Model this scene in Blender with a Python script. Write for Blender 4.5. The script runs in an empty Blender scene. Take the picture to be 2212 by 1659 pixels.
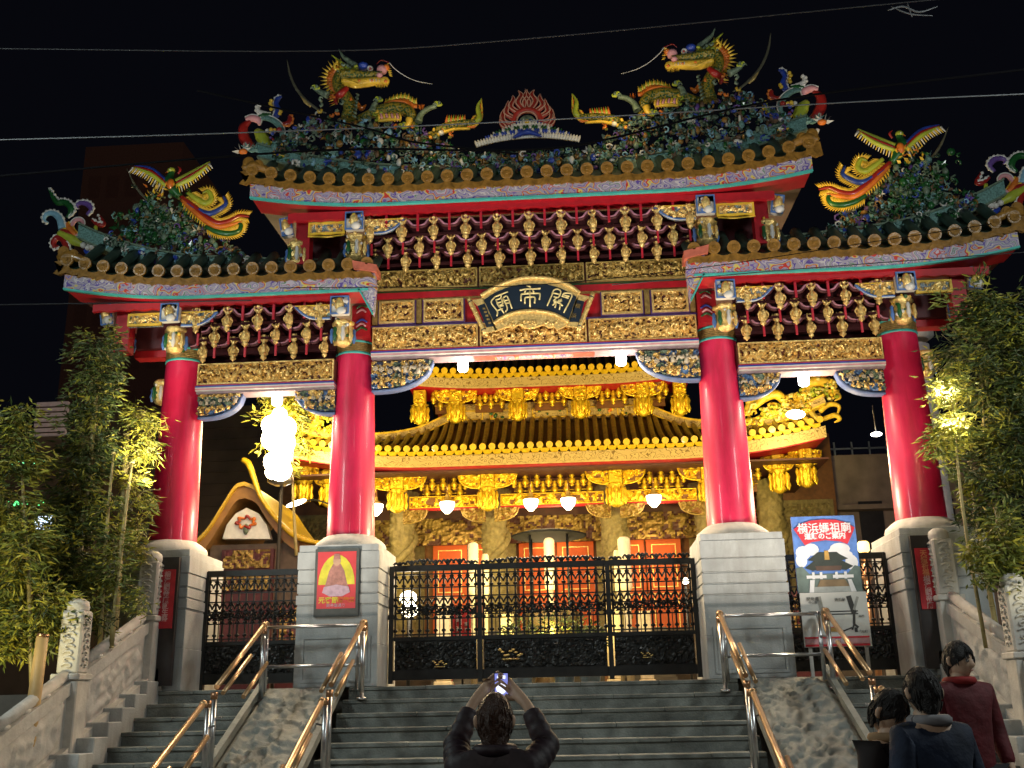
import bpy, math, random
from mathutils import Vector, Matrix, noise
random.seed(7)
rnd = random.random
ur = random.uniform
C = bpy.context.scene.collection
SC = bpy.context.scene

# ------------------------------------------------------------------ camera
F_, YAW, PITCH, ROLL, X0 = 2241.0, math.radians(-3.29), math.radians(17.13), math.radians(-1.2), 0.476
CF = Vector((math.sin(YAW) * math.cos(PITCH), math.cos(YAW) * math.cos(PITCH), math.sin(PITCH)))
_r = Vector((math.cos(YAW), -math.sin(YAW), 0)); _u = _r.cross(CF)
CR_ = math.cos(ROLL) * _r + math.sin(ROLL) * _u
CU_ = -math.sin(ROLL) * _r + math.cos(ROLL) * _u
cam = bpy.data.cameras.new('camera'); co = bpy.data.objects.new('camera', cam); C.objects.link(co)
co.matrix_world = Matrix(((CR_.x, CU_.x, -CF.x, X0), (CR_.y, CU_.y, -CF.y, 0), (CR_.z, CU_.z, -CF.z, 1.6), (0, 0, 0, 1)))
cam.sensor_width = 36; cam.lens = 36 * F_ / 2212; cam.clip_end = 500
SC.camera = co

def P(x, y, Y):
    """a point of the photograph at a known distance Y, in metres"""
    d = CF + (x - 1106) / F_ * CR_ - (y - 829.5) / F_ * CU_
    t = Y / d.y
    return Vector((X0 + d.x * t, Y, 1.6 + d.z * t))
def crop(x0, y0, s):
    return lambda x, y, Y: P(.8641 * (x0 + x / s), .8641 * (y0 + y / s), Y)

# ------------------------------------------------------------------ night sky
w = bpy.data.worlds.new('World'); SC.world = w; w.use_nodes = True
w.node_tree.nodes['Background'].inputs[0].default_value = (.0019, .0021, .0036, 1)
w.node_tree.nodes['Background'].inputs[1].default_value = 1.0
SC.view_settings.view_transform = 'Standard'; SC.view_settings.look = 'None'
SC.view_settings.exposure = 0; SC.view_settings.gamma = 1

# ------------------------------------------------------------------ lamps of the place, with added fills
def aim(o, tgt):
    o.rotation_euler = (Vector(tgt) - o.location).to_track_quat('-Z', 'Y').to_euler()
def spot(loc, tgt, W, col, ang=60, size=.15, blend=.6):
    l = bpy.data.lights.new('flood_or_fill_beam', 'SPOT'); o = bpy.data.objects.new('flood_or_fill_beam', l); C.objects.link(o)
    l.energy = W; l.color = col; l.spot_size = math.radians(ang); l.spot_blend = blend; l.shadow_soft_size = size
    o.location = loc; aim(o, tgt); return o
def point(loc, W, col, size=.1):
    l = bpy.data.lights.new('lamp_or_fill_light', 'POINT'); o = bpy.data.objects.new('lamp_or_fill_light', l); C.objects.link(o)
    l.energy = W; l.color = col; l.shadow_soft_size = size; o.location = loc; return o
def area(loc, tgt, W, col, size):
    l = bpy.data.lights.new('street_light', 'AREA'); o = bpy.data.objects.new('street_light', l); C.objects.link(o)
    l.energy = W; l.color = col; l.size = size; o.location = loc; aim(o, tgt); return o
WARM = (1, .72, .38); YEL = (1, .80, .24); COOL = (.86, .97, 1.0)
# street lighting behind the viewer, then one ridge fill
area((-7.5, 6.2, 6.6), (-.5, 13.5, 3.2), 240, (.88, 1, .97), 1.2)
area((7.8, 6.6, 6.6), (.5, 13.5, 3.2), 225, (.93, 1, .96), 1.2)
area((-1.0, -3, 6.5), (0, 12, 3), 95, (1, .95, .85), 1.5)
spot((0, 6.0, 7.6), (0, 14, 9.9), 150, (.95, .98, 1), 84, .4)  # added spot that brightens the roof ridge, not a known lamp
# floodlights at the foot of the stairs, lighting the gate from below
spot((-3.6, 9.6, 1.3), (-2.2, 13.6, 6.9), 950, (1, .88, .72), 72)
spot((3.6, 9.6, 1.3), (2.2, 13.6, 6.9), 1150, (1, .86, .70), 72)
spot((0, 10.4, 1.1), (0, 13.6, 7.3), 600, (1, .88, .74), 62)
# warm light spilling out on pedestals, rails and stairs from the courtyard side
spot((-.3, 16.2, 4.6), (-2.0, 13.9, 2.6), 60, WARM, 90)
# courtyard floodlights on the hall
spot((-3.2, 16.8, 3.6), (-1.8, 23, 7.8), 1650, YEL, 84)
spot((3.9, 16.5, 3.8), (2.0, 23, 7.8), 1850, YEL, 84)
spot((0, 15.6, 2.2), (0, 23, 7.8), 900, (1, .80, .26), 90)
# the same lamps rim the columns of the gate, then one courtyard fill
point((-4.1, 15.3, 5.6), 60, (1, .66, .26), .2)
point((4.6, 17.2, 5.3), 330, (1, .72, .35), .2)
point((0, 17.2, 4.9), 150, (1, .72, .35), .3)
point((0, 18.6, 3.7), 70, (1, .72, .34), .3)  # added point for a glow inside the courtyard
# added warm points for the pedestal sides; no lamps stand in the passage
point((0, 14.45, 4.2), 330, (1, .76, .46), .15)
point((-3.85, 14.45, 4.3), 95, (1, .78, .5), .15); point((3.85, 14.45, 4.3), 110, (1, .78, .5), .15)

# ------------------------------------------------------------------ materials
_m = {}
def mat(name, col, rough=.5, metal=0, var=.25, scale=9, bump=0, bscale=30, coat=0, emit=0, ecol=None, spec=.5):
    if name in _m: return _m[name]
    m = bpy.data.materials.new(name); m.use_nodes = True; _m[name] = m
    n = m.node_tree.nodes; l = m.node_tree.links; b = n['Principled BSDF']
    b.inputs['Roughness'].default_value = rough; b.inputs['Metallic'].default_value = metal
    b.inputs['Coat Weight'].default_value = coat; b.inputs['Specular IOR Level'].default_value = spec
    b.inputs['Base Color'].default_value = (*col, 1)
    if var or bump:
        t = n.new('ShaderNodeTexCoord')
        if var:
            nz = n.new('ShaderNodeTexNoise'); nz.inputs['Scale'].default_value = scale; nz.inputs['Detail'].default_value = 5
            l.new(t.outputs['Object'], nz.inputs['Vector'])
            r = n.new('ShaderNodeValToRGB'); l.new(nz.outputs['Fac'], r.inputs[0])
            r.color_ramp.elements[0].position = .3; r.color_ramp.elements[1].position = .7
            r.color_ramp.elements[0].color = (*[c * (1 - var) for c in col], 1)
            r.color_ramp.elements[1].color = (*[min(1, c * (1 + var)) for c in col], 1)
            l.new(r.outputs[0], b.inputs['Base Color'])
        if bump:
            nb = n.new('ShaderNodeTexNoise'); nb.inputs['Scale'].default_value = bscale; nb.inputs['Detail'].default_value = 4
            l.new(t.outputs['Object'], nb.inputs['Vector'])
            bp = n.new('ShaderNodeBump'); bp.inputs['Strength'].default_value = bump; bp.inputs['Distance'].default_value = .02
            l.new(nb.outputs['Fac'], bp.inputs['Height']); l.new(bp.outputs[0], b.inputs['Normal'])
    if emit:
        b.inputs['Emission Color'].default_value = (*(ecol or col), 1); b.inputs['Emission Strength'].default_value = emit
    return m

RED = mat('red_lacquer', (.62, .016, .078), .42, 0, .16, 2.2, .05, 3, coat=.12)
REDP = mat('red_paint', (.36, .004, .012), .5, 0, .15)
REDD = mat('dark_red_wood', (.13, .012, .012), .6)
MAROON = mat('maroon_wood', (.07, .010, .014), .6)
BLACKW = mat('dark_timber', (.035, .008, .010), .85, spec=.15)  # one even dark tone for the boards behind the brackets
GOLD = mat('gilded_carving', (.84, .56, .20), .32, .55, .3, 25, .5, 60)
GOLDD = mat('worn_gilding', (.30, .20, .06), .45, .4, .35, 20, .5, 60)
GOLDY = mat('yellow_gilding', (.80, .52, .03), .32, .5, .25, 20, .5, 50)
GOLDYD = mat('red_brown_ground_paint', (.16, .06, .015), .6)  # red-brown ground colour under the gilding, also on the hall wall
OCHRE = mat('ochre_glazed_tile', (.23, .115, .02), .35, 0, .35, 12, .3, coat=.3)
YTILE = mat('yellow_glazed_tile', (.58, .36, .012), .35, 0, .2, 12, coat=.3)
OTILE = mat('olive_roof_tile', (.36, .25, .035), .45, 0, .3, 8)
DTILE = mat('dark_green_roof_tile', (.03, .06, .045), .45, 0, .3, 8)
TEAL = mat('teal_paint', (.06, .42, .38), .5, 0, .15)
TEALG = mat('speckled_teal_glaze', (.12, .24, .22), .4, 0, .5, 45, .3, 50)
BLUE = mat('blue_glaze', (.02, .05, .32), .35, 0, .3, 12, coat=.3)
LBLUE = mat('pale_blue_glaze', (.22, .42, .55), .4, 0, .2)
GREEN = mat('green_glaze', (.012, .085, .02), .35, 0, .4, 12, coat=.3)
DGREEN = mat('dark_green_glaze', (.014, .04, .024), .4, 0, .4, 12)
GGREY = mat('grey_green_glaze', (.12, .17, .12), .45, 0, .5, 20)
LIME = mat('lime_glaze', (.36, .42, .04), .4, 0, .2)
WHITE = mat('white_glaze', (.62, .60, .56), .4, 0, .15)
LILAC = mat('lilac_paint', (.38, .32, .50), .5, 0, .2)
PINK = mat('pink_paint', (.62, .28, .30), .5, 0, .2)
PURP = mat('purple_glaze', (.12, .06, .26), .4, 0, .2)
ORANGE = mat('orange_glaze', (.62, .16, .02), .4, 0, .25, coat=.2)
YELLOW = mat('yellow_glaze', (.68, .44, .04), .4, 0, .25, coat=.2)
DRED = mat('dark_red_glaze', (.28, .015, .012), .35, 0, .2, coat=.3)
BROWNG = mat('brown_glaze', (.12, .07, .04), .5, 0, .4)
STONE = mat('grey_granite', (.41, .43, .43), .72, 0, .16, 4, .25, 45)
STONEL = mat('pale_carved_granite', (.56, .54, .50), .7, 0, .12, 8, .25, 30)
CREAM = mat('cream_lantern_shell', (.72, .60, .38), .6, 0, .1)
CARVST = mat('carved_olive_stone', (.21, .165, .07), .7, 0, .3, 10, .6, 24)
IRON = mat('black_iron', (.020, .021, .021), .38, .3, .3)
def weather(m, dark, sc=(2, 2, .5)):
    n = m.node_tree.nodes; l = m.node_tree.links; b = n['Principled BSDF']; src = b.inputs['Base Color'].links[0].from_socket
    t = n.new('ShaderNodeTexCoord'); mp = n.new('ShaderNodeMapping'); mp.inputs['Scale'].default_value = sc; l.new(t.outputs['Object'], mp.inputs[0])
    z = n.new('ShaderNodeTexNoise'); z.inputs['Scale'].default_value = 2.2; z.inputs['Detail'].default_value = 8; z.inputs['Roughness'].default_value = .7; l.new(mp.outputs[0], z.inputs['Vector'])
    r_ = n.new('ShaderNodeValToRGB'); r_.color_ramp.elements[0].position = .46; r_.color_ramp.elements[1].position = .66; l.new(z.outputs['Fac'], r_.inputs[0])
    mx = n.new('ShaderNodeMix'); mx.data_type = 'RGBA'; mx.blend_type = 'MIX'; l.new(r_.outputs[0], mx.inputs[0]); l.new(src, mx.inputs[6]); mx.inputs[7].default_value = (*dark, 1); l.new(mx.outputs[2], b.inputs['Base Color'])
weather(STONE, (.33, .335, .33)); weather(STONEL, (.48, .455, .41)); weather(RED, (.46, .008, .04), (1.5, 1.5, .25))
STEEL = mat('brushed_steel', (.55, .56, .58), .3, 1, .1)
BRONZE = mat('bronze_tube', (.50, .28, .16), .28, .9, .15)
PIPE = mat('brass_coated_rail', (.46, .30, .16), .3, .7, .1)
NAVY = mat('dark_navy_lacquer', (.010, .020, .035), .3, 0, .1, coat=.4)
def leafmat(n, c):
    m = mat(n, c, .55, 0, .35, 6); m.node_tree.nodes['Principled BSDF'].inputs['Transmission Weight'].default_value = 0
    return m
LEAF = [leafmat('leaf_mid', (.13, .16, .025)), leafmat('leaf_dark', (.05, .075, .016)), leafmat('leaf_yellow', (.34, .32, .035))]
BARK = mat('bamboo_culm', (.30, .25, .10), .5)
GLOW = mat('lamp_glow_white', (1, .95, .9), .5, 0, 0, emit=14, ecol=(1, .93, .85))
GLOWW = mat('lamp_glow_warm', (1, .9, .7), .5, 0, 0, emit=9, ecol=(1, .86, .62))
FLOOD = mat('floodlight_lens', (1, .9, .7), .5, 0, 0, emit=50, ecol=(1, .78, .40))

def node_mat(name):
    m = bpy.data.materials.new(name); m.use_nodes = True
    return m, m.node_tree.nodes, m.node_tree.links, m.node_tree.nodes['Principled BSDF']
def painted(name, stops, scale=4.5, warp=.5, rough=.5):
    """flowing painted scrollwork: rings of flat colour round scattered centres"""
    m, n, l, b = node_mat(name); b.inputs['Roughness'].default_value = rough
    t = n.new('ShaderNodeTexCoord'); mp = n.new('ShaderNodeMapping'); mp.inputs['Scale'].default_value = (1, .25, 1.25)
    l.new(t.outputs['Object'], mp.inputs[0])
    nz = n.new('ShaderNodeTexNoise'); nz.inputs['Scale'].default_value = 7; nz.inputs['Detail'].default_value = 1
    l.new(mp.outputs[0], nz.inputs['Vector'])
    ad = n.new('ShaderNodeVectorMath'); ad.operation = 'MULTIPLY_ADD'; ad.inputs[1].default_value = (warp, warp, warp)
    l.new(nz.outputs['Color'], ad.inputs[0]); l.new(mp.outputs[0], ad.inputs[2])
    v = n.new('ShaderNodeTexVoronoi'); v.inputs['Scale'].default_value = scale; l.new(ad.outputs[0], v.inputs['Vector'])
    mu = n.new('ShaderNodeMath'); mu.operation = 'MULTIPLY'; mu.inputs[1].default_value = 1.7; l.new(v.outputs['Distance'], mu.inputs[0])
    s = n.new('ShaderNodeSeparateColor'); l.new(v.outputs['Color'], s.inputs[0])
    a2 = n.new('ShaderNodeMath'); a2.operation = 'MULTIPLY_ADD'; a2.inputs[1].default_value = .35
    l.new(s.outputs[0], a2.inputs[0]); l.new(mu.outputs[0], a2.inputs[2])
    fr = n.new('ShaderNodeMath'); fr.operation = 'FRACT'; l.new(a2.outputs[0], fr.inputs[0])
    r = n.new('ShaderNodeValToRGB'); r.color_ramp.interpolation = 'CONSTANT'; l.new(fr.outputs[0], r.inputs[0])
    e = r.color_ramp.elements
    e[0].position = 0; e[0].color = (*stops[0][1], 1); e[1].position = stops[1][0]; e[1].color = (*stops[1][1], 1)
    for p, c in stops[2:]:
        k = e.new(p); k.color = (*c, 1)
    l.new(r.outputs[0], b.inputs['Base Color']); return m
L1 = (.34, .30, .38)
FASC = painted('lilac_scroll_painting', [(0, (.5, .04, .03)), (.07, (.62, .50, .12)), (.13, L1), (.24, (.10, .06, .30)), (.29, L1), (.40, (.55, .50, .52)),
              (.46, (.13, .09, .36)), (.50, L1), (.60, (.07, .22, .08)), (.63, (.48, .42, .5)), (.74, (.45, .06, .05)), (.78, L1), (.88, (.16, .10, .36)), (.92, L1)], 2.5, .30)
CFASC = painted('cream_scroll_painting', [(0, (.46, .33, .14)), (.2, (.16, .10, .03)), (.27, (.50, .36, .15)), (.5, (.20, .12, .035)), (.56, (.48, .35, .15)), (.8, (.18, .11, .03)), (.87, (.46, .33, .14))], 2.6, .35)
BGRN = painted('blue_green_carving_paint', [(0, (.55, .5, .42)), (.08, (.06, .12, .30)), (.2, (.10, .20, .16)), (.34, (.05, .08, .22)), (.45, (.45, .35, .12)), (.55, (.06, .12, .12)), (.7, (.30, .28, .30)), (.78, (.05, .1, .25)), (.9, (.12, .2, .08))], 7, .5)

# ------------------------------------------------------------------ mesh builder
def catmull(pts, n=6):
    pts = [Vector(p) for p in pts]
    if len(pts) < 3: return [pts[0].lerp(pts[-1], i / n) for i in range(n + 1)]
    Q = [pts[0] * 2 - pts[1]] + pts + [pts[-1] * 2 - pts[-2]]; out = []
    for i in range(1, len(Q) - 2):
        a, b, c, d = Q[i - 1], Q[i], Q[i + 1], Q[i + 2]
        for k in range(n):
            t = k / n
            out.append(.5 * ((2 * b) + (c - a) * t + (2 * a - 5 * b + 4 * c - d) * t * t + (3 * b - a - 3 * c + d) * t ** 3))
    out.append(pts[-1]); return out
def lerpl(L, t):
    k = t * (len(L) - 1); i = min(int(k), len(L) - 2); return L[i] + (L[i + 1] - L[i]) * (k - i)

class MB:
    def __init__(s): s.v = []; s.f = []; s.m = []; s.s = []
    def add(s, vs, fs, mi=0, sm=False):
        o = len(s.v); s.v += [tuple(p) for p in vs]
        for f in fs: s.f.append([i + o for i in f]); s.m.append(mi); s.s.append(sm)
    def box(s, x0, x1, y0, y1, z0, z1, mi=0):
        if x0 > x1: x0, x1 = x1, x0
        s.add([(x0, y0, z0), (x1, y0, z0), (x1, y1, z0), (x0, y1, z0), (x0, y0, z1), (x1, y0, z1), (x1, y1, z1), (x0, y1, z1)],
              [(0, 3, 2, 1), (4, 5, 6, 7), (0, 1, 5, 4), (1, 2, 6, 5), (2, 3, 7, 6), (3, 0, 4, 7)], mi)
    def bbox(s, x0, x1, y0, y1, z0, z1, b=.015, mi=0):
        """box with chamfered edges"""
        if x0 > x1: x0, x1 = x1, x0
        R = [(z0, b), (z0 + b, 0), (z1 - b, 0), (z1, b)]; vs = []
        for z, i in R:
            vs += [(x0 + i + b * (i == 0), y0 + i, z), (x1 - i - b * (i == 0), y0 + i, z), (x1 - i, y0 + i + b * (i == 0), z), (x1 - i, y1 - i - b * (i == 0), z),
                   (x1 - i - b * (i == 0), y1 - i, z), (x0 + i + b * (i == 0), y1 - i, z), (x0 + i, y1 - i - b * (i == 0), z), (x0 + i, y0 + i + b * (i == 0), z)]
        fs = [tuple(range(7, -1, -1)), tuple(range(24, 32))]
        for k in range(3):
            for j in range(8): fs.append((k * 8 + j, k * 8 + (j + 1) % 8, k * 8 + 8 + (j + 1) % 8, k * 8 + 8 + j))
        s.add(vs, fs, mi)
    def beam(s, a, b, w, h, mi=0, up=(0, 0, 1)):
        a = Vector(a); b = Vector(b); d = (b - a).normalized(); r = d.cross(Vector(up)).normalized() * w / 2; u = r.cross(d).normalized() * h / 2
        s.add([a - r - u, a + r - u, a + r + u, a - r + u, b - r - u, b + r - u, b + r + u, b - r + u],
              [(0, 1, 2, 3), (7, 6, 5, 4), (0, 4, 5, 1), (1, 5, 6, 2), (2, 6, 7, 3), (3, 7, 4, 0)], mi)
    def tube(s, pts, rad, n=8, mi=0, fy=1, sub=5, smooth=True, mis=None):
        if sub: pts = catmull(pts, sub)
        else: pts = [Vector(p) for p in pts]
        if not isinstance(rad, (list, tuple)): rad = [rad, rad]
        N = len(pts); vs = []; nrm = None
        for i, p in enumerate(pts):
            t = (pts[min(i + 1, N - 1)] - pts[max(i - 1, 0)])
            t = t.normalized() if t.length > 1e-9 else Vector((0, 0, 1))
            if nrm is None:
                ref = Vector((0, 1, 0)) if abs(t.y) < .9 else Vector((1, 0, 0)); nrm = (ref - t * ref.dot(t)).normalized()
            else: nrm = (nrm - t * nrm.dot(t)).normalized()
            bn = t.cross(nrm); r = max(lerpl(rad, i / (N - 1)), .0008)
            for k in range(n):
                a = 2 * math.pi * k / n; vs.append(p + nrm * (r * fy * math.cos(a)) + bn * (r * math.sin(a)))
        o = len(s.v); s.v += [tuple(p) for p in vs]
        for i in range(N - 1):
            for k in range(n):
                s.f.append([o + i * n + k, o + i * n + (k + 1) % n, o + (i + 1) * n + (k + 1) % n, o + (i + 1) * n + k])
                s.m.append(mi if mis is None else mis[k % len(mis)]); s.s.append(smooth)
        s.f.append([o + k for k in range(n)][::-1]); s.m.append(mi); s.s.append(False)
        s.f.append([o + (N - 1) * n + k for k in range(n)]); s.m.append(mi); s.s.append(False)
    def cyl(s, a, b, r0, r1=None, n=16, mi=0): s.tube([a, b], [r0, r1 if r1 is not None else r0], n, mi, sub=0)
    def lathe(s, cx, cy, prof, n=24, mi=0, sx=1, sy=1, smooth=True, fn=None):
        vs = []
        for r, z in prof:
            for k in range(n):
                a = 2 * math.pi * k / n; rr = r if fn is None else r * fn(a, z)
                vs.append((cx + rr * sx * math.cos(a), cy + rr * sy * math.sin(a), z))
        fs = []
        for i in range(len(prof) - 1):
            for k in range(n): fs.append((i * n + k, i * n + (k + 1) % n, (i + 1) * n + (k + 1) % n, (i + 1) * n + k))
        s.add(vs, fs, mi, smooth); m = len(prof)
        s.add(vs[:n], [tuple(range(n))[::-1]], mi); s.add(vs[(m - 1) * n:], [tuple(range(n))], mi)
    def prism(s, poly, y0, y1, mi=0, edge=None):
        n = len(poly); vs = [(x, y0, z) for x, z in poly] + [(x, y1, z) for x, z in poly]
        s.add(vs, [tuple(range(n)), tuple(range(2 * n - 1, n - 1, -1))], mi)
        s.add(vs, [(k, n + k, n + (k + 1) % n, (k + 1) % n) for k in range(n)], mi if edge is None else edge)
    def ball(s, c, r, mi=0, nu=10, nv=6):
        if not isinstance(r, (list, tuple)): r = (r, r, r)
        vs = []; 
        for j in range(nv + 1):
            th = math.pi * j / nv
            for k in range(nu):
                a = 2 * math.pi * k / nu
                vs.append((c[0] + r[0] * math.sin(th) * math.cos(a), c[1] + r[1] * math.sin(th) * math.sin(a), c[2] + r[2] * math.cos(th)))
        s.add(vs, [(j * nu + k, (j + 1) * nu + k, (j + 1) * nu + (k + 1) % nu, j * nu + (k + 1) % nu) for j in range(nv) for k in range(nu)], mi, True)
    def leaf(s, p, d, L, W, mi=0):
        d = Vector(d).normalized(); r = d.cross(Vector((ur(-1, 1), ur(-1, 1), ur(-1, 1)))).normalized() * W / 2; p = Vector(p)
        q = d.cross(r).normalized() * L * .08
        s.add([p, p + d * L * .4 + r + q, p + d * L, p + d * L * .4 - r + q], [(0, 1, 2, 3)], mi)
    def mirror(s):
        t = MB(); t.v = [(-x, y, z) for x, y, z in s.v]; t.f = [f[::-1] for f in s.f]; t.m = s.m[:]; t.s = s.s[:]; return t
    def mesh(s, name, mats):
        me = bpy.data.meshes.new(name); me.from_pydata(s.v, [], s.f)
        for m in (mats if isinstance(mats, (list, tuple)) else [mats]): me.materials.append(m)
        me.polygons.foreach_set('material_index', s.m); me.polygons.foreach_set('use_smooth', s.s); me.update(); return me
    def build(s, name, mats, parent=None, at=None):
        off = WL.get(parent.name, Vector()) if parent else (Vector(at) if at else Vector())
        if off.length: s.v = [(x - off.x, y - off.y, z - off.z) for x, y, z in s.v]
        o = bpy.data.objects.new(name, s.mesh(name, mats)); C.objects.link(o)
        if parent: o.parent = parent; WL[o.name] = off.copy()
        else: o.location = off; WL[o.name] = off.copy()
        return o
WL = {}
def thing(name, label, cat, loc=(0, 0, 0), group=None, rz=0):
    o = bpy.data.objects.new(name, None); C.objects.link(o); o.location = loc; o.rotation_euler = (0, 0, rz); o.empty_display_size = .1
    WL[o.name] = Vector(loc); tag(o, label, cat, group); return o
def tag(o, label=None, cat=None, group=None, kind=None):
    if label: o['label'] = label
    if cat: o['category'] = cat
    if group: o['group'] = group
    if kind: o['kind'] = kind
    return o
def inst(name, me, parent, loc, sc=(1, 1, 1), rz=0):
    """one more object on a shared mesh, under its thing"""
    o = bpy.data.objects.new(name, me); C.objects.link(o); o.parent = parent
    o.location = Vector(loc) - WL[parent.name]; o.scale = sc; o.rotation_euler = (0, 0, rz); WL[o.name] = Vector(loc); return o
def part_of(o, parent): return o
def dup_tree(root, loc, label=None, rz=None, scale=None):
    r = root.copy(); C.objects.link(r); r.location = loc
    if rz is not None: r.rotation_euler = (0, 0, rz)
    if scale is not None: r.scale = scale
    if label: r['label'] = label
    for ch in list(root.children):
        c = ch.copy(); C.objects.link(c); c.parent = r
        for g in ch.children:
            d = g.copy(); C.objects.link(d); d.parent = c
    return r
def text(mb, s, size, M, mi=0, depth=.004, bold=0, sx=1):
    """lettering as real raised mesh; M places it (x right, y up, z out)"""
    cu = bpy.data.curves.new('lettering', 'FONT'); cu.body = s; cu.size = size; cu.extrude = depth; cu.offset = bold
    cu.align_x = 'CENTER'; cu.align_y = 'CENTER'; cu.resolution_u = 2
    o = bpy.data.objects.new('lettering', cu); C.objects.link(o); bpy.context.view_layer.update()
    me = bpy.data.meshes.new_from_object(o.evaluated_get(bpy.context.evaluated_depsgraph_get()))
    mb.add([M @ Vector((v.co.x * sx, v.co.y, v.co.z)) for v in me.vertices], [tuple(p.vertices) for p in me.polygons], mi)
    bpy.data.objects.remove(o); bpy.data.curves.remove(cu); bpy.data.meshes.remove(me)
def facing(x, y, z, tilt=0, rz=0, roll=0):
    return Matrix.Translation((x, y, z)) @ Matrix.Rotation(rz, 4, 'Z') @ Matrix.Rotation(math.pi / 2 + tilt, 4, 'X') @ Matrix.Rotation(roll, 4, 'Z')

random.seed(11)
def hfun(x, z, f, seed):
    p = Vector((x * f, z * f, seed)); q = p + noise.noise_vector(p * .8) * .9
    n = abs(noise.noise(q)); h = max(0, 1 - n * 3.4); m = noise.noise(p * 2.3 + Vector((9, 3, 1)))
    return min(1, max(0, h * .8 + .35 * m + .12))
def relief(mb, x0, x1, z0, z1, y, amp=.04, res=.02, mg=0, md=1, f=9, seed=0, mask=None, thr=.22, alt=None):
    nx = max(2, int(abs(x1 - x0) / res)); nz = max(2, int(abs(z1 - z0) / res)); o = len(mb.v); H = []
    for j in range(nz + 1):
        for i in range(nx + 1):
            x = x0 + (x1 - x0) * i / nx; z = z0 + (z1 - z0) * j / nz; h = hfun(x, z, f, seed); H.append(h)
            mb.v.append((x, y - amp * h, z))
    for j in range(nz):
        for i in range(nx):
            x = x0 + (x1 - x0) * (i + .5) / nx; z = z0 + (z1 - z0) * (j + .5) / nz
            if mask and not mask(x, z): continue
            a = j * (nx + 1) + i; q = [a, a + 1, a + nx + 2, a + nx + 1]; hm = sum(H[k] for k in q) / 4
            mi = mg if hm > thr else md
            if alt and hm > thr:
                c = noise.noise(Vector((x * 6, z * 6, seed + 5)))
                if c > .18: mi = alt[0]
                elif c < -.22: mi = alt[1]
            mb.f.append([o + k for k in q]); mb.m.append(mi); mb.s.append(False)
def figures(mb, x0, x1, z0, z1, y, seed, mi=0, step=.115, ok=None):
    """little carved people, beasts, blossoms and clouds standing proud of the ground"""
    rg = random.Random(seed); h = z1 - z0; x = x0 + step * .6; s = min(1, h / .24)
    while x < x1 - step * .4:
        z = (z0 + z1) / 2 + rg.uniform(-.12, .12) * h; t = rg.random(); yy = y - .055
        if ok is None or ok(x, z):
            if t < .45:
                ln = rg.uniform(-.02, .02); mb.ball((x + ln, yy - .012, z + .060 * s), .019 * s, mi, 8, 6); mb.tube([(x + ln, yy, z + .045 * s), (x, yy - .008, z), (x + rg.uniform(-.01, .01), yy, z - .065 * s)], [.014 * s, .024 * s, .034 * s], 7, mi, sub=1)
                for d in (-1, 1): mb.tube([(x + d * .015 * s, yy - .01, z + .035 * s), (x + d * rg.uniform(.03, .05) * s, yy - .02, z + rg.uniform(-.01, .05) * s), (x + d * rg.uniform(.035, .06) * s, yy - .01, z + rg.uniform(-.02, .07) * s)], [.010 * s, .009 * s, .006 * s], 5, mi, sub=1)
            elif t < .72:
                for k in range(6): a = k * 1.047 + t; mb.ball((x + .026 * s * math.cos(a), yy, z + .026 * s * math.sin(a)), (.016 * s, .012, .016 * s), mi, 6, 4)
                mb.ball((x, yy - .012, z), .013 * s, mi, 6, 4)
            else:
                d = rg.choice((-1, 1)); mb.tube([(x - d * .05 * s, yy, z - .03 * s), (x - d * .02 * s, yy - .01, z + .025 * s), (x + d * .02 * s, yy - .01, z), (x + d * .05 * s, yy, z + .035 * s), (x + d * .03 * s, yy, z + .055 * s)], [.012 * s, .022 * s, .024 * s, .016 * s, .005], 7, mi, sub=2)
        for k in range(2):
            a0 = rg.uniform(0, 6); r0 = rg.uniform(.012, .026) * s; cx, cz = x + rg.uniform(-.06, .06), rg.uniform(z0 + .03, z1 - .03)
            if ok is None or ok(cx, cz): mb.tube([(cx + r0 * math.cos(a0 + u) * (1 - u / 7), yy + .015, cz + r0 * math.sin(a0 + u) * (1 - u / 7)) for u in (0, 1.3, 2.6, 3.9, 5)], [.009 * s, .008 * s, .003], 5, mi, sub=1)
        x += step * rg.uniform(.8, 1.2)
def frame(mb, x0, x1, z0, z1, y0, y1, w, mi=0):
    if x0 > x1: x0, x1 = x1, x0
    mb.box(x0, x1, y0, y1, z1 - w, z1, mi); mb.box(x0, x1, y0, y1, z0, z0 + w, mi)
    mb.box(x0, x0 + w, y0, y1, z0 + w, z1 - w, mi); mb.box(x1 - w, x1, y0, y1, z0 + w, z1 - w, mi)

# ================================================================== GROUND
ASPH = mat('asphalt', (.05, .05, .052), .85, 0, .3, 4, .4, 80)
PAVE = mat('pavement_slabs', (.20, .20, .19), .8, 0, .25, 3, .3, 30)
mb = MB(); mb.add([(-160, -60, 0), (160, -60, 0), (160, 200, 0), (-160, 200, 0)], [(0, 1, 2, 3)])
tag(mb.build('ground', mat('dark_ground', (.04, .04, .04), .9)), kind='structure')
mb = MB(); mb.add([(-60, -6, .004), (60, -6, .004), (60, 5.9, .004), (-60, 5.9, .004)], [(0, 1, 2, 3)])
tag(mb.build('road', ASPH), kind='structure')
mb = MB(); mb.box(-40, 40, 5.9, 6.05, 0, .14); mb.box(-40, 40, 6.052, 9.9, 0, .15)
tag(mb.build('pavement', PAVE), kind='structure')
mb = MB(); mb.box(-30, 30, 13.55, 60, 0, 1.84)
tag(mb.build('courtyard', mat('courtyard_paving', (.18, .16, .13), .7, 0, .3, 3)), kind='structure')

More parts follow.
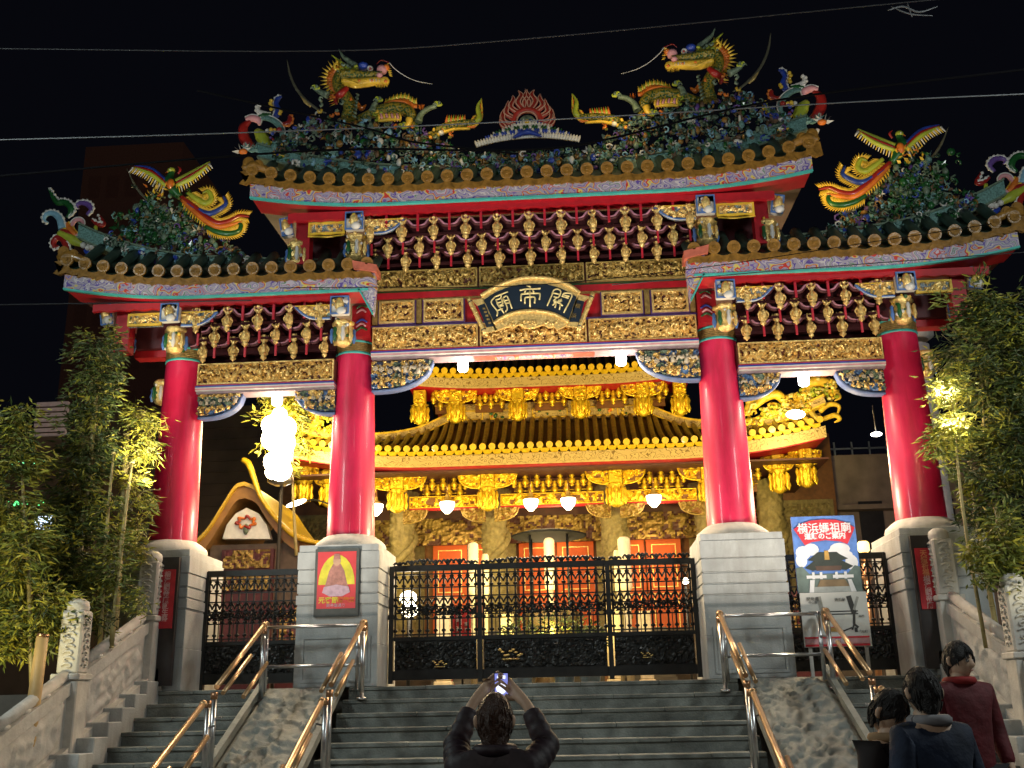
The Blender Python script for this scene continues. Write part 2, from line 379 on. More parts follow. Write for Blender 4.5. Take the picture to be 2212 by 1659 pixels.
# ================================================================== STAIRS
KS = .1536 / .33                       # slope of the flight
def zs(Y): return 1.84 - (13.2 - Y) * KS
STEP = mat('worn_green_grey_granite', (.185, .20, .185), .62, 0, .5, 3.5, .4, 50)
weather(STEP, (.09, .10, .09), (.8, 1, 1))
stair = thing('stone_staircase', 'wide dark grey stone steps climbing to the red temple gate', 'stairs', (0, 11.5, .15))
mb = MB()
for k in range(11):
    y = 13.2 - (10 - k) * .33; z = .15 + (k + 1) * .1536
    if k == 10: z = 1.84
    for xa, xb in ((-5.2, -3.452), (-2.38, 2.38), (3.452, 5.2)):
        ns = max(1, round((xb - xa) / .95)); off_ = .25 * (k % 2) if ns > 2 else 0; cuts = [xa] + [xa + (xb - xa) * (i_ + off_ * 1.6) / ns for i_ in range(1, ns)] + [xb]
        for ca, cb in zip(cuts[:-1], cuts[1:]):
            dz_ = ur(-.003, .003); dy_ = ur(-.005, .005); mb.bbox(ca + .002, cb - .002, y - .02 + dy_, y + .4 if k < 10 else 13.56, z - .05, z + dz_ - .003, .007, 0)
        mb.box(xa, xb, y, y + .38 if k < 10 else 13.56, .15 if k == 0 else z - .22, z - .051, 0)
mb.build('steps', STEP, stair)
for sg in (-1, 1):
    mb = MB(); xa, xb = 2.42, 3.42
    mb.add([(sg * xa, 9.6, .15), (sg * xb, 9.6, .15), (sg * xb, 13.18, 1.84), (sg * xa, 13.18, 1.84)], [(0, 1, 2, 3)], 0)
    # relief slab: swirling dragon and cloud carving, raised from the slope
    nx, ny = 34, 110; o = len(mb.v)
    for j in range(ny + 1):
        for i in range(nx + 1):
            X = xa + .04 + (xb - xa - .08) * i / nx; Y = 9.7 + 3.4 * j / ny
            e = min(1, min(i, nx - i, j, ny - j) / 3); h = hfun(X * .8, Y * .8, 7, 3 + sg) * e
            mb.v.append((sg * X, Y - .04 * h, zs(Y) + .030 + .055 * h))
    for j in range(ny):
        for i in range(nx):
            a = o + j * (nx + 1) + i; mb.f.append([a, a + 1, a + nx + 2, a + nx + 1]); mb.m.append(0); mb.s.append(True)
    for x in (xa - .02, xb - .02):
        mb.add([(sg * x, 9.6, .15), (sg * (x + .07), 9.6, .15), (sg * (x + .07), 13.2, 1.90), (sg * x, 13.2, 1.90), (sg * x, 9.6, .28), (sg * (x + .07), 9.6, .28), (sg * (x + .07), 13.2, 1.98), (sg * x, 13.2, 1.98)],
               [(4, 5, 6, 7), (0, 1, 5, 4), (0, 4, 7, 3), (1, 2, 6, 5), (3, 2, 6, 7)], 0)
    o_ = mb.build('relief_ramp', mat('carved_ramp_granite', (.20, .215, .20), .6, 0, .14, 8, .3, 30), stair)

# ================================================================== HAND RAILS
def handrail(x, sg, lab, second=True):
    t = thing('stair_handrail', lab, 'handrail', (x, 11, .9), 'double handrails beside the carved ramps')
    def pt(Y, off): return Vector((x, Y, zs(Y) + off))
    mt = MB(); mt.tube([pt(12.86, .90), pt(11.25, .90)], .03, 10, 0, sub=0)
    mt.ball(pt(12.86, .90), .045, 0); mt.tube([pt(12.86, .90), pt(13.0, .86), pt(13.02, .70), pt(12.86, .60)], .028, 8, 0)
    mt.build('upper_rail', PIPE, t)
    mt = MB(); mt.tube([pt(10.88, .90), pt(8.2, .90)], .03, 10, 0, sub=0); mt.ball(pt(10.88, .9), .042, 0); mt.build('upper_rail', PIPE, t)
    mt = MB(); xo = x - sg * .09
    mt.tube([Vector((xo, 12.1, zs(12.1) + .86)), Vector((xo, 11.2, zs(11.2) + .86))], .024, 8, 0, sub=0)
    mt.tube([Vector((xo, 12.75, zs(12.75) + .5)), Vector((xo, 11.9, zs(11.9) + .5))], .026, 8, 0, sub=0)
    mt.build('lower_rail', PIPE, t)
    mt = MB(); mt.tube([Vector((xo, 10.8, zs(10.8) + .62)), Vector((xo, 10.1, zs(10.1) + .6))], .028, 8, 0, sub=0)
    mt.tube([Vector((xo, 9.85, zs(9.85) + .82)), Vector((xo, 8.3, zs(8.3) + .8))], .024, 8, 0, sub=0); mt.build('lower_rail', PIPE, t)
    for Y in (12.86, 11.2, 11.02, 9.6):
        mt = MB(); zb = zs(Y) if Y > 9.9 else .15
        mt.cyl((x, Y, zb), (x, Y, zs(Y) + .84), .03, n=10, mi=0)
        mt.cyl((x, Y, zs(Y) + .80), (x, Y, zs(Y) + .87), .037, n=10, mi=1)
        mt.cyl((x, Y, zb), (x, Y, zb + .03), .06, n=12, mi=0)
        mt.beam((x, Y, zs(Y) + .6), (xo, Y, zs(Y) + .62), .02, .02)
        mt.build('post', [STEEL, BRONZE], t)
    return t
handrail(-3.38, -1, 'bronze and steel handrail on the far left of the left carved ramp')
handrail(-2.15, 1, 'bronze handrail between the left ramp and the centre steps, under the red poster')
handrail(2.18, -1, 'copper handrail between the centre steps and the right carved ramp')
handrail(3.44, 1, 'copper handrail right of the right ramp, in front of the map sign')
for sg, lab in ((-1, 'steel crossbar barrier across the top of the left ramp'), (1, 'steel crossbar barrier across the top of the right ramp')):
    t = thing('crossbar_barrier', lab, 'barrier', (sg * 2.8, 12.9, 1.84), 'barriers across the ramps')
    for z in (2.56, 2.09):
        m2 = MB(); m2.cyl((sg * 2.19, 12.9, z), (sg * 3.37, 12.9, z), .021, n=10); m2.build('crossbar', STEEL, t)
    for x in (2.22, 3.35):
        m2 = MB(); m2.cyl((sg * x, 12.9, 1.8), (sg * x, 12.9, 2.58), .024, n=10); m2.build('post', STEEL, t)

# ================================================================== BALUSTRADES
for sg, side in ((-1, 'left'), (1, 'right')):
    t = thing('stone_balustrade', 'pale carved stone balustrade sloping down the %s edge of the steps' % side, 'balustrade', (sg * 5, 12, 1), 'balustrades of the stairs')
    nodes = [(4.97, 13.15), (5.12, 11.55), (5.26, 9.95), (5.4, 8.4), (5.55, 6.9)]
    nodes = [(a * sg, b) for a, b in nodes]
    def zb(Y): return max(.15, zs(Y)) + .12
    for i, (x, Y) in enumerate(nodes):
        m2 = MB(); z0 = zb(Y) - .2; h = 1.58
        m2.bbox(x - .14, x + .14, Y - .14, Y + .14, z0, z0 + .95, .012)
        m2.bbox(x - .165, x + .165, Y - .165, Y + .165, z0 + .95, z0 + 1.02, .012)
        m2.bbox(x - .125, x + .125, Y - .125, Y + .125, z0 + 1.02, z0 + h + .12, .02); m2.lathe(x, Y, [(.12, z0 + h + .12), (.125, z0 + h + .16), (.11, z0 + h + .22), (.06, z0 + h + .255)], 20)
        for fx, fy in ((0, -1), (-sg, 0)):      # cloud scrolls cut on the two faces seen from the steps
            for k in range(9):
                cz = z0 + 1.10 + .066 * k; d = 1 if k % 2 else -1; c0 = Vector((x + fx * .125, Y + fy * .125, cz)); tx = Vector((abs(fy), abs(fx), 0))
                m2.tube([c0 + tx * (.07 * d * math.cos(u)) * (1 - u / 8) + Vector((0, 0, .036 * math.sin(u) * (1 - u / 8))) + Vector((fx, fy, 0)) * .008 for u in (0, 1.2, 2.4, 3.6, 4.8)], [.010, .016, .014, .006], 6, 0, sub=2)
        m2.build('post', STONEL, t)
    for (xa, ya), (xb, yb) in zip(nodes[:-1], nodes[1:]):
        m2 = MB(); a0, b0 = zb(ya), zb(yb)
        def q(f, z, o=0):    # point along the panel
            return Vector((xa + (xb - xa) * f + o, ya + (yb - ya) * f, a0 + (b0 - a0) * f + z))
        for z0_, z1_, w_ in ((-.25, .12, .13), (.12, .66, .05), (.66, .80, .09)):
            vs = [q(f, z, o) for f in (.08, .92) for z in (z0_, z1_) for o in (-w_, w_)]
            m2.add(vs, [(0, 1, 3, 2), (4, 6, 7, 5), (0, 4, 5, 1), (2, 3, 7, 6), (0, 2, 6, 4), (1, 5, 7, 3)])
        # relief on both faces
        for s2 in (-1, 1):
            o = len(m2.v); nx, nz = 44, 14
            for j in range(nz + 1):
                for i in range(nx + 1):
                    e = min(1, min(i, nx - i, j, nz - j) / 1.5); h = hfun(i * .03, j * .03 + ya, 5, sg * 2 + 7) * e
                    m2.v.append(tuple(q(.12 + .76 * i / nx, .16 + .46 * j / nz, s2 * (.052 + .045 * h))))
            for j in range(nz):
                for i in range(nx):
                    a = o + j * (nx + 1) + i; m2.f.append([a, a + 1, a + nx + 2, a + nx + 1][::s2]); m2.m.append(0); m2.s.append(True)
        m2.tube([q(.08, .86), q(.92, .86)], .065, 10, 0, sub=0)
        for f in (.3, .5, .7): m2.ball(q(f, .80), (.07, .1, .05), 0)
        m2.build('panel', STONEL, t)
    # stepped plinth under the balustrade
    m2 = MB()
    for k in range(12):
        y = 13.5 - k * .33; m2.bbox(sg * 4.78, sg * 5.42, y - .33, y + .02, 0, zs(y) + .13 if y > 9.9 else .3, .01)
    m2.build('plinth', STONE, t)

# ================================================================== THE GATE
gate = thing('temple_gate', 'tall ceremonial gate with red columns, gilded carvings and three tiled roofs', 'gate', (0, 14, 1.84))
COLX = [-5.07, -2.58, 2.58, 5.07]
for i, x in enumerate(COLX):
    outer = abs(x) > 4; zt = 6.42
    m2 = MB(); m2.lathe(x, 14, [(.325, 3.80), (.32, 4.2), (.30, 5.2), (.282, 6.0), (.272, zt)], 40); c = m2.build('column', RED, gate)
    m2 = MB(); m2.lathe(x, 14, [(.278, zt - .035), (.284, zt - .03), (.284, zt), (.278, zt + .002)], 40, 1)
    prof = [(.276, zt + .002)]
    for k in range(5): prof += [(.283, zt + .01 + .026 * k), (.283, zt + .026 + .026 * k), (.276, zt + .03 + .026 * k)]
    m2.lathe(x, 14, prof, 40, 0); m2.lathe(x, 14, [(.278, zt + .136), (.286, zt + .14), (.286, zt + .165), (.27, zt + .17)], 40, 1)
    m2.build('capital_band', [GOLDD, TEAL], c)
    m2 = MB(); sx = (x + (.0 if outer else 0))
    for z0, z1, ins in ((1.84, 2.36, 0), (2.36, 2.84, .004), (2.84, 2.86, .010), (2.86, 2.98, -.006), (2.98, 3.0, .016), (3.0, 3.12, .002), (3.12, 3.14, .016), (3.14, 3.30, .004), (3.30, 3.31, .010), (3.312, 3.53, -.004), (3.53, 3.62, .012)):
        m2.bbox(sx - .53 + ins, sx + .53 - ins, 13.3 + ins, 14.62 - ins, z0, z1, .006)
    if not outer:
        m2.box(x - .40, x + .40, 13.292, 13.31, 1.95, 2.42); frame(m2, x - .44, x + .44, 1.9, 2.46, 13.286, 13.32, .03)
    p = m2.build('pedestal', STONE, gate)
    m2 = MB(); m2.lathe(x, 14, [(.47, 3.618), (.485, 3.66), (.47, 3.71), (.40, 3.77), (.355, 3.80), (.33, 3.815)], 40); m2.build('base_drum', STONEL, p)

def rise(x, half, start, amt): a = abs(x); return amt * max(0, (a - start) / (half - start)) ** 2 if a > start else 0
# ---- roofs
def tiles(mb, xs, zf, Y, ridgeY, ridgedz, m0, m1, r=.088, flip=1):
    """eave tile ends, drip tiles between them and the tile rows running up"""
    for i, x in enumerate(xs):
        z = zf(x); mb.cyl((x, Y - .015, z), (x, Y + .03, z + .008), r, r, 20, m0); mb.cyl((x, Y - .022, z), (x, Y - .014, z), r * .72, r * .74, 16, m0)
        mb.cyl((x, Y - .03, z), (x, Y - .02, z), r * .25, r * .3, 10, m0)
        mb.tube([(x, Y + .03, z), (x, Y + .45, z + ridgedz * .25), (x, ridgeY, z + ridgedz)], r * .9, 8, m1, sub=3)
        b = [(-.10, -.195), (-.085, -.215), (-.05, -.20), (0, -.185), (.05, -.20), (.085, -.215), (.10, -.195), (.06, -.14), (.035, -.07), (-.035, -.07), (-.06, -.14)]
        k = r / .088
        mb.prism([(x + a * k, z + c * k) for a, c in b], Y + .0, Y + .02, m0)
        if i < len(xs) - 1:
            x2 = xs[i + 1]; zz = (z + zf(x2)) / 2; w = (x2 - x) / 2; xm = (x + x2) / 2
            top = [(xm + w * t, zz - .055 * k - .055 * k * (1 - t * t)) for t in (-1, -.66, -.33, 0, .33, .66, 1)]
            bot = [(xm + w * t, zz - .125 * k - .075 * k * (1 - t * t)) for t in (1, .66, .33, 0, -.33, -.66, -1)]
            mb.prism(top + bot, Y + .008, Y + .03, m0)
            n = len(top); vs = [(a, Y + .02, c) for a, c in top] + [(a, ridgeY, c + ridgedz) for a, c in top]
            mb.add(vs, [(k2, k2 + 1, n + k2 + 1, n + k2) for k2 in range(n - 1)], m1, True)
def strip(mb, x0, x1, fz0, fz1, y0, y1, mi=0, n=28):
    """a board following the curve of an eave"""
    for i in range(n):
        a = x0 + (x1 - x0) * i / n; b = x0 + (x1 - x0) * (i + 1) / n
        vs = [(a, y0, fz0(a)), (b, y0, fz0(b)), (b, y0, fz1(b)), (a, y0, fz1(a)), (a, y1, fz0(a)), (b, y1, fz0(b)), (b, y1, fz1(b)), (a, y1, fz1(a))]
        mb.add(vs, [(0, 1, 2, 3), (4, 7, 6, 5), (0, 4, 5, 1), (3, 2, 6, 7)], mi)
        if i == 0: mb.add(vs, [(0, 3, 7, 4)], mi)
        if i == n - 1: mb.add(vs, [(1, 5, 6, 2)], mi)
def roof(x0, x1, zt, rf, nt, ends):
    """x0..x1 fascia, zt height of the teal line, rf rise function"""
    rt = bpy.data.objects.new('roof', None)
    m2 = MB(); z1 = lambda x: zt + .225 + rf(x)
    pad = .06; xs = [x0 + .02 + (x1 - x0 - .04) * i / (nt - 1) for i in range(nt)]
    tiles(m2, xs, lambda x: zt + .385 + rf(x) * 1.25, 12.93, 13.9, .62, 0, 1)
    strip(m2, x0 - .02, x1 + .02, lambda x: z1(x) + .002, lambda x: zt + .27 + rf(x) * 1.1, 12.98, 13.3, 0)
    # back slope
    strip(m2, x0, x1, lambda x: zt + .80 + rf(x), lambda x: zt + .86 + rf(x), 13.9, 14.2, 1)
    m2.add([(x0, 14.2, zt + .9 + rf(x0)), (x1, 14.2, zt + .9 + rf(x1)), (x1, 15.1, zt + .3 + rf(x1)), (x0, 15.1, zt + .3 + rf(x0))], [(0, 1, 2, 3)], 1)
    r = m2.build('roof', [OCHRE, DTILE], gate)
    m2 = MB(); strip(m2, x0, x1, lambda x: zt + .03 + rf(x), z1, 12.955, 13.0); m2.build('painted_fascia', FASC, r)
    m2 = MB(); strip(m2, x0, x1, lambda x: zt + rf(x), lambda x: zt + .028 + rf(x), 12.945, 13.0); m2.build('teal_edge', TEAL, r)
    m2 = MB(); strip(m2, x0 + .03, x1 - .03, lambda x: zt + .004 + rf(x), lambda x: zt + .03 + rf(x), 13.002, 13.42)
    m2.add([(x0 + .05, 13.42, zt + .02 + rf(x0)), (x1 - .05, 13.42, zt + .02 + rf(x1)), (x1 - .05, 15.05, zt + .1 + rf(x1)), (x0 + .05, 15.05, zt + .1 + rf(x0))], [(0, 1, 2, 3)], 1)  # back part coloured maroon to stand in for shade under the roof
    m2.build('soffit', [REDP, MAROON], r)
    return r
UPR = lambda x: rise(x, 3.92, 1.9, .20)
SDR = lambda x: rise(x, 6.45, 4.5, .20)
roofU = roof(-3.92, 3.92, 8.285, UPR, 29, 0)
roofL = roof(-6.48, -2.2, 7.01, SDR, 17, 0)
roofR = roof(2.2, 6.48, 7.01, SDR, 17, 0)
for r_, x0, x1, zt, rf in ((roofU, -3.98, 3.98, 8.285, UPR), (roofL, -6.55, -6.55, 7.01, SDR), (roofR, 6.55, 6.55, 7.01, SDR)):
    # corner hip ends in ochre tile
    for x in {x0, x1}:
        sg = -1 if x < 0 else 1; z = zt + .39 + rf(x) * 1.3
        m2 = MB(); m2.tube([(x - sg * .32, 13.0, z - .03), (x - sg * .1, 12.97, z + .05), (x + sg * .06, 13.0, z + .03)], [.05, .075, .06], 10, 0)
        for dx_, dz_, r_2 in ((-.16, .05, .075), (-.02, .10, .08)): m2.cyl((x + sg * dx_, 12.93, z + dz_), (x + sg * dx_, 13.0, z + dz_), r_2, r_2, 18, 0); m2.cyl((x + sg * dx_, 12.918, z + dz_), (x + sg * dx_, 12.93, z + dz_), r_2 * .7, r_2 * .7, 14, 0)
        m2.tube([(x, 12.98, z + .04), (x + sg * .05, 13.5, z + .12), (x - sg * .02, 14.0, z + .35)], [.09, .08, .07], 8, 0)
        m2.prism([(x - .10, z - .04), (x + .08, z - .02), (x + sg * .1, z - .22), (x, z - .26), (x - sg * .1, z - .2)], 12.95, 12.98, 0)
        m2.build('hip_end_tile', OCHRE, r_)
# inner gable end boards of the side roofs, dropping to a point on the inner columns
for sg, r_ in ((-1, roofL), (1, roofR)):
    m2 = MB(); pr = [(2.36, 7.31), (2.12, 7.30), (2.10, 7.1), (2.13, 6.66), (2.34, 7.05)]
    m2.prism([(sg * a, b) for a, b in pr][::sg], 12.96, 13.10, 0)
    m2.beam((sg * 2.34, 12.955, 7.05), (sg * 2.13, 12.955, 6.66), .02, .02, 1)
    m2.prism([(sg * a, b) for a, b in ((2.42, 7.44), (2.08, 7.36), (2.08, 7.25), (2.40, 7.32))][::sg], 12.90, 13.2, 2)
    m2.build('gable_board', [FASC, TEAL, mat('salmon_paint', (.50, .13, .08), .5)], r_)

# ---- beams and carved boards
def carved(name, x0, x1, z0, z1, Y, seed, n=3, f=13, gold=GOLD, fr=.02, amp=.07, res=.014):
    m2 = MB(); m2.box(x0, x1, Y + .003, Y + .42, z0, z1, 1)
    w = (x1 - x0) / n
    for k in range(n):
        a, b = x0 + k * w + .015, x0 + (k + 1) * w - .015
        frame(m2, a, b, z0 + .005, z1 - .005, Y - .045, Y + .01, fr, 0)
        relief(m2, a + fr, b - fr, z0 + fr + .005, z1 - fr - .005, Y, amp, res, 0, 1, f, seed + k, thr=.17); figures(m2, a + fr, b - fr, z0 + fr, z1 - fr, Y, seed * 7 + k)
    return m2.build(name, [gold, mat('oxblood_ground', (.10, .025, .015), .6)], gate)
carved('carved_beam', -2.29, 2.29, 6.39, 6.74, 13.72, 11)
carved('carved_beam', -2.29, 2.29, 7.30, 7.60, 13.72, 31, gold=mat('dim_gilding', (.50, .36, .11), .4, .5, .3, 25, .5, 60))
for sg in (-1, 1): carved('carved_beam', *sorted((sg * 2.80, sg * 4.78)), 5.98, 6.30, 13.72, 51 + sg, 1)
m2 = MB(); m2.box(-2.3, 2.3, 13.76, 14.14, 6.74, 7.30, 0); m2.box(-2.3, 2.3, 13.725, 13.76, 7.265, 7.298, 1); m2.box(-2.3, 2.3, 13.70, 13.76, 7.17, 7.262, 0)
m2.box(-2.3, 2.3, 13.715, 13.76, 7.145, 7.168, 2); m2.box(-2.3, 2.3, 13.71, 13.76, 6.742, 6.775, 3)
m2.build('beam', [REDP, GREEN, GOLDD, PURP], gate)
for sg in (-1, 1):
    for a, b in ((1.68, 2.19), (.98, 1.55)):
        m2 = MB(); x0, x1 = sorted((sg * a, sg * b)); frame(m2, x0, x1, 6.80, 7.135, 13.69, 13.755, .028, 0)
        frame(m2, x0 - .018, x1 + .018, 6.785, 7.15, 13.72, 13.758, .018, 2)
        relief(m2, x0 + .028, x1 - .028, 6.828, 7.107, 13.745, .06, .013, 0, 1, 12, 70 + a + sg, thr=.17); figures(m2, x0 + .03, x1 - .03, 6.90, 7.10, 13.735, int(a * 100) + sg, step=.10); figures(m2, x0 + .03, x1 - .03, 6.83, 6.95, 13.735, int(a * 130) + sg, step=.09)
        m2.build('carved_panel', [GOLD, MAROON, PURP], gate)
    m2 = MB(); x0, x1 = sorted((sg * 1.58, sg * 1.65)); m2.box(x0, x1, 13.69, 13.75, 6.79, 7.14); m2.build('pilaster', GOLDD, gate); m2 = MB(); x0, x1 = sorted((sg * 2.21, sg * 2.285)); m2.box(x0, x1, 13.69, 13.75, 6.79, 7.14)
    m2.build('pilaster', GOLDD, gate)
def stripes(x0, x1, z):
    m2 = MB()
    for k, (mi, h) in enumerate(((2, .014), (0, .022), (3, .014), (1, .022), (3, .012))):
        m2.box(x0, x1, 13.66 + .004 * k, 13.98, z - h, z - .0008, mi); z -= h
    m2.build('striped_edge', [BLUE, PINK, REDP, WHITE], gate)
    return z
zc = stripes(-2.29, 2.29, 6.388)
m2 = MB(); m2.box(-2.29, 2.29, 13.72, 13.99, zc - .03, zc - .001, 0)
m2.box(-.85, .85, 13.76, 13.95, zc - .036, zc - .0305, 1); m2.box(-.55, .55, 13.79, 13.92, zc - .040, zc - .0365, 2)
m2.build('painted_underside', [mat('dusty_pink_paint', (.24, .17, .19), .6), mat('vermilion_paint', (.6, .06, .04), .5), FASC], gate)
for sg in (-1, 1):
    z_ = stripes(*sorted((sg * 2.8, sg * 4.78)), 5.978)
    m2 = MB(); x0, x1 = sorted((sg * 2.8, sg * 4.78)); m2.box(x0, x1, 13.72, 13.99, z_ - .03, z_ - .001); m2.build('painted_underside', mat('dusty_pink_paint', (.24, .17, .19), .6), gate)
# spandrel brackets below the beams
def spandrel(x0, x1, zt, h, seed):
    s = 1 if x1 > x0 else -1; L = abs(x1 - x0); m2 = MB()
    def lo(t): return zt - h * (1 - max(0, t) ** 2.6) ** .55 if t < 1 else zt
    N = 18; pts = [(x0 + s * L * k / N, lo(k / N)) for k in range(N + 1)]
    poly = [(x0, zt)] + pts; m2.prism(poly[::-s] if s > 0 else poly, 13.80, 13.98, 1, edge=2)
    m2.tube([(a, 13.80, b) for a, b in pts], .022, 8, 2, sub=0)
    msk = lambda x, z: z > lo(min(1, abs(x - x0) / L)) + .02
    relief(m2, *sorted((x0, x1)), zt - h, zt, 13.78, .06, .013, 0, 1, 14, seed, msk, .2, alt=(3, 4)); figures(m2, *sorted((x0, x1)), zt - h * .62, zt - .02, 13.77, seed * 3, 5, .10, msk); figures(m2, *sorted((x0, x1)), zt - h * .95, zt - h * .45, 13.77, seed * 5, 0, .10, msk)
    m2.build('spandrel', [GOLD, mat('deep_blue_ground', (.03, .05, .12), .6), mat('rim_blue_paint', (.10, .15, .30), .5), GGREY, mat('muted_blue_glaze', (.08, .16, .32), .4), mat('ivory_glaze', (.5, .42, .30), .45)], gate)
for sg in (-1, 1):
    spandrel(sg * 2.29, sg * 1.43, 6.25, .42, 81)
    spandrel(sg * 2.80, sg * 3.37, 5.86, .33, 83); spandrel(sg * 4.76, sg * 4.14, 5.86, .33, 85)
    # painted inner posts above the inner columns
    m2 = MB(); m2.box(*sorted((sg * 2.30, sg * 2.56)), 13.62, 14.2, 6.59, 7.9, 0)
    for k, (z, mi) in enumerate(((6.68, 1), (6.74, 2), (6.80, 3), (6.95, 2), (7.02, 1), (7.07, 4))):
        m2.tube([(sg * (2.34 + .02 * (k % 2)), 13.615, z), (sg * 2.42, 13.61, z + .04), (sg * 2.50, 13.615, z - .01)], [.012, .02, .01], 6, mi)
    m2.build('painted_post', [REDP, GREEN, PINK, BLUE, WHITE], gate)

# ---- bracket fields with hanging gilded pendants
PENDS = []
for v_ in range(4):
    pm = MB(); e_ = lambda: ur(.9, 1.1)
    pm.lathe(0, 0, [(.010, .17), (.034 * e_(), .165), (.038, .15), (.016, .14), (.022, .12), (.040 * e_(), .105), (.042, .09), (.024, .075), (.028, .05), (.048 * e_(), .03), (.054 * e_(), .0), (.056, -.06), (.050, -.085), (.028, -.10), (.040 * e_(), -.115), (.036, -.135), (.014, -.15), (.003, -.165)], 12,
         fn=lambda a, z: 1 + .12 * math.cos(4 * a) + .08 * noise.noise(Vector((a * 2, z * 40, v_ * 3))))
    for s in (-1, 1):
        pm.tube([(s * .022, -.01, .10), (s * .055, -.02, .125), (s * (.045 + .01 * v_ / 3), -.02, .165)], [.014, .012, .004], 6)
        pm.tube([(s * .04, -.03, .02), (s * .068, -.03, -.02), (s * .056, -.02, -.06)], [.012, .011, .004], 6)
    pm.box(-.022, .022, -.066, -.045, -.055, -.01); pm.ball((0, -.045, .025), .018, 0, 7, 5); pm.ball((ur(-.01, .01), -.05, -.03), .016, 0, 6, 4); pm.tube([(-.03, -.04, -.075), (0, -.06, -.085), (.03, -.04, -.075)], [.006, .012, .006], 5)
    PENDS.append(pm.mesh('pendant', GOLD))
pm = MB(); pm.box(-.018, .018, -.018, .018, 0, 1); PSTRUT = pm.mesh('strut', mat('strut_red', (.42, .012, .03), .45))
def arms(mb, x, y, z, w, mi=0, hi=1):
    for s in (-1, 1):
        p = [(x, y, z + .05), (x + s * w * .35, y + .03, z + .045), (x + s * w * .62, y + .05, z - .01), (x + s * w * .98, y + .05, z - .03)]
        mb.tube(p, [.03, .034, .03, .02], 6, mi); mb.tube([(a, b - .03, c + .012) for a, b, c in p], [.010, .016, .014, .008], 5, hi)
def field(xs, ztop, zrow, ys, zlow, ytop, yback, pxs=1):
    m2 = MB(); g = 0
    xa, xb = min(xs) - .12, max(xs) + .12
    # sloping board behind, stepped beams
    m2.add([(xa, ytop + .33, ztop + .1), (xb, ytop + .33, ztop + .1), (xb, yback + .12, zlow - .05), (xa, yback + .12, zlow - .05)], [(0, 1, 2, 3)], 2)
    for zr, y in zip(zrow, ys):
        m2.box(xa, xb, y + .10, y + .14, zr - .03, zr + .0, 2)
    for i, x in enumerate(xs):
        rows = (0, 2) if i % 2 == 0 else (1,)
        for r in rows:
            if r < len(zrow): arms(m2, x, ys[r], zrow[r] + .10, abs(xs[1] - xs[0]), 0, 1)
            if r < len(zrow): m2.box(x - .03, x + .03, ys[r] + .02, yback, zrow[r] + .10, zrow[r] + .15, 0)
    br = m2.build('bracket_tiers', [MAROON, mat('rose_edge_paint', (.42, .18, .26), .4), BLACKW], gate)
    for i, x in enumerate(xs):
        rows = (0, 2) if i % 2 == 0 else (1,)
        for r in rows:
            if r < len(zrow): k_ = ur(.94, 1.06); inst('pendant', random.choice(PENDS), br, (x + ur(-.006, .006), ys[r] - .02, zrow[r]), (1.0 * k_, 1.05, 1.10 * k_), ur(-.5, .5))
        inst('strut', PSTRUT, br, (x, ys[0] - .02 if i % 2 else ys[0] + .03, zrow[1] + .15 if i % 2 else zrow[0] + .15), (.9, .9, ztop - (zrow[1] if i % 2 else zrow[0]) - .13))
        lo = zrow[1] if i % 2 else zrow[0]
        inst('strut', PSTRUT, br, (x, ys[1] if i % 2 else ys[0] + .08, lo - .32), (.75, .75, .17))
    return br
n = 21; field([(i - 10) * .2235 for i in range(n)], 8.28, (8.00, 7.83, 7.70), (13.22, 13.40, 13.57), 7.60, 13.33, 13.80)
for sg in (-1, 1):
    field([sg * (2.92 + .217 * i) for i in range(9)], 7.02, (6.77, 6.60, 6.45), (13.24, 13.40, 13.57), 6.31, 13.33, 13.80)
# red eave beams behind the fascias
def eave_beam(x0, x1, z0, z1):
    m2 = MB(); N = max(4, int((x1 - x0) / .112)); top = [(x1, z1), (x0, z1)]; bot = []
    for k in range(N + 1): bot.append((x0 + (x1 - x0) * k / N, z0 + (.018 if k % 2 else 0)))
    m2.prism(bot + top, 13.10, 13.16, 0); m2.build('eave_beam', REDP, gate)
eave_beam(-2.35, 2.35, 8.215, 8.29); eave_beam(-3.4, -2.36, 8.16, 8.29); eave_beam(2.36, 3.4, 8.16, 8.29)
for sg in (-1, 1):
    eave_beam(*sorted((sg * 2.56, sg * 4.9)), 6.95, 7.03); eave_beam(*sorted((sg * 4.905, sg * 6.1)), 6.92, 7.03)
for sg in (-1, 1):
    m2 = MB(); m2.box(*sorted((sg * 2.5, sg * 3.3)), 13.86, 13.98, 7.55, 8.285); m2.build('backing_board', MAROON, gate)  # added dark board, keeps the lamplit soffit behind from showing
    m2 = MB(); m2.box(*sorted((sg * 4.8, sg * 5.75)), 13.80, 13.89, 6.6, 7.01); m2.build('backing_board', MAROON, gate)
# ---- bracket clusters: plaque with figure, hanging lantern capital, flanking boards
def plaque(m2, x, z0, z1, y, w=.13, tilt=0):
    o = len(m2.v)
    m2.bbox(x - w, x + w, y, y + .10, z0, z1, .015, 0); frame(m2, x - w, x + w, z0, z1, y - .02, y + .01, .018, 1)
    zm = z0 + (z1 - z0) * .5; 
    m2.ball((x, y - .03, z1 - .075), (.035, .04, .045), 3); m2.ball((x, y - .03, zm), (.065, .05, .10), 2); m2.ball((x + .03, y - .03, zm - .09), (.07, .05, .06), 4)
    for k in range(14): m2.ball((x + ur(-.8, .8) * w, y - .015, ur(z0 + .03, z1 - .05)), ur(.018, .034), random.choice((0, 2, 2, 1, 4, 5)), 6, 4)
    if tilt:
        c = Vector((x, y, (z0 + z1) / 2)); R = Matrix.Rotation(tilt, 3, 'Y')
        for i in range(o, len(m2.v)): m2.v[i] = tuple(c + R @ (Vector(m2.v[i]) - c))
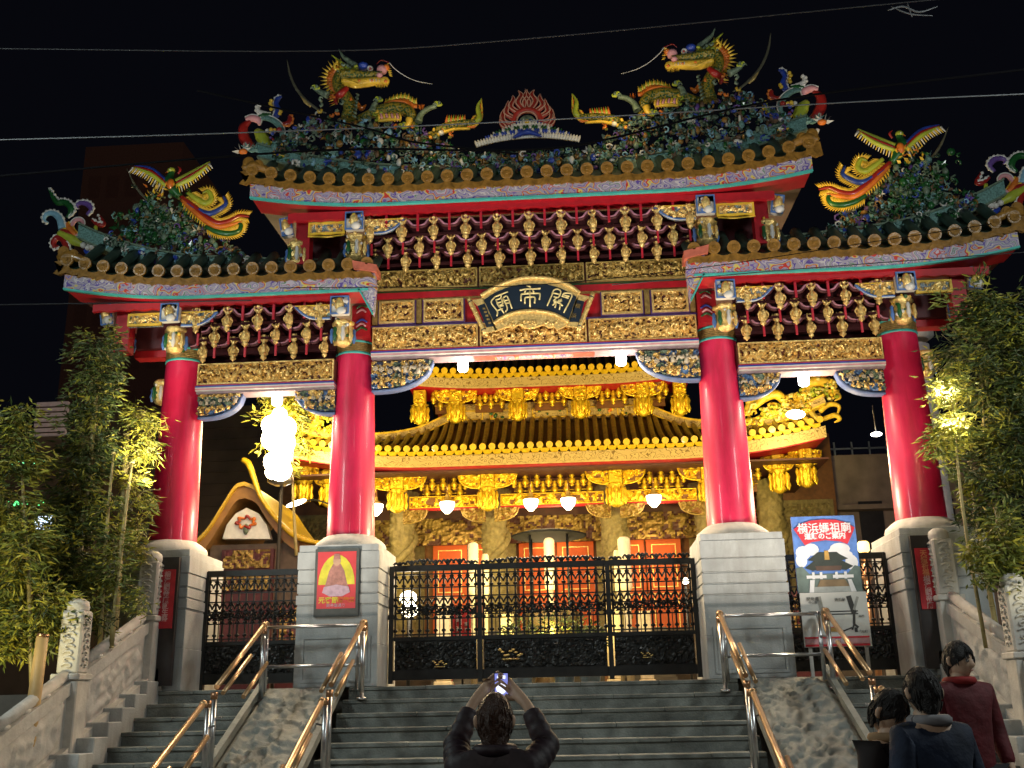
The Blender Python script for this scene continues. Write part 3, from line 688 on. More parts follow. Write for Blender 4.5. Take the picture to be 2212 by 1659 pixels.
def hanging(m2, x, zt, y, s=1):
    m2.lathe(x, y, [(.10 * s, zt), (.15 * s, zt - .03), (.14 * s, zt - .07), (.10 * s, zt - .09), (.13 * s, zt - .13), (.13 * s, zt - .25), (.10 * s, zt - .28), (.12 * s, zt - .31), (.10 * s, zt - .35), (.04 * s, zt - .38)], 16, 2,
             fn=lambda a, z: 1 + .14 * math.cos(6 * a) + .08 * noise.noise(Vector((a * 3, z * 30, x))))
    for k in range(8):
        a = k * math.pi / 4 + .2; px, py = x + .16 * s * math.cos(a), y + .15 * s * math.sin(a)
        m2.lathe(px, py, [(.012, zt - .12), (.028, zt - .15), (.022, zt - .2), (.034, zt - .26), (.012, zt - .33)], 8, (1, 6, 4, 2)[k % 4])
    for k in range(26):
        a = ur(0, 6.28); m2.ball((x + .14 * s * math.cos(a), y + .13 * s * math.sin(a), zt - ur(0, .3)), ur(.014, .03), random.choice((2, 3, 2, 4, 6)), 6, 4)
def wing(m2, x0, x1, z0, z1, y, seed, round_=True):
    s = 1 if x1 > x0 else -1; L = abs(x1 - x0)
    if not round_:
        a, b = sorted((x0, x1)); m2.box(a, b, y + .002, y + .06, z0, z1, 5); frame(m2, a, b, z0, z1, y - .03, y + .02, .03, 3)
        relief(m2, a + .03, b - .03, z0 + .03, z1 - .03, y, .045, .02, 2, 5, 10, seed, thr=.25); return
    def lo(t): return z0 + (z1 - z0) * (max(0, (t - .35) / .65)) ** 2.2
    N = 16; pts = [(x0 + s * L * k / N, lo(k / N)) for k in range(N + 1)]
    poly = [(x0, z1)] + pts; m2.prism(poly if s < 0 else poly[::-1], y, y + .06, 5)
    m2.tube([(a, y - .005, b) for a, b in pts], .02, 8, 1, sub=0); m2.tube([(a, y - .012, b - .012) for a, b in pts], .009, 6, 0, sub=0)
    m2.beam((x0, y - .01, z1), (x1, y - .01, z1), .03, .016, 3)
    relief(m2, *sorted((x0, x1)), z0, z1, y, .05, .018, 2, 5, 10, seed, lambda x, z: z > lo(min(1, abs(x - x0) / L)) + .012, .2)
BM = [WHITE, mat('cobalt_rim_glaze', (.07, .16, .42), .4), GOLD, YELLOW, WHITE, BGRN, GREEN]
for sg in (-1, 1):
    m2 = MB(); plaque(m2, sg * 2.45, 8.00, 8.27, 13.10); hanging(m2, sg * 2.45, 7.99, 13.30); wing(m2, sg * 2.31, sg * 1.76, 7.97, 8.17, 13.2, 5 + sg); wing(m2, sg * 2.60, sg * 3.12, 7.98, 8.17, 13.2, 9 + sg, False)
    m2.tube([(sg * 2.62, 13.2, 7.97), (sg * 2.85, 13.2, 7.95), (sg * 3.13, 13.2, 7.97)], .012, 6, 3)
    m2.build('bracket_cluster', BM, gate)
    m2 = MB(); m2.box(*sorted((sg * 3.13, sg * 3.33)), 13.3, 13.5, 7.6, 8.28, 5); m2.build('red_post', [WHITE, WHITE, WHITE, WHITE, WHITE, REDP], gate)
    m2 = MB(); plaque(m2, sg * 3.46, 8.02, 8.30, 13.25, .085, sg * .18); hanging(m2, sg * 3.32, 7.97, 13.38, .9); m2.build('bracket_cluster', BM, gate)
    # side roof, inner
    m2 = MB(); plaque(m2, sg * 2.62, 6.74, 7.0, 13.10); hanging(m2, sg * 2.62, 6.73, 13.35, .95); wing(m2, sg * 2.77, sg * 3.26, 6.72, 6.91, 13.2, 15 + sg)
    m2.build('bracket_cluster', BM, gate)
    # side roof, outer
    m2 = MB(); plaque(m2, sg * 5.0, 6.74, 7.0, 13.10); hanging(m2, sg * 4.98, 6.72, 13.32, .95); wing(m2, sg * 4.86, sg * 4.36, 6.70, 6.89, 13.2, 25 + sg); wing(m2, sg * 5.14, sg * 5.62, 6.72, 6.9, 13.2, 19 + sg, False)
    m2.build('bracket_cluster', BM, gate)
    m2 = MB(); m2.box(*sorted((sg * 5.64, sg * 5.84)), 13.3, 13.5, 6.4, 7.02, 5); m2.box(*sorted((sg * 4.9, sg * 5.8)), 13.9, 14.1, 6.5, 6.95, 5); m2.build('red_post', [WHITE, WHITE, WHITE, WHITE, WHITE, REDP], gate)
    m2 = MB(); plaque(m2, sg * 5.97, 6.78, 7.08, 13.25, .085, sg * .18); hanging(m2, sg * 5.80, 6.78, 13.5, .95); m2.build('bracket_cluster', BM, gate); m2 = MB(); hanging(m2, sg * 5.55, 6.3, 14.4, .9); m2.build('hanging_capital', BM, gate)

# ---- name board: fan with seal script, between two scroll rollers
c3 = crop(1140, 680, 6.144); YP = 13.45
pl = thing('name_board', 'dark fan-shaped board in a gold frame with three gold characters', 'sign', (0, YP, 6.6))
def fan(pts_c, y0, y1, mi, m2): 
    q = [c3(a, b, YP) for a, b in pts_c]; m2.prism([(p.x, p.z) for p in q][::-1], y0, y1, mi)
OUT = [(385, 370), (560, 260), (760, 170), (960, 110), (1180, 90), (1400, 100), (1600, 150), (1780, 235), (1900, 330), (1870, 420), (1730, 800)]
low = [(1560, 880), (1500, 830), (1420, 850), (1340, 800), (1230, 840), (1130, 860), (1030, 840), (960, 800), (880, 850), (800, 830), (720, 860), (600, 900)]
m2 = MB(); fan(OUT + low + [(430, 460)], YP, YP + .06, 0, m2)
q = [c3(a, b, YP) for a, b in OUT[:9]]; m2.tube([(p.x, YP - .01, p.z) for p in q], .03, 8, 0)
inn = [(575, 760), (700, 680), (860, 610), (1000, 580), (1150, 570), (1300, 578), (1450, 605), (1600, 665), (1730, 740)]
q = [c3(a, b + 30, YP) for a, b in inn]; m2.tube([(p.x, YP - .01, p.z) for p in q], .028, 8, 0)
for k in range(40):
    a = ur(700, 1600); p = c3(a, ur(740, 820) , YP); m2.ball((p.x, YP - .0, p.z), ur(.012, .025), 0, 6, 4)
m2.build('gilded_frame', [GOLD], pl)
m2 = MB(); fan([(430, 430), (600, 320), (780, 245), (960, 200), (1180, 185), (1400, 195), (1600, 250), (1760, 330), (1850, 385), (1730, 740), (1600, 665), (1450, 605), (1300, 578), (1150, 570), (1000, 580), (860, 610), (700, 680), (575, 760)], YP - .012, YP - .001, 0, m2)
m2.build('lacquer_field', NAVY, pl)
for (xa, ya, xb, yb, fx) in ((185, 380, 455, 950, 1), (2110, 300, 1875, 900, -1)):
    m2 = MB(); a, b = c3(xa, ya, YP), c3(xb, yb, YP); a.y = b.y = YP + .02
    rr = [.012, .028]; m2.tube([a, a.lerp(b, .04), a.lerp(b, .08), a.lerp(b, .92), a.lerp(b, .96), b], [.008, .026, .034, .034, .026, .008], 12, 0, sub=2)
    for k in range(6):
        p = a.lerp(b, .12 + .15 * k); m2.tube([p, p + (b - a).normalized() * .012], .039, 12, 0 if k not in (0, 5) else 1, sub=0)
    if fx == 1: qd = [(330, 520), (440, 480), (600, 830), (470, 850)]; qs = [(240, 430), (420, 400), (450, 480), (330, 520)]; qb = [(470, 850), (600, 830), (640, 900), (430, 940)]
    else: qd = [(1840, 420), (1970, 450), (1890, 770), (1730, 760)]; qs = [(1900, 340), (2060, 380), (1970, 450), (1850, 420)]; qb = [(1740, 770), (1880, 760), (1860, 850), (1710, 830)]
    fan(qd, YP + .0, YP + .02, 1, m2); fan(qs, YP, YP + .022, 0, m2); fan(qb, YP, YP + .022, 0, m2)
    m2.build('scroll_roller', [GOLD, NAVY], pl)
# the three characters, drawn as raised strokes in the seal manner
def strokes(S, w, name='character'):
    m2 = MB()
    for s in S:
        q = [c3(a, b, YP) for a, b in s]
        m2.tube([(p.x, YP - .022, p.z) for p in q], w, 6, 0, .6, sub=3 if len(q) > 2 else 0)
    m2.build(name, mat('bright_gold_lettering', (.85, .70, .32), .35, .3, .08), pl)
strokes([[(1085, 215), (1150, 240)], [(975, 290), (1080, 270), (1200, 268), (1300, 260)], [(1075, 275), (1055, 330)], [(1175, 275), (1200, 330)], [(1000, 455), (1000, 370), (1030, 345), (1260, 335), (1290, 360), (1280, 435)],
         [(1060, 495), (1060, 410), (1100, 395), (1190, 390), (1215, 420), (1205, 490)], [(1135, 300), (1138, 550)], [(1085, 330), (1190, 330)]], .0125)
strokes([[(1400, 530), (1470, 370), (1500, 290), (1560, 270), (1610, 310), (1570, 400), (1500, 385)], [(1485, 330), (1590, 350)], [(1630, 390), (1660, 335), (1740, 335), (1780, 380), (1655, 635)], [(1640, 385), (1730, 410)], [(1655, 360), (1745, 385)],
         [(1540, 410), (1500, 450), (1550, 460)], [(1590, 430), (1560, 480), (1610, 490)], [(1480, 520), (1560, 470), (1640, 530)], [(1540, 490), (1520, 560)], [(1600, 500), (1590, 590)], [(1500, 480), (1630, 450)], [(1620, 420), (1600, 460)]], .0115)
strokes([[(600, 390), (700, 350), (800, 310)], [(700, 350), (690, 400)], [(600, 390), (540, 470), (600, 560), (640, 620), (630, 685)], [(610, 440), (700, 410)], [(620, 490), (720, 460)], [(620, 440), (650, 520), (720, 490), (700, 415)], [(650, 540), (735, 520)], [(655, 520), (740, 640)], [(640, 600), (720, 570)],
         [(720, 400), (790, 560), (760, 620)], [(730, 400), (790, 385), (860, 570)], [(750, 450), (800, 440)], [(770, 490), (820, 480)]], .0115)
m2 = MB(); p = c3(1870, 530, YP); text(m2, '横', .075, facing(p.x, YP - .012, p.z, 0, 0, -.3), 0, .003); p = c3(1810, 680, YP); text(m2, '浜', .075, facing(p.x, YP - .012, p.z, 0, 0, -.3), 0, .003)
for k in range(5): p = c3(430 + 22 * k, 560 + 55 * k, YP); m2.bbox(p.x - .02, p.x + .02, YP - .01, YP, p.z - .014, p.z + .012, .002, 0)
m2.build('small_lettering', GOLDD, pl)

# ================================================================== ROOF RIDGES AND ORNAMENTS
RM = [DGREEN, GREEN, GGREY, BROWNG, BLUE, WHITE, TEALG, OCHRE, PURP, LBLUE]
def petals(m2, c, r, n, pal):
    """a glazed flower or leaf tuft"""
    for k in range(n):
        a = 6.28 * k / n + ur(-.3, .3); d = Vector((math.cos(a), -.35 + ur(-.3, .2), math.sin(a)))
        m2.leaf(Vector(c), d, r * ur(.8, 1.3), r * ur(.5, .8), random.choice(pal))
def clutter(m2, f, N, dens_pal, s=1):
    for k in range(N):
        x, y, z = f(); t = rnd()
        if t < .22: petals(m2, (x, y, z), ur(.045, .09) * s, random.choice((5, 6)), [random.choice(dens_pal)])
        elif t < .66:
            a = ur(0, 6.28); r = ur(.03, .07) * s
            m2.tube([(x + r * math.cos(a + q) * (1 - q / 7), y - .02, z + r * math.sin(a + q) * (1 - q / 7)) for q in (0, 1, 2, 3, 4, 5)], [.016 * s, .012 * s, .005], 5, random.choice(dens_pal), sub=1)
        else: m2.ball((x, y, z), (ur(.02, .06) * s, ur(.02, .05), ur(.02, .07) * s), random.choice(dens_pal), 7, 5)
PAL = [0, 0, 0, 1, 1, 1, 2, 2, 2, 2, 3, 3, 3, 6, 6, 6, 0, 7, 7, 9, 8, 4, 4, 5]
def ridge(rt, x0, x1, zf, name='ridge'):
    m2 = MB(); N = 26; 
    strip(m2, x0, x1, lambda x: zf(x) - .20, lambda x: zf(x), 13.88, 14.12, 6, N)
    strip(m2, x0, x1, lambda x: zf(x) + .002, lambda x: zf(x) + .03, 13.85, 14.15, 2, N)
    strip(m2, x0, x1, lambda x: zf(x) - .23, lambda x: zf(x) - .202, 13.85, 14.15, 2, N)
    return m2.build(name, RM, rt)
ZU = lambda x: 9.30 + .60 * (abs(x) / 4.2) ** 2.6
c1_ = crop(560, 60, 2.6976); c2_ = crop(1300, 60, 2.6976); cs = crop(80, 360, 2.6976); cf = crop(60, 380, 5.185); cu = crop(540, 220, 7.54)
ru = ridge(roofU, -4.15, 4.15, ZU)
m2 = MB()
def fU():
    x = ur(-3.9, 3.9); a = abs(x); h = .42 if a < 1.0 else (.46 + .48 * min(1, (a - 1.0) / .7) if a < 3.4 else .84 - .5 * (a - 3.4) / .5)
    return x, ur(13.82, 13.95), ZU(x) - .22 + h * rnd() ** .8
clutter(m2, fU, 2000, PAL)
tag(m2.build('floral_ridge_carving', RM, roofU), 'dark green and grey glazed flowers, rocks and figures along the top ridge')
for sg, rt in ((-1, roofL), (1, roofR)):
    zr = lambda x: 7.86 + .16 * ((abs(x) - 2.3) / 2.4) ** 1.5 * 1.0 + .42 * max(0, (abs(x) - 4.9) / 2.0) ** 2
    ridge(rt, *sorted((sg * 2.45, sg * 6.85)), zr)
    m2 = MB()
    def fS():
        a = ur(2.5, 6.4); h = .14 if a < 4.1 else (.14 + .86 * min(1, (a - 4.1) / .8) ** 1.3 if a < 5.85 else 1.0 * max(.26, 1 - (a - 5.85) / .4))
        return sg * a, ur(13.84, 13.96), zr(a) - .2 + h * rnd() ** .85
    clutter(m2, fS, 1050, PAL)
    # extra green peony bush with pale leaves
    def fB():
        a = 5.6 + random.gauss(0, .25); return sg * a, ur(13.82, 13.92), zr(a) + .1 + abs(random.gauss(.3, .25))
    clutter(m2, fB, 200, [0, 1, 1, 2, 2, 6, 1], 1.1)
    tag(m2.build('floral_ridge_carving', RM, rt), 'dark glazed flowers and rocks on the side ridge')

def curl(m2, cr, pts, r, mi, edge=5, Y=14, fy=.8, frill=0, sg=-1):
    q = catmull([cr(a, b, Y) for a, b in pts], 5)
    m2.tube(q, r, 8, mi, fy, sub=0)
    # pale piping and beaded frill on the outer side of the curl
    if edge is not None:
        N = len(q); 
        for side in ((1,) if not frill else (1,)):
            o = []
            for i in range(N):
                t = (q[min(i + 1, N - 1)] - q[max(i - 1, 0)]); t.normalize(); n_ = Vector((-t.z, 0, t.x)) * (1 if frill >= 0 else -1)
                o.append(q[i] + n_ * lerpl(r, i / (N - 1)) * 1.0 + Vector((0, -.012, 0)))
            m2.tube(o, [.014, .012, .008], 5, edge, sub=0)
            if frill:
                L = 0
                for i in range(1, N):
                    L += (o[i] - o[i - 1]).length
                    if L > .055: m2.ball(o[i], (.026, .022, .026), edge, 6, 4); L = 0
FM = [DRED, ORANGE, YELLOW, BLUE, LBLUE, WHITE, GREEN, PURP, PINK, LIME, TEALG, BROWNG]
# side roof tips: scrolls traced from the left one, mirrored on the right
m2 = MB()
curl(m2, cf, [(600, 1400), (560, 1260), (510, 1140), (430, 1110), (380, 1180), (410, 1245), (450, 1215)], [.055, .05, .045, .02], 0, 5, frill=-1)
curl(m2, cf, [(500, 1000), (460, 860), (380, 795), (290, 810), (262, 880), (315, 925)], [.065, .05, .035, .014], 4, 5, frill=-1)
curl(m2, cf, [(560, 850), (620, 770), (590, 690), (520, 650), (440, 655), (385, 590), (345, 510), (315, 475)], [.03, .06, .055, .05, .045, .03, .01], 6, 5, frill=-1)
curl(m2, cf, [(820, 820), (875, 740), (820, 672), (730, 662), (680, 700), (710, 735)], [.03, .05, .035, .012], 7, 5, frill=-1)
sp = [(730 + (150 - 20 * k) * math.cos(1.2 + k * .9), 950 + (150 - 20 * k) * math.sin(1.2 + k * .9)) for k in range(8)]
curl(m2, cf, sp, [.035, .035, .03, .012], 8, 5)
curl(m2, cf, [(880, 880), (960, 940), (1035, 940), (1010, 870), (975, 820)], [.02, .04, .03, .01], 0, 5, frill=1)
curl(m2, cf, [(450, 1050), (560, 1100), (660, 1150), (770, 1200)], [.05, .07, .08, .05], 9, None)
curl(m2, cf, [(480, 1010), (570, 1050), (650, 1090)], [.03, .06, .03], 0, 2)
curl(m2, cf, [(560, 920), (600, 1000), (680, 1080)], [.03, .06, .04], 1, 2)
curl(m2, cf, [(930, 960), (920, 1060), (840, 1120)], [.03, .035, .02], 9, None)
curl(m2, cf, [(720, 1100), (800, 1170), (880, 1150)], [.03, .06, .02], 3, 5)
curl(m2, cf, [(790, 1270), (860, 1330), (960, 1370)], [.03, .05, .02], 3, 5)
for a, b in ((770, 1210), (830, 1240), (890, 1230), (860, 1180)): p = cf(a, b, 13.95); m2.ball(p, (.05, .05, .045), 5)
p = cf(970, 1270, 13.95); m2.ball(p, (.055, .05, .06), 1)
for k in range(5): curl(m2, cf, [(900 + 40 * k, 1110 + 35 * k), (980 + 30 * k, 1130 + 36 * k), (1010 + 26 * k, 1190 + 36 * k)], [.012, .016, .006], 10, 5)
mR = m2.mirror(); tag(m2.build('corner_scroll', FM, roofL), 'glazed dragon-tail scroll with a red hook and pale blue hook'); tag(mR.build('corner_scroll', FM, roofR), 'glazed scroll of blue, green and red curls with white piping')
# upper roof tips
m2 = MB()
curl(m2, cu, [(640, 620), (520, 740), (520, 900), (600, 1040), (720, 1100)], [.03, .075, .085, .08, .03], 0, None)
curl(m2, cu, [(590, 640), (475, 740), (470, 890), (540, 1050)], [.02, .03, .035, .02], 1, 2)
curl(m2, cu, [(560, 600), (680, 570), (800, 610), (820, 700)], [.04, .06, .06, .02], 8, 5)
curl(m2, cu, [(800, 600), (960, 570), (1120, 640), (1230, 760), (1250, 900), (1180, 1010)], [.02, .045, .05, .05, .04, .02], 10, 5)
curl(m2, cu, [(760, 560), (900, 520), (1040, 510)], [.02, .05, .03], 6, 5)
curl(m2, cu, [(950, 480), (880, 470), (800, 430), (800, 350), (850, 340)], [.035, .04, .03, .01], 5, 5, frill=1)
curl(m2, cu, [(1130, 540), (1170, 420), (1130, 300), (1170, 200), (1240, 160)], [.05, .05, .04, .045, .015], 3, 5, frill=1)
for a, b in ((1040, 240), (1020, 290), (1050, 350), (1040, 400), (1200, 480), (1220, 440)): m2.ball(cu(a, b, 13.93), .03, 2)
curl(m2, cu, [(1230, 660), (1320, 680), (1390, 640), (1400, 560), (1370, 530)], [.02, .05, .045, .02], 0, 1, frill=-1)
curl(m2, cu, [(1340, 900), (1420, 930), (1490, 870), (1510, 780), (1480, 740)], [.02, .045, .04, .015], 9, 2, frill=-1)
curl(m2, cu, [(760, 800), (850, 900), (930, 1060), (960, 1140)], [.05, .10, .09, .04], 9, None)
for k in range(16): m2.ball(cu(ur(920, 1300), ur(770, 1080), 13.9), ur(.02, .045), random.choice((5, 3, 0, 2, 7, 5)), 7, 5)
for k in range(9): curl(m2, cu, [(1050 + 24 * k, 1010 + 12 * k), (1070 + 22 * k, 1070 + 10 * k)], [.02, .008], 2, None)
curl(m2, cu, [(1080, 1150), (1160, 1180), (1240, 1160)], [.03, .05, .03], 0, None)
for k in range(7): m2.ball(cu(1120 + 28 * k, 1270 + 10 * (k % 2), 13.88), .03, 2, 7, 5)
for a0, b0, mi in ((500, 1180, 5), (620, 1150, 10), (860, 1150, 10), (760, 1160, 10)):
    for k in range(6):
        an = math.pi * (.95 - .16 * k); m2.leaf(cu(a0, b0 + 40, 13.9), (math.cos(an), -.1, math.sin(an)), .17, .06, mi)
m2.ball(cu(510, 1200, 13.88), (.07, .05, .045), 1)
curl(m2, cu, [(600, 1320), (640, 1400), (660, 1450)], [.03, .03, .01], 5, None); curl(m2, cu, [(690, 1420), (760, 1470), (850, 1500)], [.03, .05, .02], 0, 5)
mR = m2.mirror(); tag(m2.build('corner_scroll', FM, roofU), 'left phoenix-head scroll with red and yellow crescent'); tag(mR.build('corner_scroll', FM, roofU), 'right phoenix-head scroll with red and yellow crescent')

# ---- dragons
SCALE, _n, _l, _b = node_mat('green_dragon_scales'); _b.inputs['Roughness'].default_value = .35
_t = _n.new('ShaderNodeTexCoord'); _v = _n.new('ShaderNodeTexVoronoi'); _v.inputs['Scale'].default_value = 30; _l.new(_t.outputs['Object'], _v.inputs[0])
_r2 = _n.new('ShaderNodeValToRGB'); _l.new(_v.outputs['Distance'], _r2.inputs[0]); _r2.color_ramp.elements[0].color = (.03, .12, .025, 1); _r2.color_ramp.elements[1].color = (.22, .17, .02, 1); _r2.color_ramp.elements[1].position = .55
_e = _r2.color_ramp.elements.new(.35); _e.color = (.008, .05, .014, 1); _l.new(_r2.outputs[0], _b.inputs['Base Color'])
_bp = _n.new('ShaderNodeBump'); _bp.inputs['Strength'].default_value = .8; _bp.inputs['Distance'].default_value = .02; _bp.invert = True; _l.new(_v.outputs['Distance'], _bp.inputs['Height']); _l.new(_bp.outputs[0], _b.inputs['Normal'])
def dragon(sg):
    t = thing('dragon_sculpture', ('green dragon sculpture on the left half of the top ridge, gold jaw pointing right' if sg < 0 else 'green dragon sculpture on the right half of the top ridge, gold jaw pointing left'), 'sculpture', (sg * 2.6, 13.8, 9.6), 'dragons on the top ridge')
    DM = [SCALE, YELLOW, ORANGE, DRED, PINK, BLUE, GGREY, LIME, WHITE]
    def bld(m2, n, l=None):
        if sg > 0: m2 = m2.mirror()
        o = m2.build(n, DM, t); return tag(o, l) if l else o
    q = lambda a, b, Y=13.8: c1_(a, b, Y)
    bel = (0, 0, 0, 0, 7, 1, 1, 7)   # belly plates on the under side
    m2 = MB()
    m2.tube([q(835, 640), q(850, 560), q(815, 480), q(770, 430), q(765, 370), q(800, 330), q(850, 345)], [.11, .105, .09, .08, .075, .075, .07], 12, 0)
    m2.tube([q(900, 640, 13.9), q(980, 610), q(1060, 585), q(1150, 570), q(1235, 585), q(1275, 640), q(1290, 720, 13.9)], [.05, .07, .095, .105, .095, .08, .05], 12, 0)
    m2.tube([q(1400, 760, 13.9), q(1460, 715), q(1530, 690), q(1620, 672), q(1690, 660), q(1715, 600)], [.06, .08, .075, .065, .05, .02], 10, 0)
    bld(m2, 'body')
    m2 = MB()
    for k in range(9): a = 1040 + 18 * k; m2.tube([q(a, 605, 13.67), q(a + 6, 630, 13.66), q(a + 2, 660, 13.7)], [.016, .022, .01], 6, 4 if k % 2 else 1)
    m2.tube([q(1040, 655, 13.68), q(1110, 645, 13.66), q(1190, 645, 13.68)], [.02, .03, .015], 8, 1)
    for k in range(7): m2.tube([q(890 - 4 * k, 470 + 24 * k, 13.70), q(905 - 4 * k, 480 + 24 * k, 13.69), q(893, 490 + 24 * k, 13.72)], [.01, .022, .01], 6, 6)
    bld(m2, 'belly_plates')
    m2 = MB()  # head: upper snout, brow, cheeks, lower jaw
    m2.tube([q(790, 350), q(860, 345), q(940, 350), (q(1020, 345)), q(1070, 340)], [.09, .10, .075, .06, .05], 12, 0, 1.2)
    m2.ball(q(940, 285), (.085, .09, .06), 5); m2.ball(q(985, 300), (.05, .06, .04), 8); m2.ball(q(985, 300, 13.72), (.02, .02, .02), 3)
    m2.ball(q(1065, 310), (.085, .09, .075), 4); m2.ball(q(1050, 345, 13.72), (.05, .05, .04), 4); m2.ball(q(1095, 295), (.05, .07, .05), 2)
    for k in range(8): m2.leaf(q(1090 + 3 * k, 275 + 10 * k), (1, -.1, .4 - .12 * k), .07, .03, 1)
    m2.tube([q(800, 390), q(880, 400), q(960, 395), q(1040, 385), q(1100, 395)], [.05, .07, .065, .055, .045], 10, 1, 1.4)
    m2.ball(q(1085, 385), (.075, .09, .06), 1); m2.ball(q(1090, 385, 13.70), (.03, .02, .025), 2)
    for k in range(5): m2.ball(q(870 + 42 * k, 380, 13.70), (.022, .02, .018), 2 if k % 2 else 1, 8, 6)
    for k in range(9): m2.leaf(q(1025 + 9 * k, 400), (.1, -.1, -1), .10 - .005 * abs(k - 4), .03, 1)
    for k in range(4): m2.tube([q(800 + 16 * k, 370, 13.7), q(850 + 16 * k, 385 + 6 * k, 13.69), q(900 + 14 * k, 410, 13.7)], [.01, .014, .006], 6, 1)
    for k in range(4): m2.tube([q(985 + 20 * k, 372, 13.72), q(987 + 20 * k, 390, 13.72)], [.012, .003], 6, 8)
    bld(m2, 'head', 'head with gold jaw, blue brow and pink curled nose')
    m2 = MB()
    for (pts, mi) in (([(900, 320), (840, 300), (790, 260), (725, 208)], 7), ([(890, 330), (820, 320), (775, 270), (750, 225)], 1), ([(880, 280), (830, 240), (800, 215), (775, 170)], 6), ([(900, 290), (870, 262), (820, 230)], 6), ([(870, 350), (800, 330), (770, 300)], 7)):
        m2.tube([q(*p) for p in pts], [.045, .04, .025, .006], 8, mi)
    for k in range(16):
        a = math.pi * (.52 + .062 * k); r0, r1 = 62, 145 + 12 * (k % 2); cx_, cy_ = 795, 375
        A = q(cx_ + r0 * math.cos(a), cy_ - r0 * math.sin(a)); B = q(cx_ + r1 * math.cos(a), cy_ - r1 * math.sin(a)); M = A.lerp(B, .45)
        m2.tube([A, M], [.034, .022], 6, 2, .5, sub=0); m2.tube([M, B], [.022, .003], 6, 1, .5, sub=0)
    bld(m2, 'mane', 'orange mane with yellow spikes and green horns')
    m2 = MB()
    m2.tube([q(830, 430, 13.72), q(790, 470, 13.70), q(755, 500), q(760, 540)], [.04, .06, .05, .02], 8, 3)
    for k in range(7): m2.leaf(q(745 + 2 * k, 470 + 10 * k), (-1, -.1, -.1 - .16 * k + .4), .12, .035, 2 if k % 2 else 1)
    bld(m2, 'chest_flame'); m2 = MB(); m2.tube([q(900, 530), q(925, 570), q(960, 545)], [.02, .045, .01], 8, 2); bld(m2, 'elbow_flame'); m2 = MB()
    for k in range(6): m2.leaf(q(1325 + 4 * k, 580), (.1 * (k - 3), -.1, 1), .10, .035, 2)
    bld(m2, 'leg_flame')
    m2 = MB()
    for k in range(17):
        tt = k / 16; a = 1085 + 200 * tt; b = 555 - 42 * math.sin(math.pi * min(1, tt * 1.15) * .8) + (40 * max(0, tt - .75) * 4 * .5); A = q(a, b + 15); B = q(a + 8 + 6 * tt, b - 52 + 26 * (k % 2) * .3)
        m2.tube([A, A.lerp(B, .4)], [.045, .035], 6, 2, .35, sub=0); m2.tube([A.lerp(B, .4), B], [.03, .004], 6, 7 if k % 2 else 1, .35, sub=0)
    m2.tube([q(1080, 540), q(1150, 522), q(1230, 530), q(1275, 580), q(1290, 660)], [.02, .03, .03, .02, .01], 6, 2)
    bld(m2, 'dorsal_fin', 'orange fin with yellow spikes'); m2 = MB()
    for k in range(9):
        A = q(1500 + 15 * k, 668 - 2 * k); B = q(1505 + 15 * k, 612); m2.tube([A, B], [.03, .005], 6, 7 if k % 2 else 2, .4, sub=0)
    bld(m2, 'tail_spines')
    m2 = MB()
    for k in range(11):
        f = k / 10; A = q(1640 + 4 * k, 690 - 6 * k); M = q(1690 + 46 * math.sin(f * 1.9), 690 - 90 * f); B = q(1745 - 50 * abs(f - .5), 640 - 60 * f - 80 * f * f); 
        m2.tube([A, M, B if k < 10 else q(1738, 500)], [.022, .026, .004], 6, 1 if k % 3 else 2, .6)
    m2.tube([q(1650, 680), q(1720, 640), q(1712, 560), q(1738, 500)], [.04, .05, .03, .006], 8, 7)
    m2.tube([q(1440, 750, 13.7), q(1540, 712, 13.7), q(1660, 705, 13.7)], [.03, .025, .02], 8, 1); m2.ball(q(1465, 735, 13.68), (.045, .04, .04), 8)
    bld(m2, 'tail_fin', 'yellow fan-shaped tail fin')
    m2 = MB(); rg = random.Random(3)
    for k in range(46):
        a, b = rg.choice(((rg.uniform(640, 900), rg.uniform(470, 620)), (rg.uniform(930, 1330), rg.uniform(590, 700)), (rg.uniform(1380, 1560), rg.uniform(700, 780)), (rg.uniform(700, 900), rg.uniform(250, 340))))
        rr = rg.uniform(9, 22); ph_ = rg.uniform(0, 6.28); m2.tube([q(a + rr * math.cos(ph_ + u) * (1 - u / 7), b + rr * math.sin(ph_ + u) * (1 - u / 7), 13.72 if b > 350 else 13.74) for u in (0, 1.2, 2.4, 3.6, 4.8)], [.022, .018, .006], 6, rg.choice((6, 6, 0, 1, 2, 7) if b > 350 else (7, 1, 6)), sub=1)
    bld(m2, 'cloud_and_fur_tufts')
    for leg in (([(1310, 660), (1330, 610), (1380, 570), (1430, 555)], (1440, 550)), ([(1000, 590), (1010, 550), (1030, 530)], (1040, 520)), ([(700, 480), (650, 460), (620, 440)], (615, 440)), ([(1250, 640), (1240, 680), (1200, 700)], (1200, 700))):
        m2 = MB(); m2.tube([q(a, b, 13.72) for a, b in leg[0]], [.06, .045, .04, .035], 8, 6 if leg[1][0] != 1200 else 1)
        cx_, cy_ = leg[1]
        for k in range(4):
            a = .2 + k * .8; m2.tube([q(cx_, cy_, 13.7), q(cx_ + 26 * math.cos(a), cy_ - 26 * math.sin(a), 13.69), q(cx_ + 34 * math.cos(a + .5), cy_ - 30 * math.sin(a + .5), 13.68)], [.022, .018, .004], 6, 6 if k % 2 else 7)
        bld(m2, 'claw')
    m2 = MB()
    m2.tube([q(1115, 260), q(1150, 300), q(1220, 350), q(1300, 385), q(1405, 405)], [.008, .007, .006, .005, .003], 5, 8); m2.tube([q(1115, 260), q(1060, 245), q(1030, 270)], [.006, .01, .004], 5, 3)
    bld(m2, 'whisker')
    return t
dragon(-1); dragon(1)
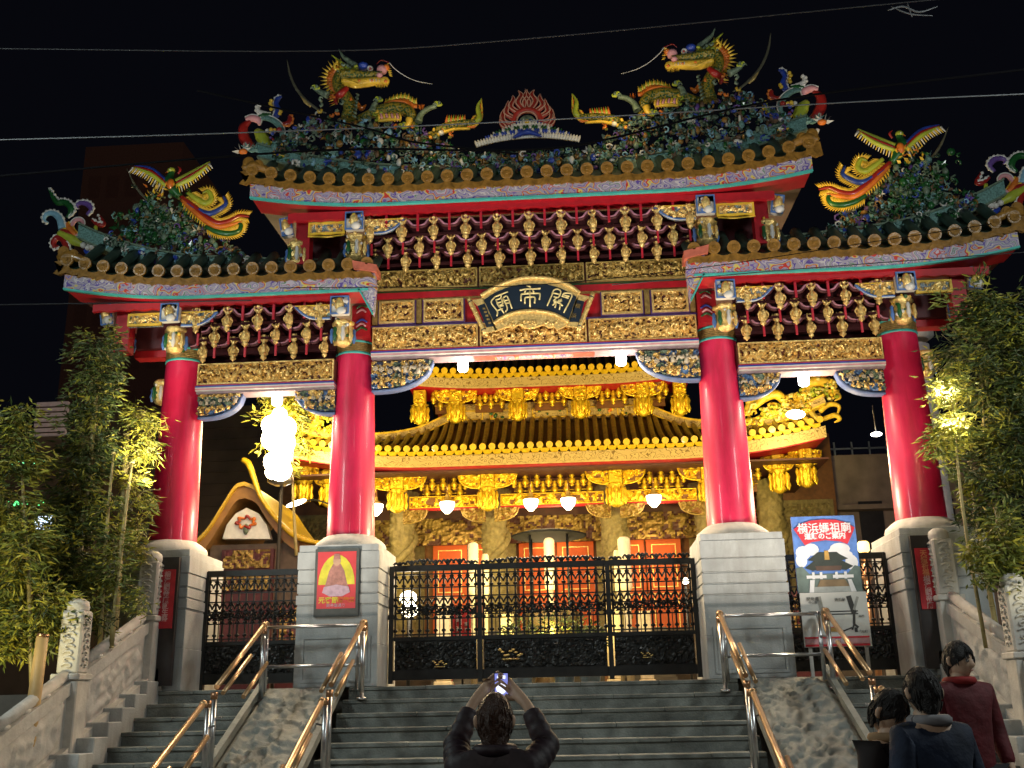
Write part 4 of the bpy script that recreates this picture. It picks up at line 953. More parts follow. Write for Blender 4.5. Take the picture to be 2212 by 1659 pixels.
# sword-like rods planted at the outer ends of the ridges
for sg, lab in ((-1, 'thin curved blade rising behind the left dragon'), (1, 'thin curved blade rising behind the right dragon')):
    t = thing('curved_blade', lab, 'ornament', (sg * 3.3, 14, 9.8), 'blades on the top ridge')
    m2 = MB(); q = lambda a, b: c1_(a, b, 14.0)
    m2.tube([q(425, 240), q(445, 340), q(490, 440), q(560, 520), q(640, 580), q(690, 600)], [.006, .018, .022, .022, .02, .01], 8, 0, .4)
    m2.tube([q(515, 480), q(550, 525), q(583, 558)], [.01, .03, .012], 8, 1, .5)
    if sg > 0: m2 = m2.mirror()
    m2.build('blade', [mat('weathered_bronze', (.16, .15, .10), .5, .4), GOLD], t)
for sg, lab in ((-1, 'slim curved blade behind the left phoenix'), (1, 'slim curved blade behind the right phoenix')):
    m2 = MB(); q = lambda a, b: cs(a, b, 14.0); m2.tube([q(640, 165), q(690, 270), q(750, 350), q(830, 420)], [.006, .02, .022, .012], 8, 0, .5)
    if sg > 0: m2 = m2.mirror()
    o = m2.build('curved_blade', [mat('weathered_bronze', (.16, .15, .10), .5, .4)], None, (sg * 5.6, 14, 9)); tag(o, lab, 'ornament', 'blades on the side ridges')

# ---- flaming pearl
t = thing('flaming_pearl', 'dark red flame ornament over blue and white waves at the middle of the top ridge', 'sculpture', (0, 13.9, 9.5))
FX = [mat('flame_red_glaze', (.36, .03, .02), .4, 0, .25), mat('flame_pink_rim', (.50, .27, .20), .45, 0, .15), BLUE, WHITE, GREEN, GGREY, YELLOW]
m2 = MB(); cc = c1_(2045, 660, 13.9)
rg = [cc + Vector((.205 * math.cos(a * math.pi / 14), 0, .205 * math.sin(a * math.pi / 14))) for a in range(-3, 18)]
m2.tube(rg, [.05, .05], 8, 0, sub=0); m2.tube([p + Vector((0, -.04, 0)) + (cc - p) * .25 for p in rg], [.012, .012], 6, 1, sub=0)
px = .00237
for sg in (-1, 1):
    for (x0, z0, pts) in ((0, .24, [(0, .2), (.03, .34), (-.03, .44), (.02, .55)]), (.1, .2, [(.06, .2), (.15, .34), (.09, .46), (.14, .54)]), (.2, .1, [(.14, .16), (.28, .27), (.23, .38), (.24, .46)]), (.25, 0, [(.20, .06), (.36, .16), (.33, .28), (.32, .37)]), (.28, -.1, [(.23, -.04), (.41, .03), (.42, .15), (.385, .24)]), (.28, -.14, [(.22, -.10), (.37, -.09), (.45, .0), (.45, .10)])):
        q = [cc + Vector((sg * a * .88, 0, b)) for a, b in pts]; m2.tube(q, [.05, .05, .032, .006], 8, 0, .5)
        m2.tube([p + Vector((sg * .035 * w_, -.03, 0)) for p, w_ in zip(q, (1, 1, .8, .1))], [.009, .012, .008, .003], 5, 1)
        m2.tube([p + Vector((-sg * .035 * w_, -.03, 0)) for p, w_ in zip(q, (1, 1, .8, .1))], [.009, .012, .008, .003], 5, 1)
m2.build('flame', FX, t)
m2 = MB(); m2.ball(cc + Vector((0, 0, -.02)), (.13, .08, .13), 5, 16, 10); m2.ball(cc + Vector((0, -.09, -.05)), .035, 6); m2.build('pearl', FX, t)
m2 = MB()
for row, (w_, z, mi) in enumerate(((.95, -.34, 3), (.75, -.26, 2), (.6, -.19, 4), (.42, -.12, 3), (.28, -.07, 2))):
    nn = int(w_ / .05)
    for k in range(-nn, nn + 1):
        f = k / nn; p = cc + Vector((f * w_ * .78, -.10 + .015 * row, z - .10 * f * f)); m2.tube([p, p + Vector((f * .03, -.02, .05)), p + Vector((f * .05, -.03, .085))], [.032, .026, .006], 6, mi if (k + row) % 3 else 3)
for k in range(12): m2.ball(cc + Vector((-.13 + .024 * k, -.17, -.30 + .02 * math.sin(k * .28))), .018, 2, 7, 5)
m2.tube([cc + Vector((-.22, -.15, -.35)), cc + Vector((0, -.17, -.28)), cc + Vector((.22, -.15, -.35))], [.02, .05, .02], 8, 2)
m2.build('waves', FX, t)

# ---- phoenixes
def phoenix(sg):
    t = thing('phoenix_sculpture', 'phoenix with raised wings and long gold tail on the %s side roof' % ('left' if sg < 0 else 'right'), 'sculpture', (sg * 5.3, 13.8, 8.6), 'phoenixes on the side roofs')
    DM = [GREEN, YELLOW, ORANGE, DRED, BLUE, LIME, WHITE, PURP]
    def bld(m2, n):
        if sg > 0: m2 = m2.mirror()
        return m2.build(n, DM, t)
    q = lambda a, b, Y=13.8: cs(a, b, Y)
    for root, tip, mid, n_ in (((905, 255), (690, 145), (800, 170), -1), ((975, 255), (1200, 120), (1090, 190), 1)):
        m2 = MB(); top = [q(*root), q(*mid), q(*tip)]
        m2.tube(top, [.05, .04, .012], 8, 4 if n_ < 0 else 5)
        m2.tube([q(root[0], root[1] + 14, 13.77), q(mid[0], mid[1] + 16, 13.76), q(tip[0], tip[1] + 6, 13.78)], [.035, .035, .01], 8, 3)
        m2.tube([q(root[0], root[1] + 26, 13.76), q(mid[0], mid[1] + 32, 13.75), q(tip[0], tip[1] + 12, 13.78)], [.03, .035, .012], 8, 5)
        cm = catmull(top, 8)
        for k, p in enumerate(cm): 
            L = .20 - .10 * k / len(cm); d = Vector((n_ * (.25 + .5 * k / len(cm)), -.05, -1)); m2.tube([p + Vector((0, -.03, -.05)), p + Vector((0, -.03, -.05)) + d.normalized() * L], [.022, .006], 6, 1 if k % 2 else 6, .5, sub=0)
        bld(m2, 'wing')
    m2 = MB(); m2.tube([q(950, 180), q(935, 210), q(930, 250), q(960, 310), q(1000, 360)], [.035, .05, .085, .09, .05], 10, 0); m2.ball(q(940, 180), (.06, .05, .055), 5); m2.tube([q(925, 182), q(900, 195)], [.02, .003], 6, 2, sub=0)
    m2.tube([q(985, 200), q(1000, 170), q(980, 150)], [.012, .02, .004], 6, 3); m2.ball(q(930, 172, 13.76), .012, 6)
    m2.ball(q(935, 270, 13.73), (.06, .04, .09), 2)
    for k in range(12): m2.leaf(q(905 + 6 * k, 250 + 8 * (k % 4), 13.72), (ur(-.4, .4), -.2, -1), .08, .035, 1 if k % 2 else 2)
    bld(m2, 'body')
    m2 = MB()
    for pts, mi, fr in (([(1000, 350), (1090, 420), (1170, 490), (1250, 535), (1330, 520), (1400, 485), (1465, 490)], 3, 1), ([(1010, 375), (1100, 460), (1190, 530), (1260, 560), (1340, 545), (1420, 520)], 2, 1), ([(1170, 555), (1240, 590), (1320, 605), (1390, 590), (1410, 550), (1390, 530)], 0, 1), ([(1040, 400), (1130, 450), (1200, 470), (1270, 440), (1310, 400), (1290, 350)], 4, 1), ([(1050, 330), (1110, 370), (1170, 400), (1210, 370), (1190, 320), (1150, 330)], 5, 1)):
        cm = catmull([q(*p) for p in pts], 6); m2.tube(cm, [.03, .045, .05, .045, .035, .012], 8, mi, .7, sub=0)
        for k in range(2, len(cm) - 1):
            tn = (cm[k + 1] - cm[k - 1]).normalized(); nn = Vector((-tn.z, 0, tn.x))
            for s2 in (-1, 1): A = cm[k] + nn * s2 * .035; m2.tube([A, A + (nn * s2 * .8 + tn * .6).normalized() * .085], [.02, .004], 5, 1, .5, sub=0)
    bld(m2, 'tail')
    m2 = MB()
    for k in range(22): m2.leaf(q(ur(760, 960), ur(290, 370), 13.74), (ur(-1, 1), -.2, ur(-.3, 1)), .09, .05, random.choice((1, 1, 0, 2)))
    bld(m2, 'leaf_spray')
phoenix(-1); phoenix(1)
# small roof floodlights that gild the dragons, phoenixes and scrolls from the middle
for x_, W_ in ((-1, 30), (1, 55)): spot((x_ * 4.05, 12.9, 8.05), (x_ * 4.7, 13.9, 8.95), W_, (1, .70, .22), 75, .06)
for x_, W_ in ((-1, 10), (1, 14)): point((x_ * 1.35, 13.2, 9.85), W_, (1, .70, .26), .06)

# ---- downlights under the gate beams
for lab, x, z in (('bright round downlight under the centre beam, left of the middle', -1.02, 6.24), ('bright round downlight under the centre beam, right of the middle', 1.22, 6.24), ('bright downlight under the left side beam', -3.68, 5.84), ('bright downlight under the right side beam', 3.72, 5.84)):
    t = thing('downlight', lab, 'lamp', (x, 13.95, z + .06), 'downlights under the gate beams')
    m2 = MB(); m2.cyl((x, 13.95, z + .03), (x, 13.95, z + .07), .075, n=20); m2.build('housing', STEEL, t)
    m2 = MB(); m2.lathe(x, 13.95, [(.045, z - .12), (.07, z - .10), (.078, z - .03), (.07, z + .028)], 20); m2.build('bulb', GLOW, t)
    spot((x, 13.95, z - .16), (x, 13.95, 0), 150, (1, .80, .55), 150, .07); point((x, 13.95, z - .22), 22, (1, .84, .66), .08)

# ================================================================== TEMPLE HALL BEHIND
hall = thing('temple_hall', 'golden two-tiered temple hall with red doors seen through the gate', 'temple', (0, 24, 1.84))
m2 = MB(); m2.box(-7.2, 7.2, 21.2, 30, 1.84, 2.98, 0)
for k in range(7): m2.box(-2.2, 2.2, 19.3 + .27 * k, 21.2, 1.84 if k == 0 else 1.84 + .163 * k, 1.84 + .163 * (k + 1) - .001, 1)
m2.build('terrace', [mat('dark_terrace_stone', (.07, .05, .03), .7, 0, .5, 3), mat('terrace_steps_stone', (.09, .08, .06), .7, 0, .4, 3)], hall)
m2 = MB(); m2.box(-7.0, 7.0, 26, 29.5, 2.98, 8.0, 0)
for xa, xb in ((-6.9, -3.3), (3.3, 6.9), (-1.25, -1.0), (1.0, 1.25)): m2.box(xa, xb, 25.94, 25.998, 2.98, 5.6, 1)
m2.box(-6.9, 6.9, 25.9, 25.998, 5.55, 6.3, 1)
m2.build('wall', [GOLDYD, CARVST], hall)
m2 = MB(); relief(m2, -6.8, 6.8, 5.60, 6.2, 25.9, .06, .05, 0, 1, 6, 44); m2.build('carved_lintel', [CARVST, mat('olive_recess', (.14, .10, .04), .7)], hall)
DOOR = mat('orange_red_door', (.55, .085, .010), .6, 0, .15, 3)
for x0, x1, nd in ((-3.1, -1.3, 2), (-.95, .95, 2), (1.3, 3.1, 2)):
    w_ = (x1 - x0) / nd
    for k in range(nd):
        a = x0 + k * w_; m2 = MB(); m2.bbox(a + .02, a + w_ - .02, 25.86, 25.93, 3.0, 5.45, .01, 0)
        for z0, z1 in ((3.2, 4.1), (4.25, 5.3)): frame(m2, a + .15, a + w_ - .15, z0, z1, 25.84, 25.865, .022, 1)
        m2.lathe(a + (w_ - .12 if k == 0 else .12), 25.82, [(.01, 4.15), (.035, 4.18), (.01, 4.21)], 10, 1)
        m2.build('door', [DOOR, GOLD], hall)
HX = [-5.0, -3.55, -1.38, 1.38, 3.55, 5.0]
for x in HX:
    m2 = MB(); prof = [(.34, 2.98), (.36, 3.05), (.30, 3.2)] + [(.26, 3.2 + 3.0 * k / 60) for k in range(61)] + [(.34, 6.25), (.36, 6.4)]
    m2.lathe(x, 24, prof, 36, 0, fn=lambda a, z: .92 + .36 * hfun(math.cos(a) * .5 + x, z * 1.3 + math.sin(a) * .6, 6, 2 + x))
    m2.tube([(x + .3 * math.cos(a * .8), 24 + .3 * math.sin(a * .8), 3.4 + a * .24) for a in range(12)], [.05, .09, .09, .08, .03], 8, 0)
    m2.build('dragon_column', CARVST, hall)
# lower roof, hipped at the ends
HR = lambda x: rise(x, 5.9, 2.6, .36)
m2 = MB(); nt = 57; xs = [-5.85 + 11.7 * i / (nt - 1) for i in range(nt)]
for i, x in enumerate(xs):
    z = 6.98 + HR(x); m2.cyl((x, 21.98, z), (x, 22.03, z + .01), .075, n=14, mi=0)
    a = abs(x); top = (23.6, 8.00) if a < 2.5 else (23.6 - 1.5 * min(1, (a - 2.5) / 3.3), 8.0 - .75 * min(1, ((a - 2.5) / 3.3)) ** .7 + HR(x) * .9)
    xx = x if a < 2.5 else x
    p1 = Vector((x, 22.03, z)); p3 = Vector((x * (1 if a < 2.5 else .97), top[0], top[1])); p2 = p1.lerp(p3, .5) + Vector((0, 0, -.10 * min(1, (p3 - p1).length)))
    m2.tube([p1, p2, p3], .062, 8, 1, sub=3)
    if i < nt - 1:
        x2 = xs[i + 1]; za = (z + 6.98 + HR(x2)) / 2; xm = (x + x2) / 2
        m2.prism([(xm - .10, za - .03), (xm - .06, za - .065), (xm + .06, za - .065), (xm + .10, za - .03), (xm + .10, za - .11), (xm + .05, za - .17), (xm - .05, za - .17), (xm - .10, za - .11)], 22.0, 22.03, 0)
for i in range(40):
    a = -5.9 + 11.8 * i / 40; b = a + 11.8 / 40
    def tp(x):
        q_ = abs(x); return (23.6, 7.93) if q_ < 2.5 else (23.6 - 1.5 * min(1, (q_ - 2.5) / 3.3), 7.93 - .75 * min(1, ((q_ - 2.5) / 3.3)) ** .7 + HR(x) * .9)
    ta, tb = tp(a), tp(b); za, zb_ = 6.92 + HR(a), 6.92 + HR(b)
    m2.add([(a, 22.02, za), (b, 22.02, zb_), (b, (22.02 + tb[0]) / 2, (zb_ + tb[1]) / 2 - .1), (a, (22.02 + ta[0]) / 2, (za + ta[1]) / 2 - .1), (b, tb[0], tb[1]), (a, ta[0], ta[1])], [(0, 1, 2, 3), (3, 2, 4, 5)], 2, True)
    m2.add([(a, ta[0], ta[1]), (b, tb[0], tb[1]), (b, 27, 7.5), (a, 27, 7.5)], [(0, 1, 2, 3)], 2)
lowr = m2.build('lower_roof', [YTILE, OTILE, mat('roof_valley_tile', (.13, .08, .02), .6)], hall)
m2 = MB(); strip(m2, -5.95, 5.95, lambda x: 6.60 + HR(x), lambda x: 6.82 + HR(x), 22.0, 22.06, 0, 40); m2.build('painted_fascia', CFASC, lowr)
m2 = MB(); strip(m2, -5.95, 5.95, lambda x: 6.565 + HR(x), lambda x: 6.598 + HR(x), 21.99, 22.06, 0, 40); strip(m2, -5.9, 5.9, lambda x: 6.54 + HR(x), lambda x: 6.56 + HR(x), 22.0, 24.3, 1, 40)
m2.build('eave_board', [mat('cream_edge_paint', (.5, .36, .16), .5), REDP], lowr)
for sg in (-1, 1):
    m2 = MB(); hp = catmull([(sg * 2.45, 23.55, 8.06), (sg * 3.2, 23.1, 7.62), (sg * 4.2, 22.6, 7.40), (sg * 5.2, 22.25, 7.48), (sg * 6.0, 21.98, 7.75)], 8)
    for k in range(len(hp) - 1):
        a, b = hp[k], hp[k + 1]
        for (dz, w_, h, mi) in ((0, .16, .16, 0), (.10, .22, .04, 1), (-.09, .2, .03, 1)): m2.beam(a + Vector((0, 0, dz)), b + Vector((0, 0, dz)), w_, h, mi)
    m2.build('hip_ridge', [CFASC, YELLOW], lowr)
m2 = MB(); m2.box(-2.55, 2.55, 23.6, 23.9, 7.98, 8.42, 0)
for k in range(5): x = -2.0 + k; frame(m2, x - .42, x + .42, 8.02, 8.26, 23.57, 23.61, .025, 1); 
for k in range(40): m2.ball((ur(-2.4, 2.4), 23.58, ur(8.05, 8.23)), ur(.02, .05), random.choice((2, 3, 1)), 6, 4)
m2.build('painted_frieze', [CFASC, YELLOW, ORANGE, GREEN], hall)
# upper tier
m2 = MB(); m2.box(-2.7, 2.7, 23.9, 28, 8.0, 9.3); m2.build('upper_wall', mat('brick_red_wall', (.30, .04, .02), .6), hall)
UR = lambda x: rise(x, 3.3, 1.2, .16)
m2 = MB(); nt = 33; xs = [-3.2 + 6.4 * i / (nt - 1) for i in range(nt)]
for i, x in enumerate(xs):
    z = 8.97 + UR(x); m2.cyl((x, 22.78, z), (x, 22.83, z + .01), .075, n=14, mi=0); m2.tube([(x, 22.83, z), (x, 23.6, z + .45), (x, 24.6, z + 1.3)], .062, 8, 1, sub=3)
    if i < nt - 1:
        xm = x + .1; za = 8.97 + UR(xm); m2.prism([(xm - .10, za - .03), (xm - .06, za - .065), (xm + .06, za - .065), (xm + .10, za - .03), (xm + .10, za - .11), (xm + .05, za - .17), (xm - .05, za - .17), (xm - .10, za - .11)], 22.8, 22.83, 0)
strip(m2, -3.25, 3.25, lambda x: 8.90 + UR(x), lambda x: 8.93 + UR(x), 22.83, 22.86, 0)
for a, b in zip(xs[:-1], xs[1:]): m2.add([(a, 22.83, 8.93 + UR(a)), (b, 22.83, 8.93 + UR(b)), (b, 23.6, 9.36), (a, 23.6, 9.36), (b, 24.6, 10.2), (a, 24.6, 10.2)], [(0, 1, 2, 3), (3, 2, 4, 5)], 2, True)
m2.add([(-3.2, 24.6, 10.2), (3.2, 24.6, 10.2), (3.2, 27, 9), (-3.2, 27, 9)], [(0, 1, 2, 3)], 2)
upr = m2.build('upper_roof', [YTILE, OTILE, mat('roof_valley_tile', (.13, .08, .02), .6)], hall)
m2 = MB(); strip(m2, -3.3, 3.3, lambda x: 8.60 + UR(x), lambda x: 8.80 + UR(x), 22.80, 22.85); m2.build('painted_fascia', CFASC, upr)
m2 = MB(); strip(m2, -3.3, 3.3, lambda x: 8.56 + UR(x), lambda x: 8.598 + UR(x), 22.79, 22.86); strip(m2, -3.25, 3.25, lambda x: 8.535 + UR(x), lambda x: 8.555 + UR(x), 22.8, 24.0, 1)
m2.build('eave_board', [mat('cream_edge_paint', (.5, .36, .16), .5), REDP], upr)
# gilded brackets of both tiers
gm = MB(); gm.lathe(0, 0, [(.02, .18), (.06, .16), (.03, .12), (.07, .08), (.035, .04), (.075, 0), (.07, -.08), (.03, -.11), (.055, -.14), (.004, -.18)], 10, fn=lambda a, z: 1 + .15 * math.cos(4 * a)); HP = gm.mesh('pendant', GOLDY)
def hall_cluster(x, zt, y, s, wl, wr):
    m2 = MB()
    m2.bbox(x - .15 * s, x + .15 * s, y - .1, y + .1, zt - .34 * s, zt, .02, 0)
    for k in range(10): m2.ball((x + ur(-.11, .11) * s, y - .11, zt - ur(.04, .3) * s), ur(.025, .05) * s, 0, 7, 5)
    m2.lathe(x, y + .02, [(.15 * s, zt - .34 * s), (.20 * s, zt - .37 * s), (.12 * s, zt - .42 * s), (.18 * s, zt - .48 * s), (.18 * s, zt - .66 * s), (.12 * s, zt - .72 * s), (.16 * s, zt - .78 * s), (.05 * s, zt - .86 * s)], 16, 0, fn=lambda a, z: 1 + .16 * math.cos(6 * a) + .1 * noise.noise(Vector((a * 3, z * 20, x))))
    for k in range(8): a = k * .785; m2.lathe(x + .2 * s * math.cos(a), y + .2 * s * math.sin(a), [(.015, zt - .42 * s), (.045 * s, zt - .5 * s), (.02, zt - .6 * s), (.05 * s, zt - .7 * s), (.01, zt - .8 * s)], 7, 0)
    for e, sgn in ((wl, -1), (wr, 1)):
        if not e: continue
        x0 = x + sgn * .16 * s; N = 12; lo = lambda t: zt - .05 - .3 * s * (1 - t ** 2.4) ** .5
        pts = [(x0 + sgn * e * k / N, lo(k / N)) for k in range(N + 1)]; poly = [(x0, zt - .03)] + pts + [(x0 + sgn * e, zt - .03)]
        m2.prism(poly[::-sgn], y - .02, y + .04, 1); m2.tube([(a, y - .04, b) for a, b in pts], .02, 7, 0, sub=0)
        relief(m2, *sorted((x0, x0 + sgn * e)), zt - .35 * s, zt - .03, y - .03, .07, .03, 0, 1, 7, x * 3 + sgn, lambda X, Z: Z > lo(min(1, abs(X - x0) / e)) + .01, .15)
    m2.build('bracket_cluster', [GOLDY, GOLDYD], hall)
for x in (-3.0, -2.15, -.72, .72, 2.15, 3.0): hall_cluster(x, 8.62, 22.95 if abs(x) < 2.9 else 23.0, .95, .34 if abs(x) < 2.9 else .0, .34 if abs(x) < 2.9 else 0)
for x in (-5.6, -5.0, -3.45, -1.42, 1.42, 3.45, 5.0, 5.6): hall_cluster(x, 6.55 + HR(x), 22.7, 1.0, .5 if abs(x) < 4.9 else .2, .5 if abs(x) < 4.9 else .2)
def hall_field(x0, x1, zt, y, rows):
    m2 = MB(); n_ = int((x1 - x0) / .125); m2.box(x0, x1, y + .35, y + .4, min(rows) - .16, zt, 0)
    for r, z in enumerate(rows): m2.box(x0, x1, y + .12 + .08 * r, y + .14 + .08 * r, z - .015, z + .0, 1)
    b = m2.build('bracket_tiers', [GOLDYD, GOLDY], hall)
    for k in range(n_ + 1):
        for r, z in enumerate(rows):
            if (k + r) % 2 == 0: inst('pendant', HP, b, (x0 + (x1 - x0) * k / n_, y + .05 + .08 * r, z + .02), (.85, .85, .95))
for a, b in ((-1.75, -1.1), (-.35, .35), (1.1, 1.75), (-2.7, -2.4), (2.4, 2.7)): hall_field(a, b, 8.56, 23.1, (8.47, 8.33))
for a, b in ((-2.95, -1.95), (-.85, .85), (1.95, 2.95), (-4.6, -4.0), (4.0, 4.6)): hall_field(a, b, 6.5, 22.9, (6.38, 6.2))
for a, b in ((-3.2, -1.65), (-1.15, 1.15), (1.65, 3.2)):
    m2 = MB(); relief(m2, a, b, 5.86, 6.06, 22.9, .07, .03, 0, 1, 6, a); frame(m2, a, b, 5.83, 6.09, 22.86, 22.92, .02, 0); m2.box(a, b, 22.92, 23.1, 5.84, 6.08, 1); m2.box(a, b, 22.88, 23.1, 5.80, 5.828, 2)
    m2.build('carved_beam', [GOLDY, GOLDYD, REDP], hall)
    for (x0, s2) in ((a - .15, 1), (b + .15, -1)):
        m2 = MB(); N = 10; pts = [(x0 + s2 * .55 * k / N, 5.80 - .3 * (1 - (k / N) ** 2.4) ** .5) for k in range(N + 1)]; poly = [(x0, 5.80)] + pts
        m2.prism(poly[::-s2], 22.95, 23.05, 1); m2.tube([(p_, 22.94, q_) for p_, q_ in pts], .02, 6, 0, sub=0)
        relief(m2, *sorted((x0, x0 + s2 * .55)), 5.5, 5.8, 22.94, .07, .03, 0, 1, 7, a + s2, lambda X, Z: Z > 5.80 - .3 * (1 - min(1, abs(X - x0) / .55) ** 2.4) ** .5 + .01, .15)
        m2.build('spandrel', [GOLDD, GOLDYD], hall)
m2 = MB(); relief(m2, -5.2, 5.2, 5.35, 6.0, 25.3, .08, .05, 0, 1, 5, 77, thr=.3); m2.box(-5.2, 5.2, 25.3, 25.4, 5.35, 6.5, 1); m2.build('inner_carving', [GOLDD, mat('dark_porch_timber', (.06, .015, .012), .6)], hall)
m2 = MB(); m2.box(-6, 6, 22.2, 26, 6.5, 6.54); m2.build('porch_ceiling', mat('dark_porch_timber', (.06, .015, .012), .6), hall)

# roof corner dragons, gold glazed
def corner_dragon(sg, lab):
    t = thing('corner_dragon', lab, 'sculpture', (sg * 5.2, 22.1, 7.5), 'gold dragons on the hall roof corners')
    cd = crop(1200, 880, 2.212); q = lambda a, b, Y=22.1: cd(a, b, Y)
    def bld(m2, n):
        if sg < 0: m2 = m2.mirror()
        return m2.build(n, [YELLOW, LIME, ORANGE, mat('pale_yellow_glaze', (.75, .62, .22), .4)], t)
    m2 = MB(); m2.tube([q(1460, 340), q(1520, 300), q(1580, 250), q(1640, 235), (q(1680, 270)), q(1700, 310), q(1760, 290), q(1790, 220), q(1830, 190), q(1880, 160)], [.05, .07, .10, .11, .10, .10, .11, .10, .09, .06], 10, 0); bld(m2, 'body')
    m2 = MB(); m2.tube([q(1800, 190), q(1850, 165), q(1920, 170), q(1970, 190)], [.09, .13, .1, .05], 10, 0); m2.tube([q(1860, 210), q(1910, 215), q(1955, 225)], [.06, .06, .03], 8, 3); m2.ball(q(1870, 150, 22.0), .05, 3); m2.tube([q(1850, 150), q(1900, 130), q(1950, 120)], [.05, .05, .01], 8, 2); bld(m2, 'head')
    m2 = MB()
    for k in range(130):
        f = rnd(); a = 1470 + 500 * f; b = 330 - 150 * f ** 1.3 + ur(-30, 75) ; rr = ur(9, 26); ph_ = ur(0, 6.28)
        m2.tube([q(a + rr * math.cos(ph_ + u_) * (1 - u_ / 7), b + rr * math.sin(ph_ + u_) * (1 - u_ / 7), ur(21.95, 22.15)) for u_ in (0, 1.2, 2.4, 3.6, 4.8)], [.035, .03, .012], 6, random.choice((0, 0, 3, 1)), sub=1)
    bld(m2, 'cloud_scrolls')
    for pts in ([(1860, 280), (1900, 230), (1960, 220), (1990, 250), (1960, 270)], [(1880, 330), (1930, 290), (1985, 300), (1975, 350)], [(1900, 370), (1960, 350), (1990, 370), (1960, 390)], [(1470, 350), (1480, 300), (1520, 270), (1540, 290)], [(1560, 340), (1600, 320), (1640, 350), (1610, 360)], [(1690, 250), (1740, 240), (1750, 290), (1710, 300)], [(1780, 320), (1830, 300), (1850, 350)], [(1500, 260), (1480, 280), (1495, 310)]):
        m2 = MB(); m2.tube([q(*p) for p in pts], [.05, .06, .045, .015], 8, random.choice((0, 3))); bld(m2, 'scroll')
    m2 = MB()
    for k in range(26): a = 1500 + 14 * k; m2.leaf(q(a, 300 - 60 * math.sin(k * .28) - 2 * k * .9, 22.05), (.2, -.1, 1), .22, .07, random.choice((0, 1, 3)))
    for k in range(8): m2.leaf(q(1800 + 12 * k, 170 - 4 * k), (-.2 + .15 * k, -.1, 1), .2, .07, 0)
    bld(m2, 'spines')
corner_dragon(-1, 'gold dragon on the left corner of the hall roof, glaring in floodlight'); corner_dragon(1, 'gold dragon on the right corner of the hall roof')
for sg, x, W_ in ((-1, -4.9, 190), (1, 5.0, 60)): point((x, 21.2, 6.9), W_, (1, .8, .3), .15)
for x, z in ((5.25, 7.35),):
    t = thing('eave_floodlight', 'small glaring floodlight on the right end of the hall eave', 'lamp', (x, 21.6, z)); m2 = MB(); m2.box(x - .16, x + .16, 21.6, 21.7, z - .06, z + .07); m2.build('housing', STEEL, t)
    m2 = MB(); m2.ball((x, 21.58, z), (.20, .03, .10), 0, 14, 8); m2.build('lens', FLOOD, t)

# the big floodlight pair on a mast at the left
t = thing('floodlight_mast', 'two blinding floodlights stacked on a mast left of the hall', 'lamp', (-4.55, 17.0, 1.84))
m2 = MB(); m2.cyl((-4.5, 17.2, 1.84), (-4.5, 17.2, 6.4), .03, n=10); m2.build('mast', mat('dark_mast', (.03, .025, .02), .7), t)
for k_, glare_balls in enumerate((((0, 6.42, .13), (-.13, 6.24, .18), (.09, 6.18, .21), (-.10, 6.0, .20), (.06, 5.92, .23)), ((.10, 5.68, .14), (-.06, 5.6, .18), (.06, 5.45, .19), (-.08, 5.42, .12)))):
    m2 = MB(); z = glare_balls[2][1]; m2.lathe(-4.5, 17.12, [(.10, z - .22), (.22, z - .16), (.22, z + .16), (.08, z + .22)], 16); m2.build('housing', STEEL, t)
    m2 = MB()
    for dx_, z, s in glare_balls: m2.ball((-4.5 + dx_, 16.90, z), (s, .14, s), 0, 20, 12)  # overlapping glowing balls put the glare's white patch into the lens shape
    m2.build('lens', FLOOD, t)
# hanging lamps of the porch
lamp_t = None
for i, (x, lab) in enumerate(((-3.95, 'white glass lamp hanging behind the inner left column'), (-2.34, 'white glass lamp hanging left of the dragon columns'), (-.47, 'left one of the two white lamps hanging before the middle doors'), (.36, 'right one of the two white lamps hanging before the middle doors'), (2.25, 'white glass lamp hanging near the inner right column'))):
    loc = (x, 22.8, 5.7)
    if lamp_t is None:
        t = thing('porch_lamp', lab, 'lamp', loc, 'hanging porch lamps'); lamp_t = t
        m2 = MB(); m2.lathe(x, 22.8, [(.05, 5.68), (.14, 5.78), (.17, 5.90), (.165, 5.93)], 20); m2.build('glass_shade', GLOWW, t)
        m2 = MB(); m2.lathe(x, 22.8, [(.165, 5.932), (.10, 5.99), (.05, 6.02), (.04, 6.1)], 16); m2.build('cap', GOLD, t)
        m2 = MB(); m2.cyl((x, 22.8, 6.1), (x, 22.8, 6.5), .012, n=6); m2.build('rod', BRONZE, t)
    else: dup_tree(lamp_t, loc, lab)
    point((x, 22.8, 5.5), 28, (1, .72, .35), .15)
for x in (-2.3, 0, 2.3): point((x, 25.0, 5.1), 26, (1, .66, .28), .15)
# tilted lamp by the left
t = thing('wall_lamp', 'tilted white lamp shade at the far left corner of the hall', 'lamp', (-4.45, 19, 5.3)); pL = P(640, 1087, 18)
m2 = MB(); m2.add([], []); m2.ball((pL.x, 18, pL.z), (.19, .12, .035), 0, 16, 8)
for i in range(len(m2.v)): v = Vector(m2.v[i]) - pL; m2.v[i] = tuple(pL + Matrix.Rotation(-.32, 3, 'Y') @ v)
m2.build('shade', GLOW, t); m2 = MB(); m2.tube([(pL.x + .1, 18, pL.z + .04), (pL.x + .3, 18.3, pL.z + .1), (pL.x + .5, 19, pL.z + .1)], .015, 6); m2.build('bracket_arm', IRON, t)

